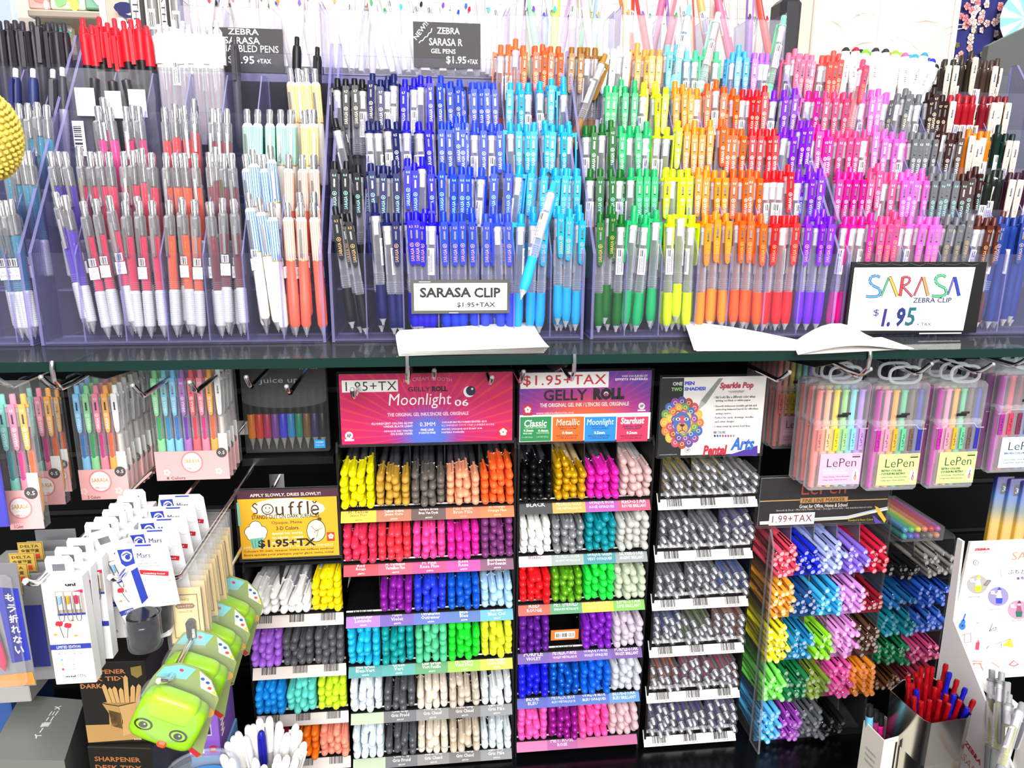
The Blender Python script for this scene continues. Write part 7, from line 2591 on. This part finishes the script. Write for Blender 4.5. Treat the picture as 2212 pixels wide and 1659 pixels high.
# brushed metal tin of red and blue pens
ZR_ = .800
rim = [at(x, y, Z=ZR_) for x, y in [(1923, 1492), (1996, 1556), (2012, 1563), (2088, 1552), (2098, 1544), (2060, 1492), (2010, 1462), (1950, 1470)]]
cx = sum((p for p in rim), Vector()) / len(rim)
t = thing('metal_tin', 'brushed metal tin crammed with red and blue pens beside the white display', 'tin', (cx.x, cx.y, ZC + .0005))
m = M()
n = len(rim)
hh = ZR_ - ZC - .0005
vs = []
for (kk, z_) in ((.86, 0), (1.0, hh), (1.015, hh + .001), (.985, hh + .0005), (.93, hh - .14)):
    vs += [((p.x - cx.x) * kk, (p.y - cx.y) * kk, z_) for p in rim]
fs = [(r_ * n + i, r_ * n + (i + 1) % n, (r_ + 1) * n + (i + 1) % n, (r_ + 1) * n + i) for r_ in range(4) for i in range(n)] + [list(range(4 * n, 5 * n))]
m.add(vs, fs, mat('c6c3bc', .16, 1.0), True)
m.build('tin', t)


def kb(q):
    q.lathe([(.0040, .004), (.0046, .010), (.0050, .06), (.0048, .112)], omat(.22), 12)


def kt(q):
    q.lathe([(.0052, .108), (.0055, .115), (.0048, .124), (.0030, .130), (.0028, .144), (.0034, .149), (.0028, .1535), (0, .154)], omat(.15), 12)
    q.lathe([(0, 0), (.0034, .001), (.0044, .005), (.0040, .009), (0, .010)], omat(.15), 10, Matrix.Translation((0, -.0085, .074)))
    q.box((-.0016, -.0088, .076), (.0016, -.0072, .118), omat(.15))
    q.box((-.0014, -.0080, .112), (.0014, -.0040, .118), omat(.15))


kind('knock_pen', [(None, pmesh('barrel', kb), 'body', None), ('tip', pmesh('tip', lambda q: q.lathe([(0, 0), (.0005, .0002), (.0016, .004), (.0040, .004)], STEEL, 8)), None, None),
                   ('ferrule', pmesh('ferrule', lambda q: q.lathe([(.0050, .106), (.0055, .1062), (.0055, .110), (.0051, .1102)], CHROME, 12)), None, None), ('clip_and_button', pmesh('clip_and_button', kt), 'top', None)])
tops = [(2044, 1434, 0), (2052, 1452, 1), (2068, 1468, 0), (2086, 1486, 1), (2104, 1512, 0), (2014, 1440, 0), (2004, 1440, 0), (1990, 1440, 0), (1978, 1452, 0), (1962, 1462, 0), (1962, 1474, 0), (1970, 1476, 0), (1985, 1462, 0), (2030, 1470, 0), (2020, 1485, 0), (2000, 1478, 0), (1980, 1490, 1), (2045, 1500, 0), (2062, 1500, 1), (2074, 1512, 0), (2030, 1512, 0), (2008, 1512, 0), (1990, 1515, 0), (1975, 1505, 0), (2050, 1520, 0), (2090, 1528, 1)]
for k, (px, py, bl_) in enumerate(tops):
    lean = max(0.0, (1545 - py) / 110)
    Yk = cx.y - .030 + .055 * min(1, lean)
    p = at(px, py, Y=Yk)
    base = Vector((cx.x + (p.x - cx.x) * .30, cx.y + (Yk - cx.y) * .4, ZR_ - .138))
    d = (p - base).normalized()
    spawn('knock_pen', frame(p - d * .154, d, R(rnd.uniform(-60, 60))), dict(body='2a36c8' if bl_ else ('c43028' if k % 3 else 'a01c1c'), top='14169a' if bl_ else '8e0a12'),
          f'{"blue" if bl_ else "red"} knock pen in the metal tin, {ORD[k] if k < 20 else "twenty-" + ORD[k - 20]} in height', 'pen', 'red and blue pens in the metal tin')

# white open carton with three pens
ZK = .750
rk = [at(x, y, Z=ZK) for x, y in [(1866, 1556), (1910, 1600), (1959, 1586), (1912, 1546)]]
ck = sum((p for p in rk), Vector()) / 4
t = thing('pen_carton', 'small white open carton with upside down black lettering holding three pens', 'carton', (ck.x, ck.y, ZC + .0005))
hk_ = ZK - ZC - .0005
rl = [(p.x - ck.x, p.y - ck.y) for p in rk]
m = M()
vs = [(x, y, 0) for x, y in rl] + [(x, y, hk_) for x, y in rl] + [(x * .93, y * .93, hk_) for x, y in rl] + [(x * .93, y * .93, .002) for x, y in rl]
fs = [(r_ * 4 + i, r_ * 4 + (i + 1) % 4, r_ * 4 + 4 + (i + 1) % 4, r_ * 4 + 4 + i) for r_ in range(3) for i in range(4)] + [(12, 13, 14, 15), (3, 2, 1, 0)]
m.add(vs, fs, mat('f2ecdc', .5))
m.build('carton', t)
q = M()
a_, b_ = Vector((*rl[0], 0)), Vector((*rl[1], 0))
e_ = (b_ - a_)
nrm = Vector((e_.y, -e_.x, 0)).normalized() * .0006
letter(q, 'BLACKWING', tuple(b_ + nrm + Vector((0, 0, hk_ * .42)) - e_ * .12), tuple(-e_ * .74), (0, 0, -hk_ * .10), mat('2a2622', .5), .02, res=1)
letter(q, 'MATTE', tuple(b_ + nrm + Vector((0, 0, hk_ * .60)) - e_ * .34), tuple(-e_ * .28), (0, 0, -hk_ * .055), mat('5a5450', .5), .01, res=1)
for k in range(3):
    letter(q, 'PALOMINO PENCILS', tuple(b_ + nrm + Vector((0, 0, hk_ * (.82 - k * .05))) - e_ * .25), tuple(-e_ * .48), (0, 0, -hk_ * .022), mat('8a847c', .5), .0, res=1)
c_ = Vector((*rl[2], 0))
e2 = c_ - b_
n2 = Vector((e2.y, -e2.x, 0)).normalized() * .0006
for f0, c in ((.52, '2a2420'), (.66, '4a4038')):
    q.flat([tuple(b_ + n2 + e2 * (f0 + du) + Vector((0, 0, hk_ * vz))) for du, vz in ((0, .1), (.08, .1), (.08, .96), (0, .96))], mat(c, .5))
q.flat([tuple(b_ + n2 * 1.3 + e2 * (.45 + du) + Vector((0, 0, hk_ * vz))) for du, vz in ((0, .1), (.20, .1), (.20, .42), (0.06, .5))], mat('d8b070', .5))
q.build('print', t)
for k, (px, py, c, nm) in enumerate([(1879, 1522, '6ab4cc', 'pale blue'), (1891, 1533, '8a2a5a', 'plum'), (1903, 1541, 'e0208a', 'magenta')]):
    Yk = ck.y + .012 + .003 * k
    p = at(px, py, Y=Yk)
    base = Vector((ck.x - .002 + k * .005, ck.y + .010 - .002 * k, ZC + .006))
    d = (p - base).normalized()
    L = (p - base).length
    t2 = thing('marker_pen', f'{nm} marker with a black end standing in the small white carton', 'marker', tuple(base), 'markers in the white carton')
    t2.rotation_mode = 'QUATERNION'
    t2.rotation_quaternion = d.to_track_quat('Z', 'Y')
    m = M()
    m.lathe([(0, 0), (.0045, .001), (.0048, .01), (.0048, L - .016)], mat(c, .35), 14)
    m.build('barrel', t2)
    m = M()
    m.lathe([(.0050, L - .016), (.0050, L - .008), (.0042, L - .006), (.0042, L - .001), (0, L)], mat('161618', .3), 14)
    m.build('cap', t2)
    m = M()
    for i in range(4):
        a0 = R(-150 + i * 30)
        a1 = R(-120 + i * 30)
        m.flat([(.0051 * math.cos(a0), .0051 * math.sin(a0), L * .45), (.0051 * math.cos(a1), .0051 * math.sin(a1), L * .45), (.0051 * math.cos(a1), .0051 * math.sin(a1), L * .74), (.0051 * math.cos(a0), .0051 * math.sin(a0), L * .74)], mat('f0eaf0', .5))
    m.build('label', t2)
# ------------------------------------------------------------------ top: what stands behind and above the organizers
# tubes of dark markers beside the chalk card
YK = 1.12
for k, (xa, xb, w1) in enumerate([(296, 326, 1), (330, 352, 0), (354, 374, 2), (376, 402, 0)]):
    a, b = at(xa, 150, Y=YK), at(xb, 150, Y=YK)
    r_ = (b.x - a.x) / 2
    zb2 = ZR
    t = thing('marker_tube', ['grey marker tube with faint white print, leftmost of the tall tubes', 'plain grey tall marker tube with white sticker, second of the tall tubes', 'dark marker tube with large white upright lettering at the top', 'plain grey tall marker tube nearest the chalk card'][k], 'marker tube', ((a.x + b.x) / 2, YK + .004 * k, zb2), 'tall marker tubes')
    m = M()
    m.lathe([(0, .0005), (r_ * .95, .001), (r_, .004), (r_, .20), (0, .201)], mat('4c4a4a' if w1 else '8a8686', .25), 20)
    m.build('tube', t)
    m = M()
    if w1:
        m.box((-r_ * .55, -r_ - .0006, .02), (r_ * .62, -r_ - .0002, .16), mat('e8e6e6', .4))
        letter(m, 'MARKATHON', (-r_ * .35, -r_ - .0009, .150), (0, 0, -.115), (r_ * .8, 0, 0), mat('1c1a1c', .5), .03, res=1)
    else:
        m.box((-r_ * .6, -r_ - .0006, .055), (r_ * .7, -r_ - .0002, .080), mat('f2f0f0', .4))
        bars(m, (-r_ * .5, -r_ - .0009, .058), (r_, 0, 0), (0, 0, .018), INK, 14, k)
    m.build('label', t)

# far shop wall at the upper left
def slab(name, label, cat, xa, ya, xb, yb, Y, c, d=.12, group=None, rough=.6, deco=None, up=.0):
    a, b, c2 = at(xa, yb, Y=Y), at(xb, yb, Y=Y), at(xa, ya, Y=Y)
    t = thing(name, label, cat, ((a.x + b.x) / 2, Y, a.z + up), group)
    m = M()
    m.rbox((a.x - (a.x + b.x) / 2, 0, 0), (b.x - (a.x + b.x) / 2, d, c2.z - a.z - up), mat(c, rough), .004)
    m.build('body', t)
    if deco:
        q = M()
        deco(q, b.x - a.x, c2.z - a.z)
        q.build('print', t)
    return t


YF = 2.6


def blots(cols_, n, seed):
    def f(q, w_, h):
        r = random.Random(seed)
        for k in range(n):
            q.disc((r.uniform(-.45, .45) * w_, -.0012 - k * .0001, r.uniform(.1, .9) * h), r.uniform(.008, .03), r.uniform(.006, .02), mat(r.choice(cols_), .6), 10)
    return f


slab('wall_shelf', 'grey brown wall shelf below the pink and green boxes, upper left background', 'shelf', 60, 19, 240, 36, YF, 'a89a8c', .5)
slab('gift_box', 'pink patterned box on the wall shelf, upper left', 'box', 62, -60, 108, 19, YF + .05, 'e8b0a8', .2, 'boxes on the far wall shelf', deco=blots(['d88a80', 'f4d0c0', 'e8c880'], 14, 1))
slab('gift_box', 'yellow green floral box between the pink and the dark green box', 'box', 109, -60, 184, 19, YF + .05, 'd8e8c8', .2, 'boxes on the far wall shelf', deco=blots(['88b878', 'f0d060', 'fff8e0', '5a9868'], 22, 2))
slab('gift_box', 'dark green box with a pale diamond on the wall shelf', 'box', 185, -60, 240, 19, YF + .05, '7aa890', .2, 'boxes on the far wall shelf', deco=lambda q, w_, h: q.flat([(0, -.002, h * .1), (w_ * .4, -.002, h * .5), (0, -.002, h * .9), (-w_ * .4, -.002, h * .5)], mat('f0e8d0', .6)))
slab('wall_panel', 'grey back board with hooks under the wall shelf', 'panel', 60, 36, 240, 260, YF + .3, 'b8b0a8', .02)
slab('plastic_sheet', 'pale blue plastic panel at the far upper left corner', 'panel', -200, -80, 60, 260, YF - .15, 'c4d4e6', .03, rough=.3)
slab('display_post', 'white display post between the wall shelf and the wooden cubby', 'post', 240, -80, 254, 260, YF - .1, 'f6f4f2', .04)
slab('hanging_bag', 'white and yellow bag hanging under the wall shelf, upper left', 'bag', 78, 42, 150, 110, YF + .1, 'f2e8c8', .06, deco=blots(['fffaf0', 'f0dc90', '60c0b0'], 10, 4))
t = slab('wooden_cubby', 'open wooden cubby unit with blue goods beside the tall marker tubes', 'shelf unit', 254, -80, 300, 260, YF - .2, 'e6cdb8', .02)
for k, (y0, y1) in enumerate([(9, 34), (46, 70)]):
    slab('storage_box', ['blue bottle shaped item in the upper hole of the wooden cubby', 'blue box in the lower hole of the wooden cubby'][k], 'box', 262, y0, 286, y1, YF - .24, '3a48c0', .03, 'blue goods in the cubby', deco=blots(['f0f0f8', '2a2a6a'], 5, k))

# clear plastic sheet display, floral cloth, fan, grey panel, bag
YS = 1.30
a, b, c2 = at(1745, 190, Y=YS), at(2050, 190, Y=YS), at(1745, -80, Y=YS)
t = thing('plastic_pouch_display', 'large creased clear plastic pouch with white sheets behind the white markers', 'pouch', ((a.x + b.x) / 2, YS, a.z))
W_, H_ = b.x - a.x, c2.z - a.z
m = M()
m.rbox((-W_ / 2, .004, 0), (W_ / 2, .012, H_), mat('d6c9ba', .5), .002)
m.build('backing', t)
m = M()
m.box((-W_ * .05, .0020, H_ * .25), (W_ * .20, .0036, H_), mat('f8f4f0', .6))
m.build('sheet', t)
m = M()
rr = random.Random(8)
for k in range(34):
    x, z = rr.uniform(-.45, .45) * W_, rr.uniform(.05, .6) * H_
    L, a_ = rr.uniform(.015, .06), rr.uniform(-1, 1) * .9
    m.tube([(x, -.0004, z), (x + L * .5 * math.cos(a_), -.0008 - rr.random() * .001, z + L * .5 * math.sin(a_) + .004), (x + L * math.cos(a_), -.0004, z + L * math.sin(a_))], [.0003, .0012, .0003], clear('crease', (1, 1, 1), .5, .9, (.98, .97, .95), .15), 5)
m.box((-W_ / 2, -.0003, 0), (W_ / 2, .0005, H_), POUCH)
m.box((W_ / 2 - .008, -.001, 0), (W_ / 2, .003, H_), mat('f4f0ec', .4))
m.build('pouch', t)
YF2 = 1.55
a, b, c2 = at(2030, 190, Y=YF2), at(2200, 190, Y=YF2), at(2030, -80, Y=YF2)
W_, H_ = b.x - a.x, c2.z - a.z
t = thing('floral_cloth', 'navy cloth printed with pink cherry blossoms hanging at the upper right', 'cloth', ((a.x + b.x) / 2, YF2, a.z))
m = M()
n = 24
vs = []
for i in range(n + 1):
    x = -W_ / 2 + W_ * i / n
    y = .012 * math.sin(i * .9)
    vs += [(x, y, 0), (x, y, H_)]
m.add(vs, [(2 * i, 2 * i + 2, 2 * i + 3, 2 * i + 1) for i in range(n)], mat('262a72', .8), True)
m.add([(x, y + .003, z) for x, y, z in vs], [(2 * i, 2 * i + 1, 2 * i + 3, 2 * i + 2) for i in range(n)], mat('262a72', .8), True)
m.build('cloth', t)
q = M()
rr = random.Random(6)
for k in range(170):
    x, z = rr.uniform(-.48, .48) * W_, rr.uniform(.02, .98) * H_
    y = .012 * math.sin((x + W_ / 2) / W_ * n * .9) - .003 - .00003 * k
    c = mat(rr.choice(['f0a8a0', 'f6c8bc', 'fbe8dc', 'e88a90', 'f4d8c8', '6a6a30']), .8)
    r_ = rr.uniform(.004, .008)
    for j in range(5):
        an = 2 * math.pi * j / 5 + k
        q.disc((x + r_ * .65 * math.cos(an), y, z + r_ * .65 * math.sin(an)), r_ * .5, r_ * .5, c, 8)
    q.disc((x, y - .0002, z), r_ * .22, r_ * .22, mat('c83a50', .8), 6)
q.build('print', t)
t = thing('paper_fan', 'pale blue and white rayed paper fan at the top right corner', 'fan', tuple(at(2215, 40, Y=1.50)))
m = M()
for k in range(18):
    a0, a1 = 2 * math.pi * k / 18, 2 * math.pi * (k + 1) / 18
    m.prism([(0, 0), (.055 * math.cos(a0), .055 * math.sin(a0)), (.055 * math.cos(a1), .055 * math.sin(a1))], 0, .001, mat('8ccbe8' if k % 2 else 'f2f6f8', .6), 'XZ')
m.build('fan', t)
YG = 1.075
pl = [(2136, 98), (2240, 48), (2260, 430), (2150, 430), (2128, 150)]
pts = [at(x, y, Y=YG) for x, y in pl]
t = thing('grey_panel', 'dark grey slanted end panel at the right edge behind the cream clip pens', 'panel', tuple(pts[3]))
m = M()
m.prism([(p.x - pts[3].x, p.z - pts[3].z) for p in pts], 0, .012, mat('4c504e', .6), 'XZ')
m.build('panel', t)
YBG = 1.22
p = at(1722, 110, Y=YBG)
t = thing('black_bag', 'black patterned bag with a white strap half hidden behind the clear pens', 'bag', (p.x, YBG, ZR))
m = M()
m.rbox((-.022, .02, 0), (.014, .07, .16), mat('1c1b20', .6), .008)
m.build('bag', t)
m = M()
m.tube([(-.016 + .020 * math.sin(a_), .012, .028 + .030 * math.cos(a_)) for a_ in [k * math.pi / 8 - .6 for k in range(10)]], .0035, mat('f0ede8', .6), 8)
m.build('strap', t)

# yellow crocheted ornament at the left edge
YY = .70
p = at(-32, 292, Y=YY)
t = thing('crochet_ornament', 'yellow crocheted ornament reaching in from the left picture edge', 'ornament', (p.x, YY, p.z))
m = M()
rr = random.Random(2)
for k in range(420):
    z = 1 - 2 * (k + .5) / 420
    th = k * 2.39996
    s_ = math.sqrt(max(0, 1 - z * z))
    T = Matrix.Translation((.026 * s_ * math.cos(th), .026 * s_ * math.sin(th), .036 * z))
    m.lathe([(0, -.0024), (.0017, -.0012), (.0022, .0004), (.0014, .0018), (0, .0024)], mat('ecd662', .9), 6, T @ Matrix.Rotation(th, 4, 'Z') @ Matrix.Rotation(R(50), 4, 'Y'))
m.lathe([(0, -.036), (.018, -.026), (.026, 0), (.018, .026), (0, .036)], mat('d8c050', .9), 16)
m.build('knit', t)
m = M()
m.tube([(0, 0, .036), (0, .004, .09), (0, .02, .16)], .0012, mat('d8c050', .9), 5)
m.build('cord', t)
clear_protos()
